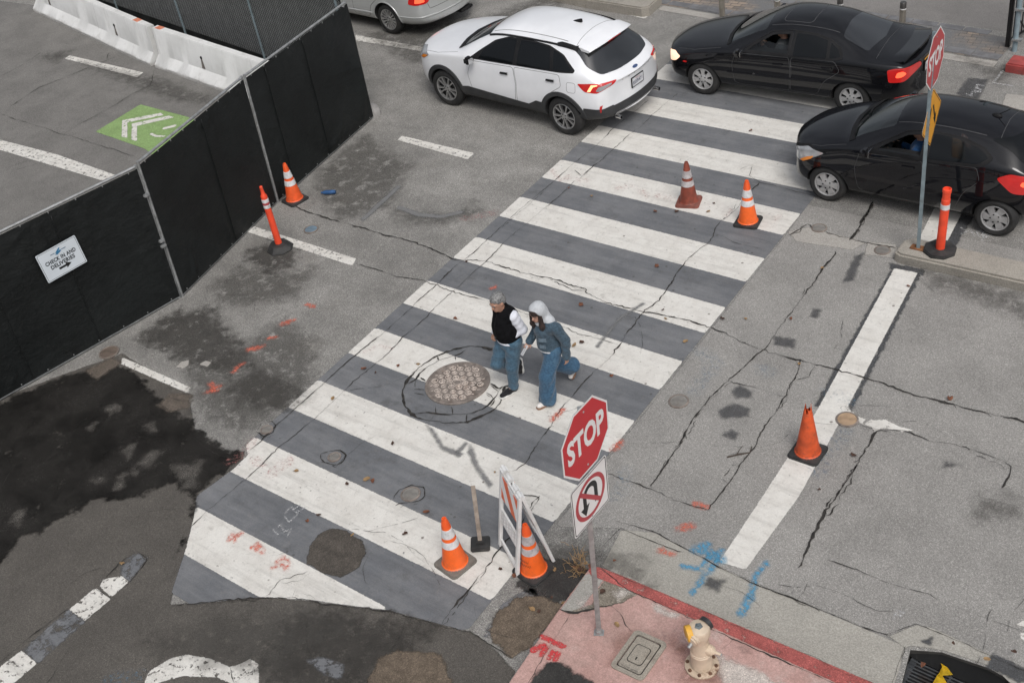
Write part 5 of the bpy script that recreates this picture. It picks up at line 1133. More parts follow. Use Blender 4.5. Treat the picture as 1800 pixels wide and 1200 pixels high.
class Car:
    def __init__(c, table, L, W, H, FO, wb, pf=.26, pr=.18, mid=None, lv=3):
        """table rows: s zb wb zs ws zm wm zl wl zr wr zc  (s from the front bumper); local +x forward, origin between the axles on the ground"""
        c.L, c.W, c.H, c.FO, c.wb = L, W, H, FO, wb; T = np.array(table, float); Ls = T[-1, 0]
        bm = BM(); n = len(T); cr = bm.edges.layers.float.new('crease_edge'); rows = []
        for j, r in enumerate(T):
            s, zb, wb_, zs, ws, zm, wm, zl, wl, zr, wr, zc = r
            d = wl-wr
            pts = [(0, zb), (wb_, zb), (ws, zs), (wm, zm), (wl, zl), (wl-.10*d-.012, zl+.12*(zr-zl)+.012), (wr, zr), (wr*.55, zr+.78*(zc-zr)), (0, zc)]
            u = s/Ls; k = pf*max(0, 1-u/.5)**1.6-pr*max(0, (u-.72)/.28)**1.5
            row = {}
            for i, (y, z) in enumerate(pts):
                dx = k*(abs(y)/W*2)**2.4
                for sg in ((1,) if i in (0, 8) else (1, -1)):
                    row[i, sg] = bm.verts.new((-(s+dx), sg*y, z))
                if i in (0, 8): row[i, -1] = row[i, 1]
            rows.append(row)
        for a, b in zip(rows, rows[1:]):
            for i in range(8):
                bm.faces.new((a[i, 1], a[i+1, 1], b[i+1, 1], b[i, 1])); bm.faces.new((a[i, -1], b[i, -1], b[i+1, -1], a[i+1, -1]))
        for row, sgn, s_ in ((rows[0], 1, T[0, 0]-.02), (rows[-1], -1, T[-1, 0]+.015)):
            C = {0: row[0, 1], 8: row[8, 1]}
            for i in range(1, 8): C[i] = bm.verts.new((-s_, 0, row[i, 1].co.z))
            for i in range(8):
                for sd_ in (1, -1):
                    q = [row[i, sd_], C[i], C[i+1], row[i+1, sd_]]; q = [x for k2, x in enumerate(q) if x not in q[:k2]]
                    bm.faces.new(q if (sd_ == 1) == (sgn == 1) else q[::-1])
        bmesh.ops.recalc_face_normals(bm, faces=bm.faces)
        me = bpy.data.meshes.new('cage'); bm.to_mesh(me); bm.free(); me = gsub(me, lv)
        co = np.empty(len(me.vertices)*3); me.vertices.foreach_get('co', co); co = co.reshape(-1, 3)
        lo, hi = co.min(0), co.max(0); zb0 = T[:, 1].min()
        co[:, 0] = -((hi[0]-co[:, 0])/(hi[0]-lo[0])*L)+FO+wb/2; co[:, 1] *= (W/2)/hi[1]; co[:, 2] = zb0+(co[:, 2]-lo[2])/(hi[2]-lo[2])*(H-zb0)
        me.vertices.foreach_set('co', co.ravel()); me.update(); c.me = me; c.co = co
        me.calc_loop_triangles(); tr = np.empty(len(me.loop_triangles)*3, int); me.loop_triangles.foreach_get('vertices', tr); c.tr = tr.reshape(-1, 3)
        c.bvh = BVHTree.FromPolygons([Vector(x) for x in co], c.tr.tolist()); vn = np.empty(len(me.vertices)*3); me.vertices.foreach_get('normal', vn); c.vn = vn.reshape(-1, 3)
    def X(c, s): return c.FO+c.wb/2-s
    def nrm(c, loc, fi):
        a, b, d = (Vector(c.co[i]) for i in c.tr[fi]); n = [Vector(c.vn[i]) for i in c.tr[fi]]
        v0, v1, v2 = b-a, d-a, loc-a; d00, d01, d11, d20, d21 = v0 @ v0, v0 @ v1, v1 @ v1, v2 @ v0, v2 @ v1; dn = d00*d11-d01*d01 or 1e-12
        v = (d11*d20-d01*d21)/dn; w_ = (d00*d21-d01*d20)/dn; return (n[0]*(1-v-w_)+n[1]*v+n[2]*w_).normalized()
    def cast(c, p, mode):
        """p 2D: 'L','R' (s,z) side; 'T' (s,y) from above; 'B' (y,z) from behind; 'F' (y,z) from the front"""
        if mode in 'LR': o = Vector((c.X(p[0]), 3 if mode == 'L' else -3, p[1])); d = Vector((0, -1 if mode == 'L' else 1, 0))
        elif mode == 'T': o = Vector((c.X(p[0]), p[1], 4)); d = Vector((0, 0, -1))
        elif mode == 'B': o = Vector((-6, p[0], p[1])); d = Vector((1, 0, 0))
        else: o = Vector((6, p[0], p[1])); d = Vector((-1, 0, 0))
        h = c.bvh.ray_cast(o, d)
        if h[0] is None or (mode in 'LR' and abs(h[0].y) < .25): return None
        return h[0], c.nrm(h[0], h[2])
    def patch(c, name, outline, mode, off, mat, parent, step=.05, holes=None):
        out = densify(outline, step); n = len(out); P = [Vector(p) for p in out]; xs = [p.x for p in P]; ys = [p.y for p in P]; E = [(i, (i+1) % n) for i in range(n)]
        nx, ny = int((max(xs)-min(xs))/step)+1, int((max(ys)-min(ys))/step)+1
        arr = np.array(out)
        gx = np.array([(min(xs)+(i+.5)*step, min(ys)+(j+.5)*step) for i in range(nx) for j in range(ny)])
        for g in gx[seg_sd(gx, arr) > step*.4]: P.append(Vector(g))
        V, _, F, *_r = delaunay_2d_cdt(P, E, [], 1, 1e-5)
        V3, N3, ok = [], [], []
        for p in V:
            h = c.cast(p, mode)
            if h is None: V3.append((0, 0, 0)); N3.append(Vector((0, 0, 1))); ok.append(False)
            else: V3.append(h[0]+h[1]*off); N3.append(h[1]); ok.append(True)
        F = [f for f in F if all(ok[i] for i in f)]
        if not F: return None
        used = sorted({i for f in F for i in f}); mp = {k: i for i, k in enumerate(used)}
        me = bpy.data.meshes.new(name); me.from_pydata([V3[i] for i in used], [], [tuple(mp[i] for i in f) for f in F]); me.update()
        for pl in me.polygons: pl.use_smooth = True
        fl = sum((me.polygons[i].normal @ N3[used[me.polygons[i].vertices[0]]]) for i in range(len(me.polygons)))
        if fl < 0: me.flip_normals()
        me.normals_split_custom_set_from_vertices([N3[i] for i in used])
        return obj(name, me, mat, parent)
    def strip(c, name, pts, mode, wd, off, mat, parent, closed=False, step=.03, raise_=0.0):
        if closed: pts = list(pts)+[pts[0]]
        q = densify(pts, step, closed=False); hits = [c.cast(p, mode) for p in q]; V, F = [], []
        prev = None
        for i, h in enumerate(hits):
            if h is None: prev = None; continue
            a = hits[max(i-1, 0)] or h; b = hits[min(i+1, len(hits)-1)] or h; t = (b[0]-a[0])
            if t.length < 1e-6: continue
            sdv = h[1].cross(t.normalized()).normalized(); base = len(V)
            V += [h[0]+h[1]*off*.3+sdv*wd*.5, h[0]+h[1]*(off+raise_)+sdv*wd*.36, h[0]+h[1]*(off+raise_)-sdv*wd*.36, h[0]+h[1]*off*.3-sdv*wd*.5]
            if prev is not None:
                for k in range(3): F.append((prev+k, prev+k+1, base+k+1, base+k))
            prev = base
        if not F: return None
        o = obj(name, mesh_np(name, V, F), mat, parent); return o
    def body(c, root, mat, wr, arch=.045, cab=None, cuts=(), seams=None):
        """shell with wheel wells, cabin hollow and window openings cut in"""
        o = obj("body", c.me.copy(), mat, None); o.data.materials.append(M_IN)
        bm = BM()
        for s in (c.FO, c.FO+c.wb):
            for sg in (1, -1):
                y0, y1 = sg*(c.W/2-.30), sg*(c.W/2+.3)
                mt = Matrix.Translation((c.X(s), (y0+y1)/2, wr)) @ Matrix.Rotation(R(90), 4, 'X')
                t = bmesh.new(); bmesh.ops.create_cone(t, cap_ends=True, segments=48, radius1=wr+arch, radius2=wr+arch, depth=abs(y1-y0)); bmesh.ops.transform(t, matrix=mt, verts=t.verts); join(bm, t)
        sets = [bm]
        if cab:
            bm = BM(); n = len(cab); rings = []
            for s, z0, z1, w0, w1 in cab: rings.append([bm.verts.new((c.X(s), y, z)) for y, z in ((-w0, z0), (-w0, z0+(z1-z0)*.45), (-w1, z1), (w1, z1), (w0, z0+(z1-z0)*.45), (w0, z0))])
            for a, b in zip(rings, rings[1:]):
                for k in range(6): bm.faces.new((a[k], a[(k+1) % 6], b[(k+1) % 6], b[k]))
            bm.faces.new(rings[0]); bm.faces.new(rings[-1][::-1]); bmesh.ops.recalc_face_normals(bm, faces=bm.faces); sets.append(bm)
        for outline, mode, a, b in cuts:
            bm = BM(); pt = densify(outline, .06)
            f = (lambda p, t: (c.X(p[0]), t, p[1])) if mode == 'S' else (lambda p, t: (c.X(p[0]), p[1], t)) if mode == 'T' else (lambda p, t: (t, p[0], p[1]))
            A = [bm.verts.new(f(p, a)) for p in pt]; B = [bm.verts.new(f(p, b)) for p in pt]; n = len(pt)
            for k in range(n): bm.faces.new((A[k], A[(k+1) % n], B[(k+1) % n], B[k]))
            bm.faces.new(A[::-1]); bm.faces.new(B); bmesh.ops.recalc_face_normals(bm, faces=bm.faces); sets.append(bm)
        tmp = []
        for i, b_ in enumerate(sets):
            k = obj('cutter', b_, M_IN); k.data.materials.clear(); k.data.materials.append(M_IN); tmp.append(k); md = o.modifiers.new('b', 'BOOLEAN'); md.operation = 'DIFFERENCE'; md.object = k; md.solver = 'EXACT'
            try: md.material_mode = 'TRANSFER'
            except Exception: pass
        bpy.context.view_layer.update(); dg = bpy.context.evaluated_depsgraph_get(); dg.update(); me = bpy.data.meshes.new_from_object(o.evaluated_get(dg)); o.modifiers.clear(); o.data = me; o.parent = root
        for k in tmp: bpy.data.objects.remove(k)
        # shading: the shell keeps its smooth normals, cut faces stay flat
        ln = []
        for pl in me.polygons:
            pl.use_smooth = True
        loops = [None]*len(me.loops); cache = {}
        for pl in me.polygons:
            for li in pl.loop_indices:
                vi = me.loops[li].vertex_index
                if vi not in cache:
                    h = c.bvh.find_nearest(me.vertices[vi].co); cache[vi] = c.nrm(h[0], h[2]) if h[3] < .002 else None
                q = cache[vi]; loops[li] = q if (q is not None and q @ pl.normal > .6) else pl.normal
        me.normals_split_custom_set([tuple(x) for x in loops]); return o
def densify(pts, step, closed=True):
    out = []; n = len(pts)
    for i in range(n if closed else n-1):
        a, b = np.array(pts[i], float), np.array(pts[(i+1) % n], float); k = max(1, int(np.hypot(*(b-a))/step))
        for j in range(k): out.append(tuple(a+(b-a)*j/k))
    if not closed: out.append(tuple(pts[-1]))
    return out
def rnd(pts, r=.03, n=3):
    """round the corners of an outline"""
    out = []; m_ = len(pts)
    for i in range(m_):
        p, a, b = (np.array(pts[k % m_], float) for k in (i, i-1, i+1)); da, db = a-p, b-p; la, lb = np.hypot(*da), np.hypot(*db); q = min(r, la*.45, lb*.45)
        p0, p1 = p+da/la*q, p+db/lb*q
        for k in range(n+1): t = k/n; out.append(tuple((1-t)**2*p0+2*t*(1-t)*p+t*t*p1))
    return out
def wheel(root, x, y, r, wd, rimr, style, steer=0):
    w_ = bpy.data.objects.new('wheel', None); link(w_, root); w_.location = (x, y, r); sg = 1 if y > 0 else -1; w_.rotation_euler = (0, 0, steer)
    Rm = Matrix.Rotation(R(-90*sg), 3, 'X')
    bm = BM(); lathe(bm, [(rimr, -wd/2), (r-.05, -wd/2-.004), (r-.012, -wd/2+.02), (r, -wd/2+.045), (r, wd/2-.045), (r-.012, wd/2-.02), (r-.05, wd/2+.004), (rimr+.004, wd/2-.002), (rimr-.006, wd/2-.014), (rimr-.02, -wd/2)], 48, mat=Rm, cap=False); obj('tyre', bm, M_TYRE, w_, 40)
    kind, n, mat = style; z = wd/2-.022
    bm = BM(); lathe(bm, [(rimr-.012, z-.05), (.001, z-.055)], 40, mat=Rm, cap=False); obj('brake_disc', bm, M_WDARK, w_)
    bm = BM(); lathe(bm, [(rimr, z-.03), (rimr, z+.014), (rimr-.008, z+.018), (rimr-.020, z+.012), (rimr-.026, z-.03)], 48, mat=Rm, cap=False)
    def quad(pts, z0, z1):
        A = [bm.verts.new(Rm @ Vector((px_, py_, z0))) for px_, py_ in pts]; B = [bm.verts.new(Rm @ Vector((px_, py_, zz))) for (px_, py_), zz in zip(pts, z1)]; m_ = len(pts)
        for k in range(m_): bm.faces.new((A[k], A[(k+1) % m_], B[(k+1) % m_], B[k]))
        bm.faces.new(B); bm.faces.new(A[::-1])
    def polar(rr, a): return (rr*math.cos(a), rr*math.sin(a))
    rr = rimr-.018
    if kind == 'double':
        for k in range(n):
            a = 2*math.pi*k/n+.3
            for da in (-.20, .20): quad([polar(.055, a+da*.9-.16), polar(.055, a+da*.9+.16), polar(rr, a+da*1.25+.07), polar(rr, a+da*1.25-.07)], z-.03, [z+.004, z+.004, z+.01, z+.01])
        hub = .07
    elif kind == 'many':
        for k in range(n): a = 2*math.pi*k/n; quad([polar(.05, a-.14), polar(.05, a+.14), polar(rr, a+.085), polar(rr, a-.085)], z-.03, [z, z, z+.01, z+.01])
        hub = .062
    elif kind == 'seven':
        for k in range(n): a = 2*math.pi*k/n+.2; quad([polar(.06, a-.36), polar(.06, a+.36), polar(rr*.62, a+.24), polar(rr, a+.27), polar(rr, a-.27), polar(rr*.62, a-.24)], z-.03, [z+.012]*2+[z+.014]+[z+.006]*2+[z+.014])
        hub = .085
    else:
        for k in range(n): a = 2*math.pi*k/n; quad([polar(.07, a-.52), polar(.07, a+.52), polar(rr*.55, a+.46), polar(rr, a+.27), polar(rr, a-.36), polar(rr*.55, a-.40)], z-.03, [z+.010, z+.010, z+.012, z+.004, z+.010, z+.012])
        hub = .09
    lathe(bm, [(hub, z-.03), (hub, z+.008), (hub*.8, z+.016), (.001, z+.018)], 24, mat=Rm, cap=False); rim = obj('rim', bm, mat, w_, 35)
    bm = BM()
    for k in range(5):
        a = 2*math.pi*k/5; cx, cy = polar(hub*.66, a); lathe(bm, [(.012, 0), (.010, .004), (.001, .004)], 8, Rm @ Vector((cx, cy, z+.0175)), mat=Rm, cap=False)
    obj('lug_nut', bm, M_WDARK, w_); return w_
def place(pf, pr, W, name, label):
    a, b = G(*pf), G(*pr); h = (a-b).normalized(); l = Vector((-h.y, h.x, 0)); m_ = (a+b)/2-l*(W/2-.06)
    return thing(name, label, 'car', (m_.x, m_.y, 0), math.atan2(h.y, h.x))
def wheels(c, root, r, wd, rimr, style, inset=.03, steer=0):
    for s in (c.FO, c.FO+c.wb):
        for sg in (1, -1): wheel(root, c.X(s), sg*(c.W/2-inset-wd/2), r, wd, rimr, style, steer if s == c.FO else 0)
def mirror(c, root, s, z, mat, wd=.17, glassm=None, out=.14):
    for sg in (1, -1):
        h = c.cast((s, z), 'L' if sg > 0 else 'R'); y = abs(h[0].y)
        bm = BM(); box(bm, (0, 0, 0), (.13, wd, .13), bev=.04); box(bm, (.02, -sg*(wd/2+.03), -.045), (.05, .10, .03), bev=.01)
        o = obj('mirror', bm, mat, root, 50); o.location = (c.X(s), sg*(y+out), z+.04)
        bm = BM(); box(bm, (-.066, 0, 0), (.004, wd-.05, .095)); obj('mirror_glass', bm, M_CHROME, o)
def handle(c, root, s, z, mat, parent_l, parent_r, ln=.17):
    for md, par in (('L', parent_l), ('R', parent_r)): c.strip('handle', [(s-ln/2, z), (s+ln/2, z+.008)], md, .036, .012, mat, par, raise_=.014)
def doors(c, root, mat, seam_m, outs):
    """each door panel a mesh of its own with its dark gap"""
    res = []
    for o in outs:
        pr_ = []
        for md in 'LR':
            d = c.patch('door', rnd(o, .05), md, .0022, mat, root, .06); c.strip('panel_gap', rnd(o, .05), md, .009, .0026, seam_m, d, closed=True); pr_.append(d)
        res.append(pr_)
    return res
def plate(c, root, y, z, txt, col_top=None, mode='B', frame=M_TRIM, tilt=None):
    h = c.cast((y, z), mode); n = h[1]; n = Vector((n.x, 0, n.z)).normalized() if tilt is None else tilt
    up = (Vector((0, 0, 1))-n*n.z).normalized(); rt = up.cross(n); M = Matrix((rt, up, n)).transposed().to_4x4(); M.translation = h[0]+n*.012
    bm = BM(); prism(bm, rrect(.335, .180, .012), -.012, .001); o = obj('license_plate', bm, frame, root); o.matrix_local = M
    bm = BM(); prism(bm, rrect(.300, .148, .008), .001, .003); obj('plate_face', bm, M_PLATE, o)
    t = obj('plate_number', text_mesh(txt, .088, .001, width=.26), M_PLTX, o); t.location = (0, -.012, .0034)
    t = obj('plate_state', text_mesh('California', .034, 0), simple('plate_red', (.5, .05, .06), .5), o); t.location = (0, .053, .0034); return o

# ------------------------------------------------------------------ white SUV
SUV = [
 (.02, .30, .50, .42, .66, .62, .70, .80, .66, .90, .48, .925), (.15, .24, .66, .36, .82, .62, .86, .88, .81, .975, .58, 1.0), (.5, .22, .74, .36, .90, .66, .925, .96, .86, 1.03, .66, 1.06), (.95, .22, .78, .36, .91, .68, .93, 1.02, .88, 1.075, .70, 1.11),
 (1.25, .22, .80, .36, .91, .68, .93, 1.04, .885, 1.11, .74, 1.15), (1.45, .22, .80, .36, .91, .68, .93, 1.05, .885, 1.22, .71, 1.27), (2.05, .22, .80, .36, .91, .68, .93, 1.07, .885, 1.53, .60, 1.615), (2.6, .22, .80, .36, .91, .68, .93, 1.09, .885, 1.585, .59, 1.68), (3.3, .22, .80, .36, .91, .70, .935, 1.12, .88, 1.57, .58, 1.67),
 (3.72, .22, .80, .38, .91, .74, .94, 1.145, .875, 1.53, .57, 1.63), (3.98, .24, .79, .42, .90, .76, .935, 1.16, .85, 1.455, .56, 1.565), (4.27, .28, .75, .46, .87, .76, .905, 1.13, .815, 1.19, .68, 1.225), (4.45, .34, .70, .48, .84, .74, .87, 1.02, .80, 1.06, .62, 1.08), (4.57, .40, .60, .52, .76, .70, .80, .94, .74, .985, .50, 1.0)]
def build_suv():
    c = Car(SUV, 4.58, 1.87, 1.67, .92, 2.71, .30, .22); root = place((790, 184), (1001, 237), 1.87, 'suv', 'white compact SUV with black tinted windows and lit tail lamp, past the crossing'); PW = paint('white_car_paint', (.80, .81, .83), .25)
    b = c.body(root, PW, .345, .055)
    D1 = [(1.62, .46), (1.55, .78), (1.66, 1.03), (2.62, 1.07), (2.66, .8), (2.60, .42), (1.75, .42)]; D2 = [(2.64, .42), (2.68, .8), (2.64, 1.075), (3.62, 1.11), (3.66, .92), (3.34, .72), (3.12, .42)]
    dr = doors(c, root, PW, M_SEAMW, [D1, D2])
    handle(c, root, 2.42, .93, M_TRIM, *dr[0]); handle(c, root, 3.44, .985, M_TRIM, *dr[1])
    dlo = rnd([(1.60, 1.06), (1.80, 1.20), (2.12, 1.40), (2.40, 1.485), (2.9, 1.50), (3.30, 1.475), (3.62, 1.39), (3.92, 1.205), (3.90, 1.17), (3.62, 1.145), (2.66, 1.105), (1.72, 1.065)], .05)
    for md in 'LR':
        c.patch('window_surround', dlo, md, .0035, M_TRIM, root)
        for q in ([(1.82, 1.09), (1.92, 1.235), (2.2, 1.41), (2.42, 1.462), (2.60, 1.47), (2.62, 1.12)], [(2.70, 1.12), (2.69, 1.475), (3.0, 1.475), (3.32, 1.45), (3.43, 1.155)], [(3.50, 1.165), (3.40, 1.43), (3.61, 1.365), (3.85, 1.205), (3.82, 1.185)]): c.patch('window', rnd(q, .03), md, .006, M_GLASSD, root)
        ar = lambda s0, r0, a0, a1: [(s0+r0*math.cos(R(a)), .345+r0*math.sin(R(a))) for a in np.linspace(a0, a1, 30)]
        for s0 in (.92, 3.63): c.strip('arch_cladding', ar(s0, .435, 188, -8), md, .085, .008, M_TRIMG, root, raise_=.006)
        c.patch('sill_cladding', [(1.33, .24), (1.36, .50), (1.52, .53), (2.9, .46), (3.08, .56), (3.22, .55), (3.24, .24)], md, .007, M_TRIMG, root)
        sg = 1 if md == 'L' else -1
        c.strip('roof_rail', [(1.95, sg*.60), (2.2, sg*.605), (2.6, sg*.61), (3.1, sg*.605), (3.5, sg*.595), (3.74, sg*.585)], 'T', .035, .004, M_TRIM, root, raise_=.02)
        c.patch('roof_rail_foot', [(3.42, sg*.575), (3.50, sg*.545), (3.83, sg*.535), (3.84, sg*.60), (3.45, sg*.615)][::sg], 'T', .012, M_TRIM, root, .03)
        c.patch('tail_lamp', rnd([(3.98, 1.015), (4.26, 1.04), (4.50, 1.01), (4.48, .96), (4.34, .88), (4.12, .895)], .03), md, .006, M_LENSR, root, .03)
        c.patch('brake_light', [(4.17, .905), (4.225, .905), (4.27, .985), (4.33, 1.0), (4.33, 1.018), (4.235, 1.018)], md, .010, M_BRAKEY, root, .02)
        c.patch('reverse_lamp', rnd([(4.31, .915), (4.35, .985), (4.47, .995), (4.465, .965), (4.37, .905)], .02), md, .009, M_LENSC, root, .02)
        c.patch('reflector', [(4.33, .52), (4.36, .53), (4.39, .66), (4.36, .65)], md, .006, M_LENSR, root, .02)
        c.patch('headlight', rnd([(.10, .80), (.14, .93), (.34, .985), (.58, .93), (.42, .84)], .03), md, .006, M_LENSC, root, .03)
        c.patch('indicator', rnd([(.30, .835), (.40, .90), (.55, .92), (.42, .845)], .02), md, .009, M_AMBER, root, .02)
        c.strip('fuel_flap', rrect_at(3.86, .93, .17, .17, .04), md, .006, .002, M_SEAMW, root, closed=True) if md == 'R' or True else None
    c.patch('front_bumper_cladding', [(-.62, .24), (-.7, .40), (.7, .40), (.62, .24)], 'F', .006, M_TRIMG, root)
    ws = rnd([(1.22, -.70), (1.14, -.35), (1.10, 0), (1.14, .35), (1.22, .70), (1.95, .575), (1.90, 0), (1.95, -.575)], .05)
    c.patch('windshield', ws, 'T', .005, M_GLASSD, root); c.patch('cowl', [(1.24, -.72), (1.12, -.36), (1.07, 0), (1.12, .36), (1.24, .72), (1.33, .70), (1.21, .36), (1.17, 0), (1.21, -.36), (1.33, -.70)], 'T', .009, M_TRIM, root)
    rw = rnd([(-.57, 1.50), (.57, 1.50), (.71, 1.24), (.63, 1.12), (.3, 1.10), (-.3, 1.10), (-.63, 1.12), (-.71, 1.24)], .05)
    c.patch('rear_window', rw, 'B', .006, M_GLASSR, root)
    for sg in (-1, 1): c.strip('roof_seam', [(2.0, sg*.53), (2.6, sg*.525), (3.6, sg*.51)], 'T', .012, .003, M_SEAMW, root)
    c.strip('roof_seam', [(3.78, -.52), (3.76, 0), (3.78, .52)], 'T', .008, .002, M_SEAMW, root)
    c.strip('hood_seam', [(1.28, .80), (.8, .83), (.45, .76), (.25, .62)], 'T', .008, .002, M_SEAMW, root); c.strip('hood_seam', [(1.28, -.80), (.8, -.83), (.45, -.76), (.25, -.62)], 'T', .008, .002, M_SEAMW, root)
    # spoiler lip, antenna fin, tailgate furniture
    bm = BM(); pr_ = [(4.06, .0), (4.34, .045), (4.36, .06), (4.06, .075)]
    zc = c.cast((3.90, 0), 'T')[0].z; zs = lambda y: zc-.045*(y/.57)**2-.05*max(0, abs(y)-.5)*2; V, F = [], []; ys = np.linspace(-.575, .575, 17)
    for y in ys:
        z0 = zs(y); k = .09*(abs(y)/.575)**3
        V += [(c.X(3.82+k*.3), y*.985, z0+.016-.02*(abs(y)/.575)**4), (c.X(4.15-k), y, z0-.045), (c.X(4.165-k), y, z0-.062), (c.X(4.13-k), y, z0-.082), (c.X(3.90), y*.985, z0-.07)]
    for i in range(16):
        for k in range(4): F.append((i*5+k, (i+1)*5+k, (i+1)*5+k+1, i*5+k+1))
    F += [(4, 3, 2, 1, 0), (80, 81, 82, 83, 84)]; sp = obj('spoiler', mesh_np('sp', V, F), PW, root, 60)
    bm = BM(); box(bm, (c.X(4.150), 0, zs(0)-.078), (.012, .34, .018)); obj('high_brake_light', bm, M_LENSR, sp)
    bm = BM(); prism(bm, [(-.09, 0), (.10, 0), (-.05, .05), (-.085, .052)], -.022, .022, Matrix.Rotation(R(90), 4, 'X')); o = obj('antenna_fin', bm, M_TRIM, root); h = c.cast((3.42, .0), 'T'); o.location = h[0]
    c.patch('bumper_cladding', [(-.88, .36), (-.90, .60), (-.7, .585), (.7, .585), (.90, .60), (.88, .36)], 'B', .008, M_TRIMG, root)
    for md in 'LR': c.patch('bumper_cladding', [(4.06, .34), (4.12, .56), (4.46, .60), (4.52, .40)], md, .008, M_TRIMG, root)
    c.patch('skid_plate', [(-.60, .36), (-.55, .45), (.55, .45), (.60, .36)], 'B', .016, M_CAPS, root)
    for sg in (-1, 1): bm = BM(); lathe(bm, [(.035, 0), (.035, .10), (.028, .10), (.028, .02), (.001, .02)], 16, mat=Matrix.Rotation(R(-90), 3, 'Y'), cap=False); o = obj('exhaust', bm, M_CHROME, root, 40); o.location = (c.X(4.47), sg*.55, .37)
    plate(c, root, 0, .80, '8SEB471')
    h = c.cast((0, 1.035), 'B'); n = Vector((h[1].x, 0, h[1].z)).normalized(); up = (Vector((0, 0, 1))-n*n.z).normalized(); rt = up.cross(n)
    Mb = Matrix((rt, up, n)).transposed().to_4x4(); Mb.translation = h[0]+n*.004
    bm = BM(); lathe(bm, [(.052, 0), (.050, .006), (.001, .007)], 24, cap=False); bmesh.ops.scale(bm, vec=(1.25, .55, 1), verts=bm.verts); em = obj('emblem', bm, simple('emblem_blue', (.03, .07, .2), .3, vary=.05), root); em.matrix_local = Mb
    t = obj('script', text_mesh('Ford', .042, 0, .3), M_CHROME, em); t.location = (0, 0, .0085)
    for k, ch in enumerate('ESCAPE'):
        y = -.36+k*.145; h = c.cast((-y, .965), 'B'); n = h[1]; up = (Vector((0, 0, 1))-n*n.z).normalized(); rt = up.cross(n); Ml = Matrix((rt, up, n)).transposed().to_4x4(); Ml.translation = h[0]+n*.005
        o = obj('badge_letter', text_mesh(ch, .045, .002), M_CHROME, root); o.matrix_local = Ml
    mirror(c, root, 1.72, 1.06, M_TRIM); wheels(c, root, .345, .225, .235, ('double', 5, M_ALLOY), .02, R(2)); return c, root
def rrect_at(cx, cy, w_, h_, r): return [(cx+x, cy+y) for x, y in rrect(w_, h_, r)]

# ------------------------------------------------------------------ black sedan, and the silver one cut by the frame
SED = [
 (.02, .25, .48, .35, .62, .50, .66, .60, .62, .67, .44, .69), (.15, .20, .62, .33, .77, .52, .80, .68, .76, .755, .55, .78), (.5, .18, .68, .32, .83, .56, .85, .77, .80, .84, .62, .875), (.95, .18, .70, .32, .84, .60, .857, .86, .815, .92, .66, .96),
 (1.22, .18, .70, .32, .84, .60, .857, .89, .82, .955, .69, 1.0), (1.38, .18, .70, .32, .84, .60, .857, .90, .82, 1.05, .66, 1.10), (1.98, .18, .70, .32, .84, .60, .857, .925, .82, 1.315, .53, 1.40), (2.4, .18, .70, .32, .84, .60, .857, .935, .82, 1.365, .515, 1.445), (2.9, .18, .70, .32, .84, .60, .857, .945, .815, 1.34, .515, 1.42),
 (3.22, .18, .70, .32, .84, .62, .857, .955, .81, 1.26, .53, 1.345), (3.72, .19, .70, .33, .84, .64, .855, .965, .80, 1.045, .64, 1.085), (3.95, .20, .69, .34, .83, .64, .85, .965, .785, 1.0, .62, 1.025), (4.3, .24, .66, .38, .80, .64, .82, .95, .75, .985, .56, 1.0), (4.44, .32, .55, .44, .68, .62, .72, .89, .68, .935, .46, .945)]
def sedan_glass(c, root, mats, cutlist):
    fw_, rw_, wsm, rwm = mats
    for md in 'LR':
        c.patch('window', cutlist['fw'], md, -.004, fw_, root); c.patch('window_surround', cutlist['sur'], md, .003, M_TRIM, root, .04); c.patch('window', cutlist['rw'], md, .006, rw_, root, .04)
        c.strip('window_trim', cutlist['fwo'], md, .05, .004, M_TRIM, root, closed=True); c.strip('window_trim', cutlist['dlo'], md, .02, .006, M_TRIM, root, closed=True)
def interior(c, root, s_w, s_seat, zseat, wide=.36):
    for y in (wide, -wide):
        bm = BM(); box(bm, (c.X(s_seat), y, zseat), (.50, .46, .14), bev=.05); box(bm, (c.X(s_seat+.30), y, zseat+.34), (.14, .44, .60), Euler((0, R(-14), 0)), .05); box(bm, (c.X(s_seat+.40), y, zseat+.70), (.09, .24, .17), bev=.04); obj('seat', bm, M_INL, root, 40)
    bm = BM(); box(bm, (c.X(s_seat+1.02), 0, zseat+.02), (.46, 1.15, .16), bev=.05); box(bm, (c.X(s_seat+1.32), 0, zseat+.30), (.13, 1.1, .50), Euler((0, R(-18), 0)), .05); obj('rear_seat', bm, M_INL, root, 40)
    bm = BM(); box(bm, (c.X(s_w+.16), 0, zseat+.36), (.42, 1.2, .16), bev=.06); obj('dashboard', bm, M_IN, root, 40)
    bm = BM(); pts = [(.18*math.cos(a), .18*math.sin(a), 0) for a in np.linspace(0, 2*math.pi, 25)]; tube(bm, pts, .014, 8, False); box(bm, (0, 0, -.01), (.34, .04, .02)); box(bm, (0, -.08, -.01), (.04, .16, .02)); box(bm, (0, 0, 0), (.12, .12, .04), bev=.02)
    o = obj('steering_wheel', bm, M_TRIM, root, 60); o.location = (c.X(s_w+.46), wide, zseat+.40); o.rotation_euler = (0, R(-66), 0)
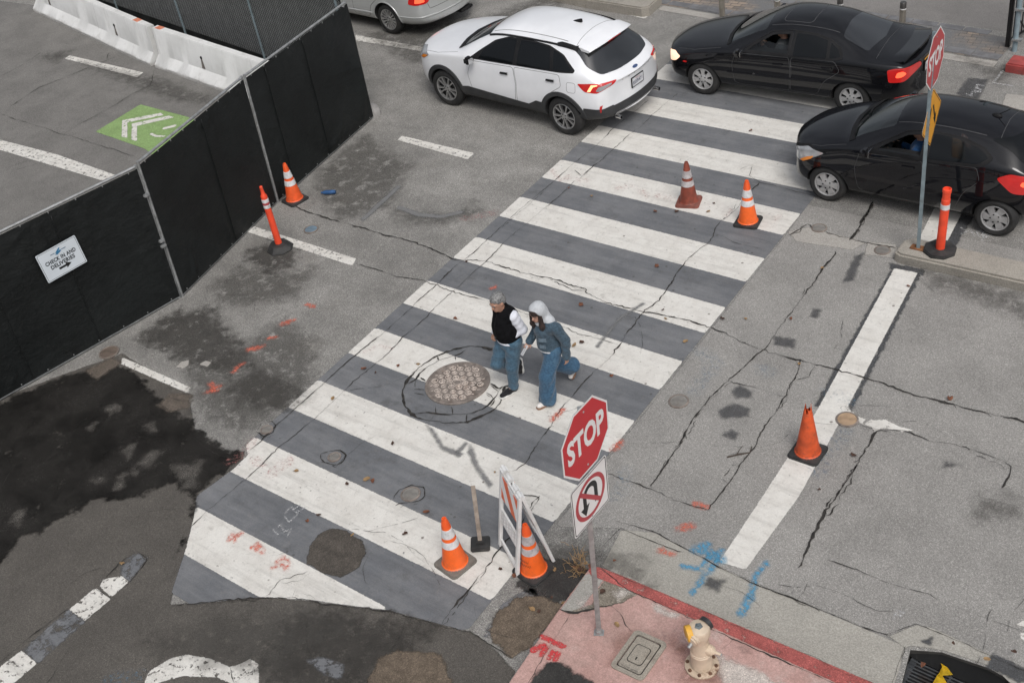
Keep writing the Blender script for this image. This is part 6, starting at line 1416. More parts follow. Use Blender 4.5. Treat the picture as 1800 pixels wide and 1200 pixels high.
def build_sedan():
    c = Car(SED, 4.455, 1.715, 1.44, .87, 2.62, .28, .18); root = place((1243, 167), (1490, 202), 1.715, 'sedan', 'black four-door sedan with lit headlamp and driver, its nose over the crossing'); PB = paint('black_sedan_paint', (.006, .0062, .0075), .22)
    fw_ = rnd([(1.66, .955), (1.80, 1.07), (2.08, 1.235), (2.40, 1.275), (2.42, .965)], .03); rw_ = rnd([(2.50, .965), (2.49, 1.275), (2.78, 1.265), (3.02, 1.215), (3.06, .985)], .03); qw = rnd([(3.11, .99), (3.075, 1.195), (3.22, 1.11), (3.28, 1.02)], .02)
    dlo = rnd([(1.56, .935), (1.78, 1.085), (2.06, 1.26), (2.40, 1.305), (2.80, 1.29), (3.06, 1.232), (3.25, 1.13), (3.33, 1.0), (3.1, .965), (2.45, .945)], .04)
    ws = rnd([(1.28, -.66), (1.20, 0), (1.28, .66), (1.95, .52), (1.90, 0), (1.95, -.52)], .05); rg = rnd([(3.22, -.50), (3.18, 0), (3.22, .50), (3.66, .58), (3.74, 0), (3.66, -.58)], .06)
    cab = [(1.45, .35, .94, .70, .58), (1.75, .30, 1.08, .72, .54), (2.0, .30, 1.25, .72, .46), (2.4, .30, 1.325, .72, .44), (2.9, .30, 1.30, .72, .44), (3.2, .40, 1.21, .72, .45), (3.5, .55, 1.06, .68, .56)]
    c.body(root, PB, .30, .045, cab, [(fw_, 'S', -1.2, 1.2), (ws, 'T', .99, 2.0)])
    sedan_glass(c, root, (M_GLASS, M_GLASSD, M_WIND, M_GLASSD), dict(fwo=fw_, sur=[(2.44, .955), (2.44, 1.30), (2.80, 1.285), (3.05, 1.23), (3.24, 1.13), (3.32, 1.0), (3.1, .97)], fw=rnd([(1.66, .955), (1.80, 1.07), (1.9, 1.125), (2.41, 1.10), (2.42, .965)], .02), rw=rw_, dlo=dlo))
    for md in 'LR': c.patch('window', qw, md, .004, M_GLASSD, root, .03)
    c.patch('windshield', ws, 'T', -.004, M_WIND, root); c.patch('rear_window', rg, 'T', .004, M_GLASSR, root); interior(c, root, 1.35, 2.15, .46)
    D1 = [(1.48, .36), (1.44, .7), (1.50, .91), (2.44, .935), (2.47, .7), (2.45, .33), (1.6, .33)]; D2 = [(2.47, .33), (2.49, .7), (2.47, .94), (3.2, .955), (3.30, .80), (3.05, .60), (2.92, .33)]
    dr = doors(c, root, PB, M_SEAM, [D1, D2]); handle(c, root, 2.25, .80, PB, *dr[0]); handle(c, root, 3.08, .83, PB, *dr[1])
    for md in 'LR':
        c.strip('side_moulding', [(1.35, .55), (2.2, .565), (3.02, .585)], md, .04, .006, PB, root, raise_=.008)
        c.patch('tail_lamp', rnd([(4.04, .90), (4.16, .93), (4.40, .92), (4.41, .80), (4.30, .70), (4.08, .70)], .03), md, .006, M_LENSR, root, .03); c.patch('brake_light', rnd([(4.17, .78), (4.19, .865), (4.27, .88), (4.31, .82), (4.25, .78)], .03), md, .010, M_BRAKE, root, .03)
        c.patch('headlight', rnd([(.09, .56), (.13, .68), (.30, .73), (.46, .70), (.36, .60), (.2, .55)], .04), md, .006, M_HEADLIT, root, .03); c.patch('side_marker', rnd([(.50, .615), (.53, .64), (.60, .635), (.57, .61)], .01), md, .006, M_LENSR, root, .015)
    c.strip('roof_seam', [(2.0, -.46), (2.5, -.45), (3.15, -.44)], 'T', .012, .002, M_SEAM, root); c.strip('roof_seam', [(2.0, .46), (2.5, .45), (3.15, .44)], 'T', .012, .002, M_SEAM, root)
    c.strip('hood_seam', [(1.20, .74), (.7, .73), (.35, .62)], 'T', .008, .002, M_SEAM, root); c.strip('trunk_seam', [(3.82, .66), (3.80, 0), (3.82, -.66)], 'T', .008, .002, M_SEAM, root)
    c.patch('cowl', [(1.30, -.70), (1.20, -.35), (1.16, 0), (1.20, .35), (1.30, .70), (1.36, .68), (1.27, .35), (1.23, 0), (1.27, -.35), (1.36, -.68)], 'T', .008, M_TRIM, root)
    # sunroof panel, spoiler
    c.strip('sunroof', rrect_at(2.42, 0, .50, .78, .08), 'T', .012, .002, M_SEAM, root, closed=True)
    V, F = [], []; ys = np.linspace(-.64, .64, 15)
    for y in ys:
        z0 = c.cast((4.18, y*.94), 'T')[0].z; k = .12*(abs(y)/.64)**2.5; lift = .055*(1-(abs(y)/.64)**6)
        V += [(c.X(4.05-k), y, z0+.004), (c.X(4.30-k), y, z0+lift+.01), (c.X(4.37-k), y, z0+lift+.03), (c.X(4.38-k), y, z0+lift+.006), (c.X(4.24-k), y, z0-.012)]
    for i in range(14):
        for k in range(4): F.append((i*5+k, (i+1)*5+k, (i+1)*5+k+1, i*5+k+1))
    F += [(4, 3, 2, 1, 0), (70, 71, 72, 73, 74)]; obj('spoiler', mesh_np('sp', V, F), PB, root, 50)
    plate(c, root, 0, .72, '5HWR268'); c.patch('yellow_plate_strip', [(-.17, .83), (.17, .83), (.17, .865), (-.17, .865)], 'B', .006, M_SYE, root, .03)
    mirror(c, root, 1.60, .935, PB, .16); wheels(c, root, .30, .185, .195, ('seven', 7, M_CAPS), .03); return c, root
def build_silver():
    c = Car([tuple([r[0]*4.84/4.455]+list(r[1:])) for r in SED], 4.84, 1.83, 1.445, .96, 2.73, .28, .20); SL = paint('silver_car_paint', (.56, .575, .57), .32, .35)
    a = G(690, 60); h = Vector((-1, .062, 0)).normalized(); l = Vector((-h.y, h.x, 0)); m_ = a+h*(2.73/2)-l*(1.83/2-.06)
    root = thing('sedan', 'silver sedan cut off by the top edge, with glowing tail lamp', 'car', m_, math.atan2(h.y, h.x))
    c.body(root, SL, .325, .045); k = 4.84/4.455
    dlo = rnd([(1.56*k, .935), (1.78*k, 1.085), (2.06*k, 1.26), (2.40*k, 1.305), (2.80*k, 1.29), (3.06*k, 1.232), (3.25*k, 1.13), (3.33*k, 1.0), (3.1*k, .965), (2.45*k, .945)], .04)
    for md in 'LR':
        c.patch('window', dlo, md, .005, M_GLASSD, root)
        c.patch('tail_lamp', rnd([(4.42, .93), (4.66, .95), (4.76, .90), (4.72, .74), (4.52, .73), (4.38, .75)], .03), md, .007, M_LENSR, root, .03); c.patch('brake_light', rnd([(4.54, .77), (4.56, .92), (4.68, .92), (4.70, .78)], .02), md, .011, M_BRAKE, root, .03)
        c.strip('side_moulding', [(1.6, .40), (2.4, .41), (3.28, .43)], md, .03, .004, SL, root, raise_=.008); c.strip('bumper_crease', [(4.08, .46), (4.45, .47), (4.75, .48)], md, .022, .004, SL, root, raise_=.008)
        c.strip('wheel_lip', [(3.69+.385*math.cos(R(q)), .325+.385*math.sin(R(q))) for q in np.linspace(185, -5, 30)], md, .03, .004, SL, root, raise_=.006)
    c.strip('trunk_seam', [(-.62, .62), (-.66, .76), (-.6, .93), (.6, .93), (.66, .76), (.62, .62)], 'B', .008, .003, M_SEAM, root, closed=True); c.strip('bumper_crease', [(-.8, .47), (0, .46), (.8, .47)], 'B', .022, .004, SL, root, raise_=.008)
    doors(c, root, SL, M_SEAM, [[(2.70, .33), (2.72, .7), (2.70, .94), (3.45, .955), (3.55, .80), (3.28, .60), (3.15, .33)]])
    c.patch('rear_window', rnd([(3.5, -.52), (3.45, 0), (3.5, .52), (3.98, .60), (4.06, 0), (3.98, -.60)], .06), 'T', .004, M_GLASSD, root); c.patch('windshield', rnd([(1.4, -.66), (1.30, 0), (1.4, .66), (2.1, .52), (2.05, 0), (2.1, -.52)], .05), 'T', .004, M_GLASSD, root)
    bm = BM(); box(bm, (c.X(4.72), -.3, .25), (.2, .3, .05)); lathe(bm, [(.03, 0), (.03, .1), (.024, .1), (.001, .05)], 14, (c.X(4.74), -.45, .27), mat=Matrix.Rotation(R(-90), 3, 'Y'), cap=False); obj('exhaust', bm, M_WDARK, root)
    wheels(c, root, .325, .215, .225, ('many', 15, M_ALLOY), .03); return c, root
HAT = [
 (.02, .24, .44, .34, .56, .50, .62, .66, .58, .75, .40, .77), (.13, .18, .56, .32, .71, .52, .745, .75, .70, .84, .50, .87), (.4, .17, .63, .32, .77, .56, .79, .85, .735, .935, .55, .97), (.72, .17, .65, .32, .78, .58, .797, .93, .75, 1.0, .60, 1.05),
 (.94, .17, .65, .32, .78, .60, .797, .96, .76, 1.035, .63, 1.09), (1.08, .17, .65, .32, .78, .60, .797, .97, .76, 1.14, .61, 1.20), (1.62, .17, .65, .32, .78, .60, .797, .99, .76, 1.39, .50, 1.455), (2.1, .17, .65, .32, .78, .60, .797, 1.01, .76, 1.425, .49, 1.49), (2.6, .17, .65, .32, .78, .62, .797, 1.04, .75, 1.395, .48, 1.47),
 (3.02, .17, .65, .33, .78, .66, .797, 1.07, .735, 1.335, .46, 1.41), (3.28, .20, .63, .36, .77, .70, .785, 1.06, .71, 1.24, .46, 1.32), (3.47, .26, .58, .40, .73, .70, .75, 1.0, .68, 1.04, .52, 1.09), (3.62, .34, .48, .45, .62, .66, .66, .91, .62, .95, .42, .97)]
def build_hatch():
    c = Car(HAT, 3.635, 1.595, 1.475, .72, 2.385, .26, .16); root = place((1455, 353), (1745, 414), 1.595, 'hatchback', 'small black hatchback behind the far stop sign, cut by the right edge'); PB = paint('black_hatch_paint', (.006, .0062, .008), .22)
    fw_ = rnd([(1.36, 1.0), (1.50, 1.11), (1.80, 1.275), (2.06, 1.32), (2.06, 1.02)], .03); rw_ = rnd([(2.15, 1.03), (2.15, 1.325), (2.5, 1.30), (2.78, 1.235), (2.92, 1.15), (2.80, 1.075)], .04)
    dlo = rnd([(1.22, .975), (1.48, 1.125), (1.78, 1.30), (2.08, 1.35), (2.52, 1.325), (2.82, 1.255), (2.98, 1.15), (2.84, 1.045), (2.1, .995)], .05)
    ws = rnd([(1.02, -.62), (.93, 0), (1.02, .62), (1.60, .50), (1.54, 0), (1.60, -.50)], .05)
    cab = [(1.15, .35, .98, .66, .56), (1.45, .30, 1.16, .68, .54), (1.65, .30, 1.33, .68, .43), (2.1, .30, 1.37, .68, .42), (2.6, .30, 1.345, .68, .41), (2.95, .40, 1.26, .66, .40), (3.1, .55, 1.2, .62, .44)]
    c.body(root, PB, .285, .045, cab, [(fw_, 'S', -1.2, 1.2), (ws, 'T', 1.05, 2.0)])
    sedan_glass(c, root, (M_GLASS, M_GLASSD, M_WIND, M_GLASSD), dict(fwo=fw_, sur=[(2.09, 1.0), (2.09, 1.345), (2.52, 1.322), (2.82, 1.25), (2.97, 1.15), (2.84, 1.05)], fw=rnd([(1.36, 1.0), (1.42, 1.05), (2.06, 1.06), (2.06, 1.02)], .01), rw=rw_, dlo=dlo))
    c.patch('windshield', ws, 'T', -.004, M_WIND, root); interior(c, root, 1.12, 1.82, .50, .33); c.patch('rear_window', rnd([(-.46, 1.34), (.46, 1.34), (.56, 1.12), (.5, 1.08), (-.5, 1.08), (-.56, 1.12)], .04), 'B', .005, M_GLASSD, root)
    D1 = [(1.20, .36), (1.14, .7), (1.20, .95), (2.08, .99), (2.11, .7), (2.09, .31), (1.3, .31)]; D2 = [(2.11, .31), (2.13, .7), (2.10, .99), (2.80, 1.03), (2.86, .85), (2.66, .62), (2.55, .31)]
    dr = doors(c, root, PB, M_SEAM, [D1, D2]); handle(c, root, 1.90, .86, PB, *dr[0])
    for md in 'LR':
        sg = 1 if md == 'L' else -1
        c.patch('window_pillar', [(2.06, 1.0), (2.06, 1.33), (2.15, 1.33), (2.15, 1.0)], md, .0075, M_TRIM, root, .04)
        c.strip('door_crease', [(2.2, .76), (2.6, .82), (3.05, .86)], md, .03, .004, PB, root, raise_=.010)
        c.patch('tail_lamp', rnd([(3.06, .93), (3.22, 1.01), (3.42, .98), (3.52, .88), (3.46, .72), (3.28, .74)], .05), md, .007, M_LENSR, root, .03); c.patch('brake_light', rnd([(3.36, .86), (3.38, .91), (3.43, .905), (3.44, .85), (3.40, .835)], .03), md, .011, M_BRAKE, root, .03)
        c.patch('headlight', rnd([(.10, .60), (.16, .74), (.40, .84), (.68, .82), (.52, .72), (.3, .60)], .04), md, .006, M_LENSC, root, .03); c.patch('indicator', rnd([(.28, .615), (.40, .70), (.52, .745), (.48, .69), (.34, .61)], .02), md, .010, M_AMBER, root, .02)
        c.patch('headlight_housing', rnd([(.07, .58), (.13, .76), (.40, .865), (.72, .835), (.52, .70), (.3, .585)], .04), md, .003, M_TRIM, root, .03)
    c.strip('roof_seam', [(1.62, .45), (2.1, .445), (2.8, .43)], 'T', .012, .002, M_SEAM, root); c.strip('roof_seam', [(1.62, -.45), (2.1, -.445), (2.8, -.43)], 'T', .012, .002, M_SEAM, root); c.strip('hatch_seam', [(2.98, .46), (2.95, 0), (2.98, -.46)], 'T', .010, .002, M_SEAM, root)
    c.strip('hood_seam', [(.98, .70), (.6, .70), (.3, .62)], 'T', .008, .002, M_SEAM, root)
    c.patch('cowl', [(1.0, -.66), (.91, -.33), (.87, 0), (.91, .33), (1.0, .66), (1.08, .64), (.98, .33), (.94, 0), (.98, -.33), (1.08, -.64)], 'T', .008, M_TRIM, root)
    h = c.cast((2.78, 0), 'T'); bm = BM(); lathe(bm, [(.045, 0), (.04, .02), (.02, .035), (.001, .037)], 16, cap=False); bmesh.ops.scale(bm, vec=(1.6, .8, 1), verts=bm.verts); tube(bm, [(-.02, 0, .025), (-.16, 0, .13)], .006, 6); o = obj('antenna', bm, M_TRIM, root, 50); o.location = h[0]
    for y0 in (.1, -.42): c.strip('wiper', [(1.05, y0), (1.0, y0+.25), (1.05, y0+.46)], 'T', .02, .018, M_TRIM, root, raise_=.006)
    mirror(c, root, 1.33, 1.0, PB, .16); wheels(c, root, .285, .175, .190, ('blade', 6, M_CAPS), .03); return c, root
def lower(root, k):
    root.scale = (1, 1, k)
    for w_ in root.children:
        if w_.name.split('.')[0] == 'wheel': w_.scale = (1, 1, 1/k); w_.location.z /= k
CARS = {}
for k, f in (('suv', build_suv), ('sedan', build_sedan), ('silver', build_silver), ('hatch', build_hatch)): CARS[k] = f()
lower(CARS['sedan'][1], .945); lower(CARS['hatch'][1], .96); lower(CARS['suv'][1], .985)

# ================================================================== PEOPLE
def surfnet(D, o, h):
    ins = D < 0; nx, ny, nz = D.shape; C = np.stack([ins[i:nx-1+i, j:ny-1+j, k:nz-1+k] for i in (0, 1) for j in (0, 1) for k in (0, 1)], -1)
    act = C.any(-1) & ~C.all(-1); idx = -np.ones(act.shape, int); n = act.sum(); idx[act] = np.arange(n)
    I = np.argwhere(act); acc = np.zeros((n, 3)); cnt = np.zeros(n)
    cor = [(i, j, k) for i in (0, 1) for j in (0, 1) for k in (0, 1)]
    val = {c: D[I[:, 0]+c[0], I[:, 1]+c[1], I[:, 2]+c[2]] for c in cor}
    for a in cor:
        for ax in range(3):
            if a[ax]: continue
            b = tuple(a[q]+(q == ax) for q in range(3)); da, db = val[a], val[b]; m_ = (da < 0) != (db < 0); t = np.where(m_, da/np.where(m_, da-db, 1), 0)
            p = np.tile(np.array(a, float), (n, 1)); p[:, ax] += t; acc[m_] += p[m_]; cnt[m_] += 1
    V = o+(I+acc/cnt[:, None])*h; F = []
    for ax in range(3):
        sl0 = [slice(1, -1)]*3; u, v = (ax+1) % 3, (ax+2) % 3
        A = [slice(1, -1)]*3; A[ax] = slice(0, -1); B = [slice(1, -1)]*3; B[ax] = slice(1, None)
        d0, d1 = ins[tuple(A)], ins[tuple(B)]; ch = np.argwhere(d0 != d1)
        if not len(ch): continue
        off = np.array([1, 1, 1]); off[ax] = 0; P = ch+off; q = []
        for du, dv in ((-1, -1), (0, -1), (0, 0), (-1, 0)):
            c = P.copy(); c[:, u] += du; c[:, v] += dv; q.append(idx[c[:, 0], c[:, 1], c[:, 2]])
        q = np.stack(q, 1); fl = d0[tuple(ch.T)]; q[~fl] = q[~fl][:, ::-1]; F.append(q)
    F = np.concatenate(F); F = F[(F >= 0).all(1)]; return V, F
def sdf_mesh(name, prims, h=.012, fold=None):
    """one continuous surface from tapered limbs and ellipsoids; prim = ('c',p0,p1,r0,r1[,k]) or ('e',centre,radii,euler[,k]) ; '-' prefix cuts"""
    pts = []
    for p in prims:
        if p[0].startswith('-'): continue
        if p[0] == 'c':
            for q, r in ((p[1], p[3]), (p[2], p[4])): pts += [np.array(q)-r, np.array(q)+r]
        else: m_ = max(p[2]); pts += [np.array(p[1])-m_, np.array(p[1])+m_]
    lo = np.min(pts, 0)-.05; hi = np.max(pts, 0)+.05; N_ = np.ceil((hi-lo)/h).astype(int)+1
    X, Y, Z = np.meshgrid(*[lo[i]+np.arange(N_[i])*h for i in range(3)], indexing='ij'); D = np.full(X.shape, 1.0)
    for p in prims:
        k = p[5] if len(p) > 5 and p[0].endswith('c') else (p[4] if len(p) > 4 and p[0].endswith('e') else .03)
        if p[0].endswith('c'):
            a, b = np.array(p[1], float), np.array(p[2], float); ab = b-a; L = max(ab@ab, 1e-9); t = np.clip(((X-a[0])*ab[0]+(Y-a[1])*ab[1]+(Z-a[2])*ab[2])/L, 0, 1)
            d = np.sqrt((X-a[0]-t*ab[0])**2+(Y-a[1]-t*ab[1])**2+(Z-a[2]-t*ab[2])**2)-(p[3]+(p[4]-p[3])*t)
        else:
            e = Euler([R(x) for x in (p[3] if p[3] else (0, 0, 0))]).to_matrix().transposed(); q = np.stack([X-p[1][0], Y-p[1][1], Z-p[1][2]], -1) @ np.array(e).T; r = np.array(p[2])
            k0 = np.linalg.norm(q/r, axis=-1); k1 = np.linalg.norm(q/r**2, axis=-1); d = k0*(k0-1)/np.maximum(k1, 1e-9)
        if p[0].startswith('-'):
            hh = np.clip(.5-.5*(D+d)/k, 0, 1); D = D*(1-hh)-d*hh+k*hh*(1-hh)
        else:
            hh = np.clip(.5+.5*(d-D)/k, 0, 1); D = d*(1-hh)+D*hh-k*hh*(1-hh)
    if fold is not None: D = D+fold(X, Y, Z)
    V, F = surfnet(D, lo, h); return V, F
def smooth_blob(name, prims, mat, parent, h=.012, fold=None, clipz=None):
    V, F = sdf_mesh(name, prims, h, fold); me = mesh_np(name, V, F)
    o = obj(name, me, mat, parent); me.polygons.foreach_set('use_smooth', [True]*len(me.polygons)); return o
M_SKIN = simple('skin', (.42, .235, .165), .55, vary=.12, scale=18); M_SKIN2 = simple('skin_fair', (.46, .27, .20), .55, vary=.12, scale=18)
def cloth(name, col, vary=.2, dirt=None, sc=40): return simple(name, col, .85, vary=vary, scale=sc, dirt=dirt, dirt_amt=.5, dirt_scale=5, bump=.25, sheen=.2, spec=.25)
M_JEAN = cloth('blue_jeans', (.052, .105, .155), .22, (.095, .16, .21)); M_JEAN2 = cloth('wide_blue_jeans', (.042, .098, .165), .22, (.085, .155, .22)); M_DENIM = cloth('denim_jacket_cloth', (.048, .080, .110), .25, (.085, .125, .16))
M_VEST = simple('black_quilted_vest', (.006, .006, .007), .9, vary=.3, scale=30, bump=.25, spec=.12); M_WSH = cloth('white_sweater', (.66, .68, .74), .05); M_HOOD = cloth('pale_grey_hood', (.47, .49, .51), .08); M_SHOE = cloth('black_shoe', (.012, .012, .014), .3); M_SOLE = simple('white_sole', (.68, .67, .65), .6, vary=.08); M_SOLEB = simple('gum_sole', (.27, .15, .09), .7, vary=.15); M_WSHOE = simple('white_shoe', (.68, .65, .62), .6, vary=.08)
def hair_mat(name, a, b):
    n = N(name); v = n.pos(True); f = n.noise(v, 1.0, 5, .7, (60, 60, 14)); c = n.mix(n.maprange(f, .3, .7), a, b); return n.done(n.bsdf(c, .6, normal=n.bump(f, .6, .01)))
M_GREYH = hair_mat('grey_hair', (.075, .075, .075), (.30, .30, .295)); M_BRH = hair_mat('dark_brown_hair', (.012, .008, .007), (.045, .025, .02))
def v3(*a): return np.array(a, float)
def hand(wrist, dirn, palm_n, thumb_side, s=1.0, curl=.5):
    """palm, four unequal bent fingers and a thumb; all in one limb set"""
    d = dirn/np.linalg.norm(dirn); n = palm_n-d*(palm_n@d); n /= np.linalg.norm(n); t = np.cross(n, d)*thumb_side; P = []
    pc = wrist+d*.085*s
    for q in (-.027, -.009, .009, .027): P.append(('c', wrist+d*.02*s+t*q*.6*s, pc+t*q*s, .013*s, .0115*s, .010))
    for q, ln in ((.028, .068), (.0095, .078), (-.0095, .072), (-.027, .056)):
        a = pc+t*q*s; b = a+(d*math.cos(curl)+n*math.sin(curl))*ln*.45*s; c = b+(d*math.cos(curl*2.2)+n*math.sin(curl*2.2))*ln*.35*s; e = c+(d*math.cos(curl*3)+n*math.sin(curl*3))*ln*.25*s
        P += [('c', a, b, .0095*s, .0085*s, .004), ('c', b, c, .0085*s, .0078*s, .004), ('c', c, e, .0078*s, .0068*s, .004)]
    a = wrist+d*.025*s+t*.024*s; b = a+(d*.55+t*.65+n*.35)*.045*s; c = b+(d*.85+t*.1+n*.5)*.036*s
    P += [('c', a, b, .0125*s, .0105*s, .006), ('c', b, c, .0102*s, .0085*s, .004)]
    return P
def head(c, pitch, yaw, s=1.0):
    """head at centre c (f,l,z), looking along +x turned by yaw, nodding by pitch; returns prims and a local->body mapper"""
    E = Euler((0, R(pitch), R(yaw))); Mx = E.to_matrix(); T = lambda x, y, z: v3(*(Mx @ Vector((x*s, y*s, z*s))))+c; eu = (0, pitch, yaw)
    P = [('e', T(-.012, 0, .035), (.098*s, .076*s, .088*s), eu), ('e', T(.022, 0, -.045), (.070*s, .058*s, .078*s), eu, .04), ('e', T(.068, 0, -.085), (.028*s, .030*s, .024*s), eu, .03),
         ('c', T(.086, 0, .005), T(.108, 0, -.030), .010*s, .0135*s, .012), ('e', T(.080, 0, -.060), (.016*s, .024*s, .009*s), eu, .008), ('e', T(.076, 0, .026), (.022*s, .052*s, .012*s), eu, .02)]
    for y in (-1, 1): P += [('-e', T(.093, y*.031, .008), (.014*s, .016*s, .010*s), eu, .010), ('e', T(.079, y*.031, .007), (.011*s, .011*s, .011*s), eu, .002), ('e', T(-.008, y*.076, -.005), (.022*s, .009*s, .032*s), eu, .006)]
    return P, T, eu
def shoe(root, name, heel, toe, up, mat, solem, wd=.045):
    d = toe-heel; L = np.linalg.norm(d); d /= L; up = up-d*(up@d); up /= np.linalg.norm(up); s = np.cross(up, d)
    P = [('c', heel+up*.05+d*.045, heel+up*.045+d*L*.5, .042, .040, .03), ('c', heel+up*.045+d*L*.5, toe+up*.036-d*.045, .041, .034, .03), ('c', heel+up*.09+d*.04, heel+up*.05+d*.05, .040, .044, .03)]
    o = smooth_blob(name, P, mat, root, .009)
    bm = BM(); out = []
    for t, w_ in ((0, .018), (.04, .034), (.2, .036), (.45, .036), (.7, .044), (.88, .036), (.97, .02)): out.append((t*L, w_))
    pts = [(x, -w_) for x, w_ in out]+[(x, w_) for x, w_ in out[::-1]]
    Mx = Matrix((Vector(d), Vector(s), Vector(up))).transposed().to_4x4(); Mx.translation = Vector(heel); prism(bm, pts, 0, .026, Mx, bev=.004); obj('sole', bm, solem, o, 40)
    return o
def folds(amp, fx=26, seed=0): return lambda X, Y, Z: amp*(np.sin(Z*fx+5*np.sin(X*9+seed)+3*np.sin(Y*11+seed*2)))*(.5+.5*np.sin(Z*7+X*13+seed))

def build_man():
    hd = R(-106); p = G(897, 690); l = Vector((-math.sin(hd), math.cos(hd), 0)); p = p-l*.03+Vector((math.cos(hd), math.sin(hd), 0))*-.02
    r = thing('person', 'grey haired man in black vest, white sleeves and jeans walking past the sewer cover', 'person', (p.x, p.y, .012), hd)
    pel, chest, neck, hc = v3(-.12, .03, .84), v3(-.125, .03, 1.165), v3(-.095, .03, 1.34), v3(-.045, .03, 1.462)
    hipL, kL, aL = v3(-.12, .11, .82), v3(-.04, .10, .45), v3(-.03, .06, .09); hipR, kR, aR = v3(-.12, -.06, .82), v3(.07, -.08, .46), v3(-.24, -.08, .29)
    shL, elL, wrL = v3(-.135, .205, 1.265), v3(-.215, .215, 1.02), v3(-.075, .145, .95); shR, elR, wrR = v3(-.13, -.15, 1.265), v3(-.21, -.21, 1.01), v3(-.04, -.15, .90)
    H, T, eu = head(hc, 16, 8, .98)
    P = H+[('c', neck-v3(0, 0, .05), hc-v3(.02, 0, .04), .058, .052, .03), ('c', pel, chest, .115, .12, .06), ('c', chest+v3(0, -.12, .08), chest+v3(0, .12, .08), .068, .068, .06),
           ('c', hipL, kL, .08, .055), ('c', kL, aL, .055, .038), ('c', hipR, kR, .08, .055), ('c', kR, aR, .055, .038), ('c', aL+v3(.01,0,0), v3(.06, .055, .055), .034, .022), ('c', aR, v3(-.275, -.082, .22), .034, .022)]
    for s_, e_, w_ in ((shL, elL, wrL), (shR, elR, wrR)): P += [('c', s_, e_, .05, .042), ('c', e_, w_, .042, .030)]
    P += hand(wrL, v3(.8, -.45, -.25), v3(0, -.6, -.8), 1, .95)+hand(wrR, v3(.8, .4, -.3), v3(0, .6, -.8), -1, .95)
    smooth_blob('body', P, M_SKIN, r, .0085)
    # hair, brows
    Hh = [('e', T(-.022, 0, .050), (.102, .083, .086), eu), ('e', T(-.055, 0, .0), (.066, .078, .075), eu, .03), ('-e', T(.075, 0, -.02), (.075, .10, .075), eu, .015), ('-e', T(0, 0, -.12), (.14, .12, .075), eu, .015)]
    smooth_blob('hair', Hh, M_GREYH, r, .008, lambda X, Y, Z: .003*np.sin(X*160+Y*70)*np.sin(Y*140+Z*60))
    for y in (-1, 1):
        bm = BM(); tube(bm, [T(.094, y*.014, .030), T(.093, y*.032, .036), T(.082, y*.05, .030)], [.004, .005, .003], 6); obj('eyebrow', bm, M_GREYH, r)
        bm = BM(); bmesh.ops.create_uvsphere(bm, u_segments=10, v_segments=6, radius=.0095); bmesh.ops.translate(bm, vec=T(.0825, y*.031, .006), verts=bm.verts); obj('eye', bm, simple('eye_dark', (.05, .035, .03), .3), r)
    bm = BM(); tube(bm, [T(.092, -.022, -.063), T(.097, 0, -.061), T(.092, .022, -.063)], [.003, .005, .003], 6); obj('lips', bm, simple('lips', (.30, .12, .10), .5), r)
    vest = [('c', pel+v3(0, 0, .075), chest, .158, .163, .06), ('c', chest+v3(0, -.135, .095), chest+v3(0, .135, .095), .080, .080, .06), ('e', v3(-.09, .03, 1.02), (.155, .19, .20), None, .06), ('c', neck+v3(-.03, 0, -.04), neck+v3(0, 0, .035), .075, .066, .03), ('-c', neck+v3(.015, 0, .03), neck+v3(.06, 0, .18), .056, .09, .008), ('-e', v3(-.1, .02, .645), (.5, .5, .178), None, .012), ('-e', shL+v3(0, .10, -.03), (.085, .045, .11), None, .02), ('-e', shR+v3(0, -.10, -.03), (.085, .045, .11), None, .02)]
    vo = smooth_blob('vest', vest, M_VEST, r, .010, folds(.003, 70))
    bm = BM(); tube(bm, [v3(.055, .03, .90), v3(.072, .03, 1.02), v3(.052, .03, 1.17), v3(-.005, .03, 1.29)], .004, 6); obj('zip', bm, M_TRIM, vo)
    for nm, s_, e_, w_ in (('sleeve', shL, elL, wrL), ('sleeve', shR, elR, wrR)):
        smooth_blob(nm, [('c', s_+v3(0, -.02 if s_[1] > 0 else .02, 0), e_, .076, .060, .03), ('c', e_, e_*.35+w_*.65, .062, .050, .03), ('c', e_*.35+w_*.65, w_+(w_-e_)*.06, .050, .044, .02)], M_WSH, r, .009, folds(.0032, 60, 1))
    smooth_blob('shirt_hem', [('e', v3(-.115, .03, .845), (.152, .182, .055), None), ('-e', v3(-.115, .03, .742), (.3, .3, .055), None, .008)], M_WSH, r, .010)
    J = [('e', v3(-.12, .03, .81), (.145, .172, .12), None, .04), ('c', hipL, kL, .112, .080, .03), ('c', kL, aL+v3(0, 0, .012), .080, .066, .03), ('c', hipR+v3(.02, 0, 0), kR, .108, .080, .03), ('c', kR, aR+(kR-aR)*.10, .078, .062, .03)]
    smooth_blob('jeans', J, M_JEAN, r, .011, folds(.006, 38, 2))
    r.scale = (.98, .98, .935)
    shoe(r, 'shoe', v3(-.085, .06, 0), v3(.20, .045, 0), v3(0, 0, 1), M_SHOE, M_SOLE)
    shoe(r, 'shoe', v3(-.30, -.08, .335), v3(-.29, -.085, .065), v3(1, 0, .05), M_SHOE, M_SOLE)
    return r
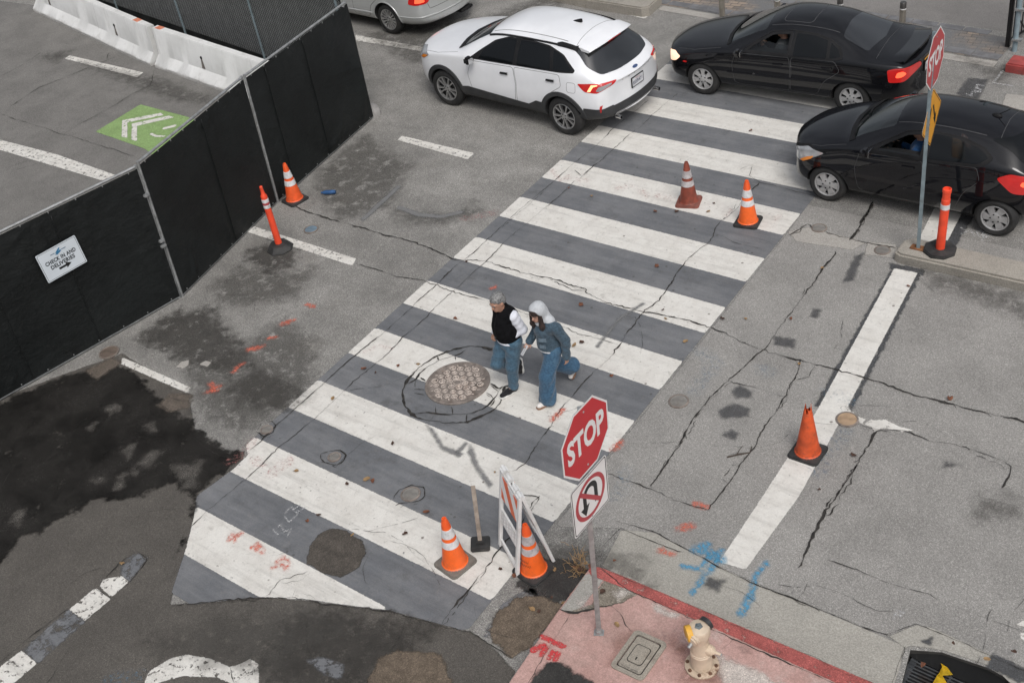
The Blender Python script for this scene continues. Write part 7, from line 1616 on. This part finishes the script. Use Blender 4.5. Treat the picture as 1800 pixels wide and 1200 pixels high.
def build_woman():
    hd = R(-108); p = G(957, 712); l = Vector((-math.sin(hd), math.cos(hd), 0)); p = p-l*.05+Vector((math.cos(hd), math.sin(hd), 0))*-.10
    r = thing('person', 'woman in denim jacket, pale grey hood and wide jeans walking behind the man', 'person', (p.x, p.y, .012), hd)
    pel, chest, neck, hc = v3(-.17, .0, .81), v3(-.14, 0, 1.10), v3(-.10, 0, 1.285), v3(-.05, 0, 1.40)
    hipL, kL, aL = v3(-.15, .085, .79), v3(.02, .09, .45), v3(.06, .075, .09); hipR, kR, aR = v3(-.18, -.085, .79), v3(-.22, -.085, .42), v3(-.46, -.08, .22)
    shL, elL, wrL = v3(-.165, .18, 1.19), v3(-.24, .23, .96), v3(-.21, .245, .73); shR, elR, wrR = v3(-.13, -.17, 1.20), v3(-.15, -.235, .96), v3(-.01, -.235, .83)
    H, T, eu = head(hc, 14, 14, .95)
    P = H+[('c', neck-v3(0, 0, .05), hc-v3(.02, 0, .04), .05, .045, .03), ('c', pel, chest, .115, .12, .06), ('c', chest+v3(0, -.12, .08), chest+v3(0, .12, .08), .068, .068, .06), ('c', hipL, kL, .08, .052), ('c', kL, aL, .052, .034), ('c', hipR, kR, .08, .052), ('c', kR, aR, .052, .034), ('c', aL, v3(.09, .07, .05), .032, .022), ('c', aR, v3(-.51, -.08, .155), .03, .02)]
    for s_, e_, w_ in ((shL, elL, wrL), (shR, elR, wrR)): P += [('c', s_, e_, .044, .038), ('c', e_, w_, .038, .027)]
    hp = v3(.75, .1, -.55); P += hand(wrL, v3(.05, .0, -1), v3(.2, -.95, 0), -1, .9, .35)+hand(wrR, hp, v3(.45, .55, .55), 1, .9, .75)
    smooth_blob('body', P, M_SKIN2, r, .0085)
    for y in (-1, 1): bm = BM(); bmesh.ops.create_uvsphere(bm, u_segments=10, v_segments=6, radius=.009); bmesh.ops.translate(bm, vec=T(.0825, y*.031, .006), verts=bm.verts); obj('eye', bm, simple('eye_dark', (.05, .035, .03), .3), r)
    bm = BM(); tube(bm, [T(.092, -.02, -.063), T(.097, 0, -.061), T(.092, .02, -.063)], [.003, .005, .003], 6); obj('lips', bm, simple('lips', (.34, .11, .10), .5), r)
    hairp = [('e', T(.005, 0, .045), (.088, .078, .078), eu, .02), ('c', T(.035, .070, .02), T(.075, .085, -.16), .022, .034, .02), ('c', T(.075, .085, -.16), T(.085, .06, -.32), .036, .016, .02), ('c', T(.035, -.070, .02), T(.075, -.075, -.16), .022, .034, .02), ('c', T(.075, -.075, -.16), T(.085, -.05, -.34), .036, .014, .02)]
    smooth_blob('hair', hairp, M_BRH, r, .008, lambda X, Y, Z: .004*np.sin(X*120+Y*90+Z*20))
    hood = [('e', T(-.022, 0, .032), (.116, .100, .118), eu), ('e', T(-.052, 0, -.07), (.098, .092, .10), eu, .05), ('c', chest+v3(-.01, -.08, .155), chest+v3(-.01, .08, .155), .073, .073, .05), ('c', chest+v3(.02, 0, .14), chest+v3(.07, 0, .155), .085, .07, .04), ('-e', T(.10, 0, -.02), (.098, .080, .115), eu, .02)]
    smooth_blob('hood', hood, M_HOOD, r, .009, folds(.003, 30, 3))
    jac = [('c', pel+v3(.01, 0, .07), chest, .150, .158, .06), ('c', chest+v3(0, -.135, .09), chest+v3(0, .135, .09), .080, .080, .06), ('c', v3(-.165, 0, .85), v3(-.16, 0, .87), .165, .158, .04), ('c', chest+v3(0, -.07, .15), chest+v3(0, .07, .15), .065, .065, .04), ('-c', neck+v3(.02, 0, -.02), neck+v3(.09, 0, .14), .06, .10, .01), ('-e', v3(-.16, 0, .67), (.5, .5, .155), None, .012)]
    jo = smooth_blob('jacket', jac, M_DENIM, r, .010, folds(.0045, 44, 4))
    for s_, e_, w_ in ((shL, elL, wrL), (shR, elR, wrR)):
        so = smooth_blob('sleeve', [('c', s_, e_, .075, .060, .03), ('c', e_, w_-(w_-e_)*.12, .060, .050, .03)], M_DENIM, r, .010, folds(.006, 50, 5))
        d = (w_-e_)/np.linalg.norm(w_-e_); smooth_blob('cuff', [('c', w_-d*.055, w_-d*.005, .053, .053, .01)], M_DENIM, so, .009)
    M_SEAMJ = cloth('denim_seam', (.115, .16, .20), .2)
    for y, z, wd in ((.085, 1.06, .10), (-.085, 1.06, .10), (.075, .95, .075)):
        bm = BM(); box(bm, (.025-.35*abs(y), y, z-.03), (.006, wd, .055), Euler((0, R(-4), R(38 if y > 0 else -38))), .002); obj('pocket_flap', bm, M_SEAMJ, jo)
    bm = BM(); tube(bm, [v3(.0, 0, .86), v3(.018, 0, 1.02), v3(.0, 0, 1.17)], .004, 6); obj('button_placket', bm, M_SEAMJ, jo)
    bm = BM(); tube(bm, [chest+v3(.10, .10, .10), chest+v3(.13, .03, .03), chest+v3(.135, -.03, .03), chest+v3(.10, -.10, .10)], .012, 6); tube(bm, [chest+v3(-.01, .175, .05), chest+v3(.09, .115, -.02), chest+v3(.115, 0, -.03), chest+v3(.09, -.115, -.02)], .004, 5); obj('yoke_seam', bm, M_SEAMJ, jo)
    smooth_blob('sweater_hem', [('e', v3(-.165, 0, .815), (.165, .18, .05), None), ('-e', v3(-.165, 0, .73), (.3, .3, .045), None, .008)], M_HOOD, r, .010)
    J = [('e', v3(-.165, 0, .77), (.135, .165, .115), None, .04), ('c', hipL, kL, .108, .098, .03), ('c', kL, aL+v3(-.01, 0, -.01), .098, .112, .03), ('c', hipR, kR, .105, .098, .03), ('c', kR, aR+v3(.0, 0, .02), .098, .115, .03), ('-e', v3(.05, .07, -.055), (.3, .3, .09), None, .01)]
    smooth_blob('jeans', J, M_JEAN2, r, .011, folds(.008, 30, 6))
    shoe(r, 'shoe', v3(-.02, .075, 0), v3(.23, .06, 0), v3(0, 0, 1), M_WSHOE, M_SOLEB, .042); shoe(r, 'shoe', v3(-.565, -.08, .235), v3(-.445, -.085, .008), v3(.75, 0, .45), M_WSHOE, M_SOLEB, .042)
    r.scale = (.98, .98, .935)
    # the phone in her right hand
    q = r.matrix_basis @ Vector(wrR+hp/np.linalg.norm(hp)*.125+v3(.02, .03, .022)); bm = BM(); prism(bm, rrect(.135, .066, .01), -.004, .004, bev=.002); o = tag(obj('phone', bm, simple('white_phone', (.65, .65, .66), .3)), 'slim pale phone held in the right hand of the hooded woman', 'phone'); o.location = q; o.rotation_euler = Euler((R(25), R(38), hd+R(8)))
    return r
def driver(key, label, s, y, zseat, top, skin, hair, reach):
    c, root = CARS[key]; Mw = Matrix.Translation(root.location) @ root.rotation_euler.to_matrix().to_4x4(); x0 = c.X(s); o = Mw @ Vector((x0, y, zseat)); r = thing('person', label, 'person', o, root.rotation_euler.z)
    hc = v3(-.05, 0, .70); H, T, eu = head(hc, 4, 6, .95)
    wl_, wr_ = v3(*reach), v3(.36, -.12, .40); P = H+[('c', v3(-.08, 0, .50), hc-v3(.02, 0, .04), .055, .05), ('c', v3(-.02, 0, .12), v3(-.09, 0, .42), .13, .14, .05), ('c', v3(-.08, -.15, .46), v3(-.08, .15, .46), .07, .07, .05)]
    for sg, w_ in ((1, wl_), (-1, wr_)):
        sh, el = v3(-.08, sg*.19, .46), v3(.08, sg*.23, .24); P += [('c', sh, el, .05, .042), ('c', el, w_, .04, .028), ('c', v3(0, sg*.09, .10), v3(.42, sg*.12, .15), .085, .06), ('c', v3(.42, sg*.12, .15), v3(.66, sg*.11, -.14), .055, .04)]; P += hand(w_, v3(.7, -.2*sg, .5), v3(.5, -.2*sg, -.8), -sg, .9, .8)
    smooth_blob('body', P, skin, r, .011)
    sp = [('c', v3(-.02, 0, .10), v3(-.09, 0, .42), .155, .16, .05), ('c', v3(-.08, -.16, .46), v3(-.08, .16, .46), .082, .082, .05)]
    for sg, w_ in ((1, wl_), (-1, wr_)): sh, el = v3(-.08, sg*.19, .46), v3(.08, sg*.23, .24); sp += [('c', sh, el, .068, .058), ('c', el, el*.3+w_*.7, .056, .045)]
    smooth_blob('jacket', sp, top, r, .012, folds(.004, 44, 3))
    smooth_blob('hair', [('e', T(-.020, 0, .046), (.105, .086, .09), eu), ('-e', T(.075, 0, -.02), (.075, .10, .08), eu, .015), ('-e', T(0, 0, -.12), (.14, .12, .08), eu, .015)], hair, r, .009)
    return r
build_man(); build_woman()
driver('sedan', 'driver in dark top with one raised hand, seen through the black sedan window', 2.10, .36, .43, cloth('dark_grey_top', (.05, .055, .06)), M_SKIN, M_BRH, (.30, .10, .50))
driver('hatch', 'driver in blue sleeves seen through the open window of the black hatchback', 1.83, .33, .46, cloth('blue_top', (.02, .075, .19)), M_SKIN, M_BRH, (.30, .14, .36))
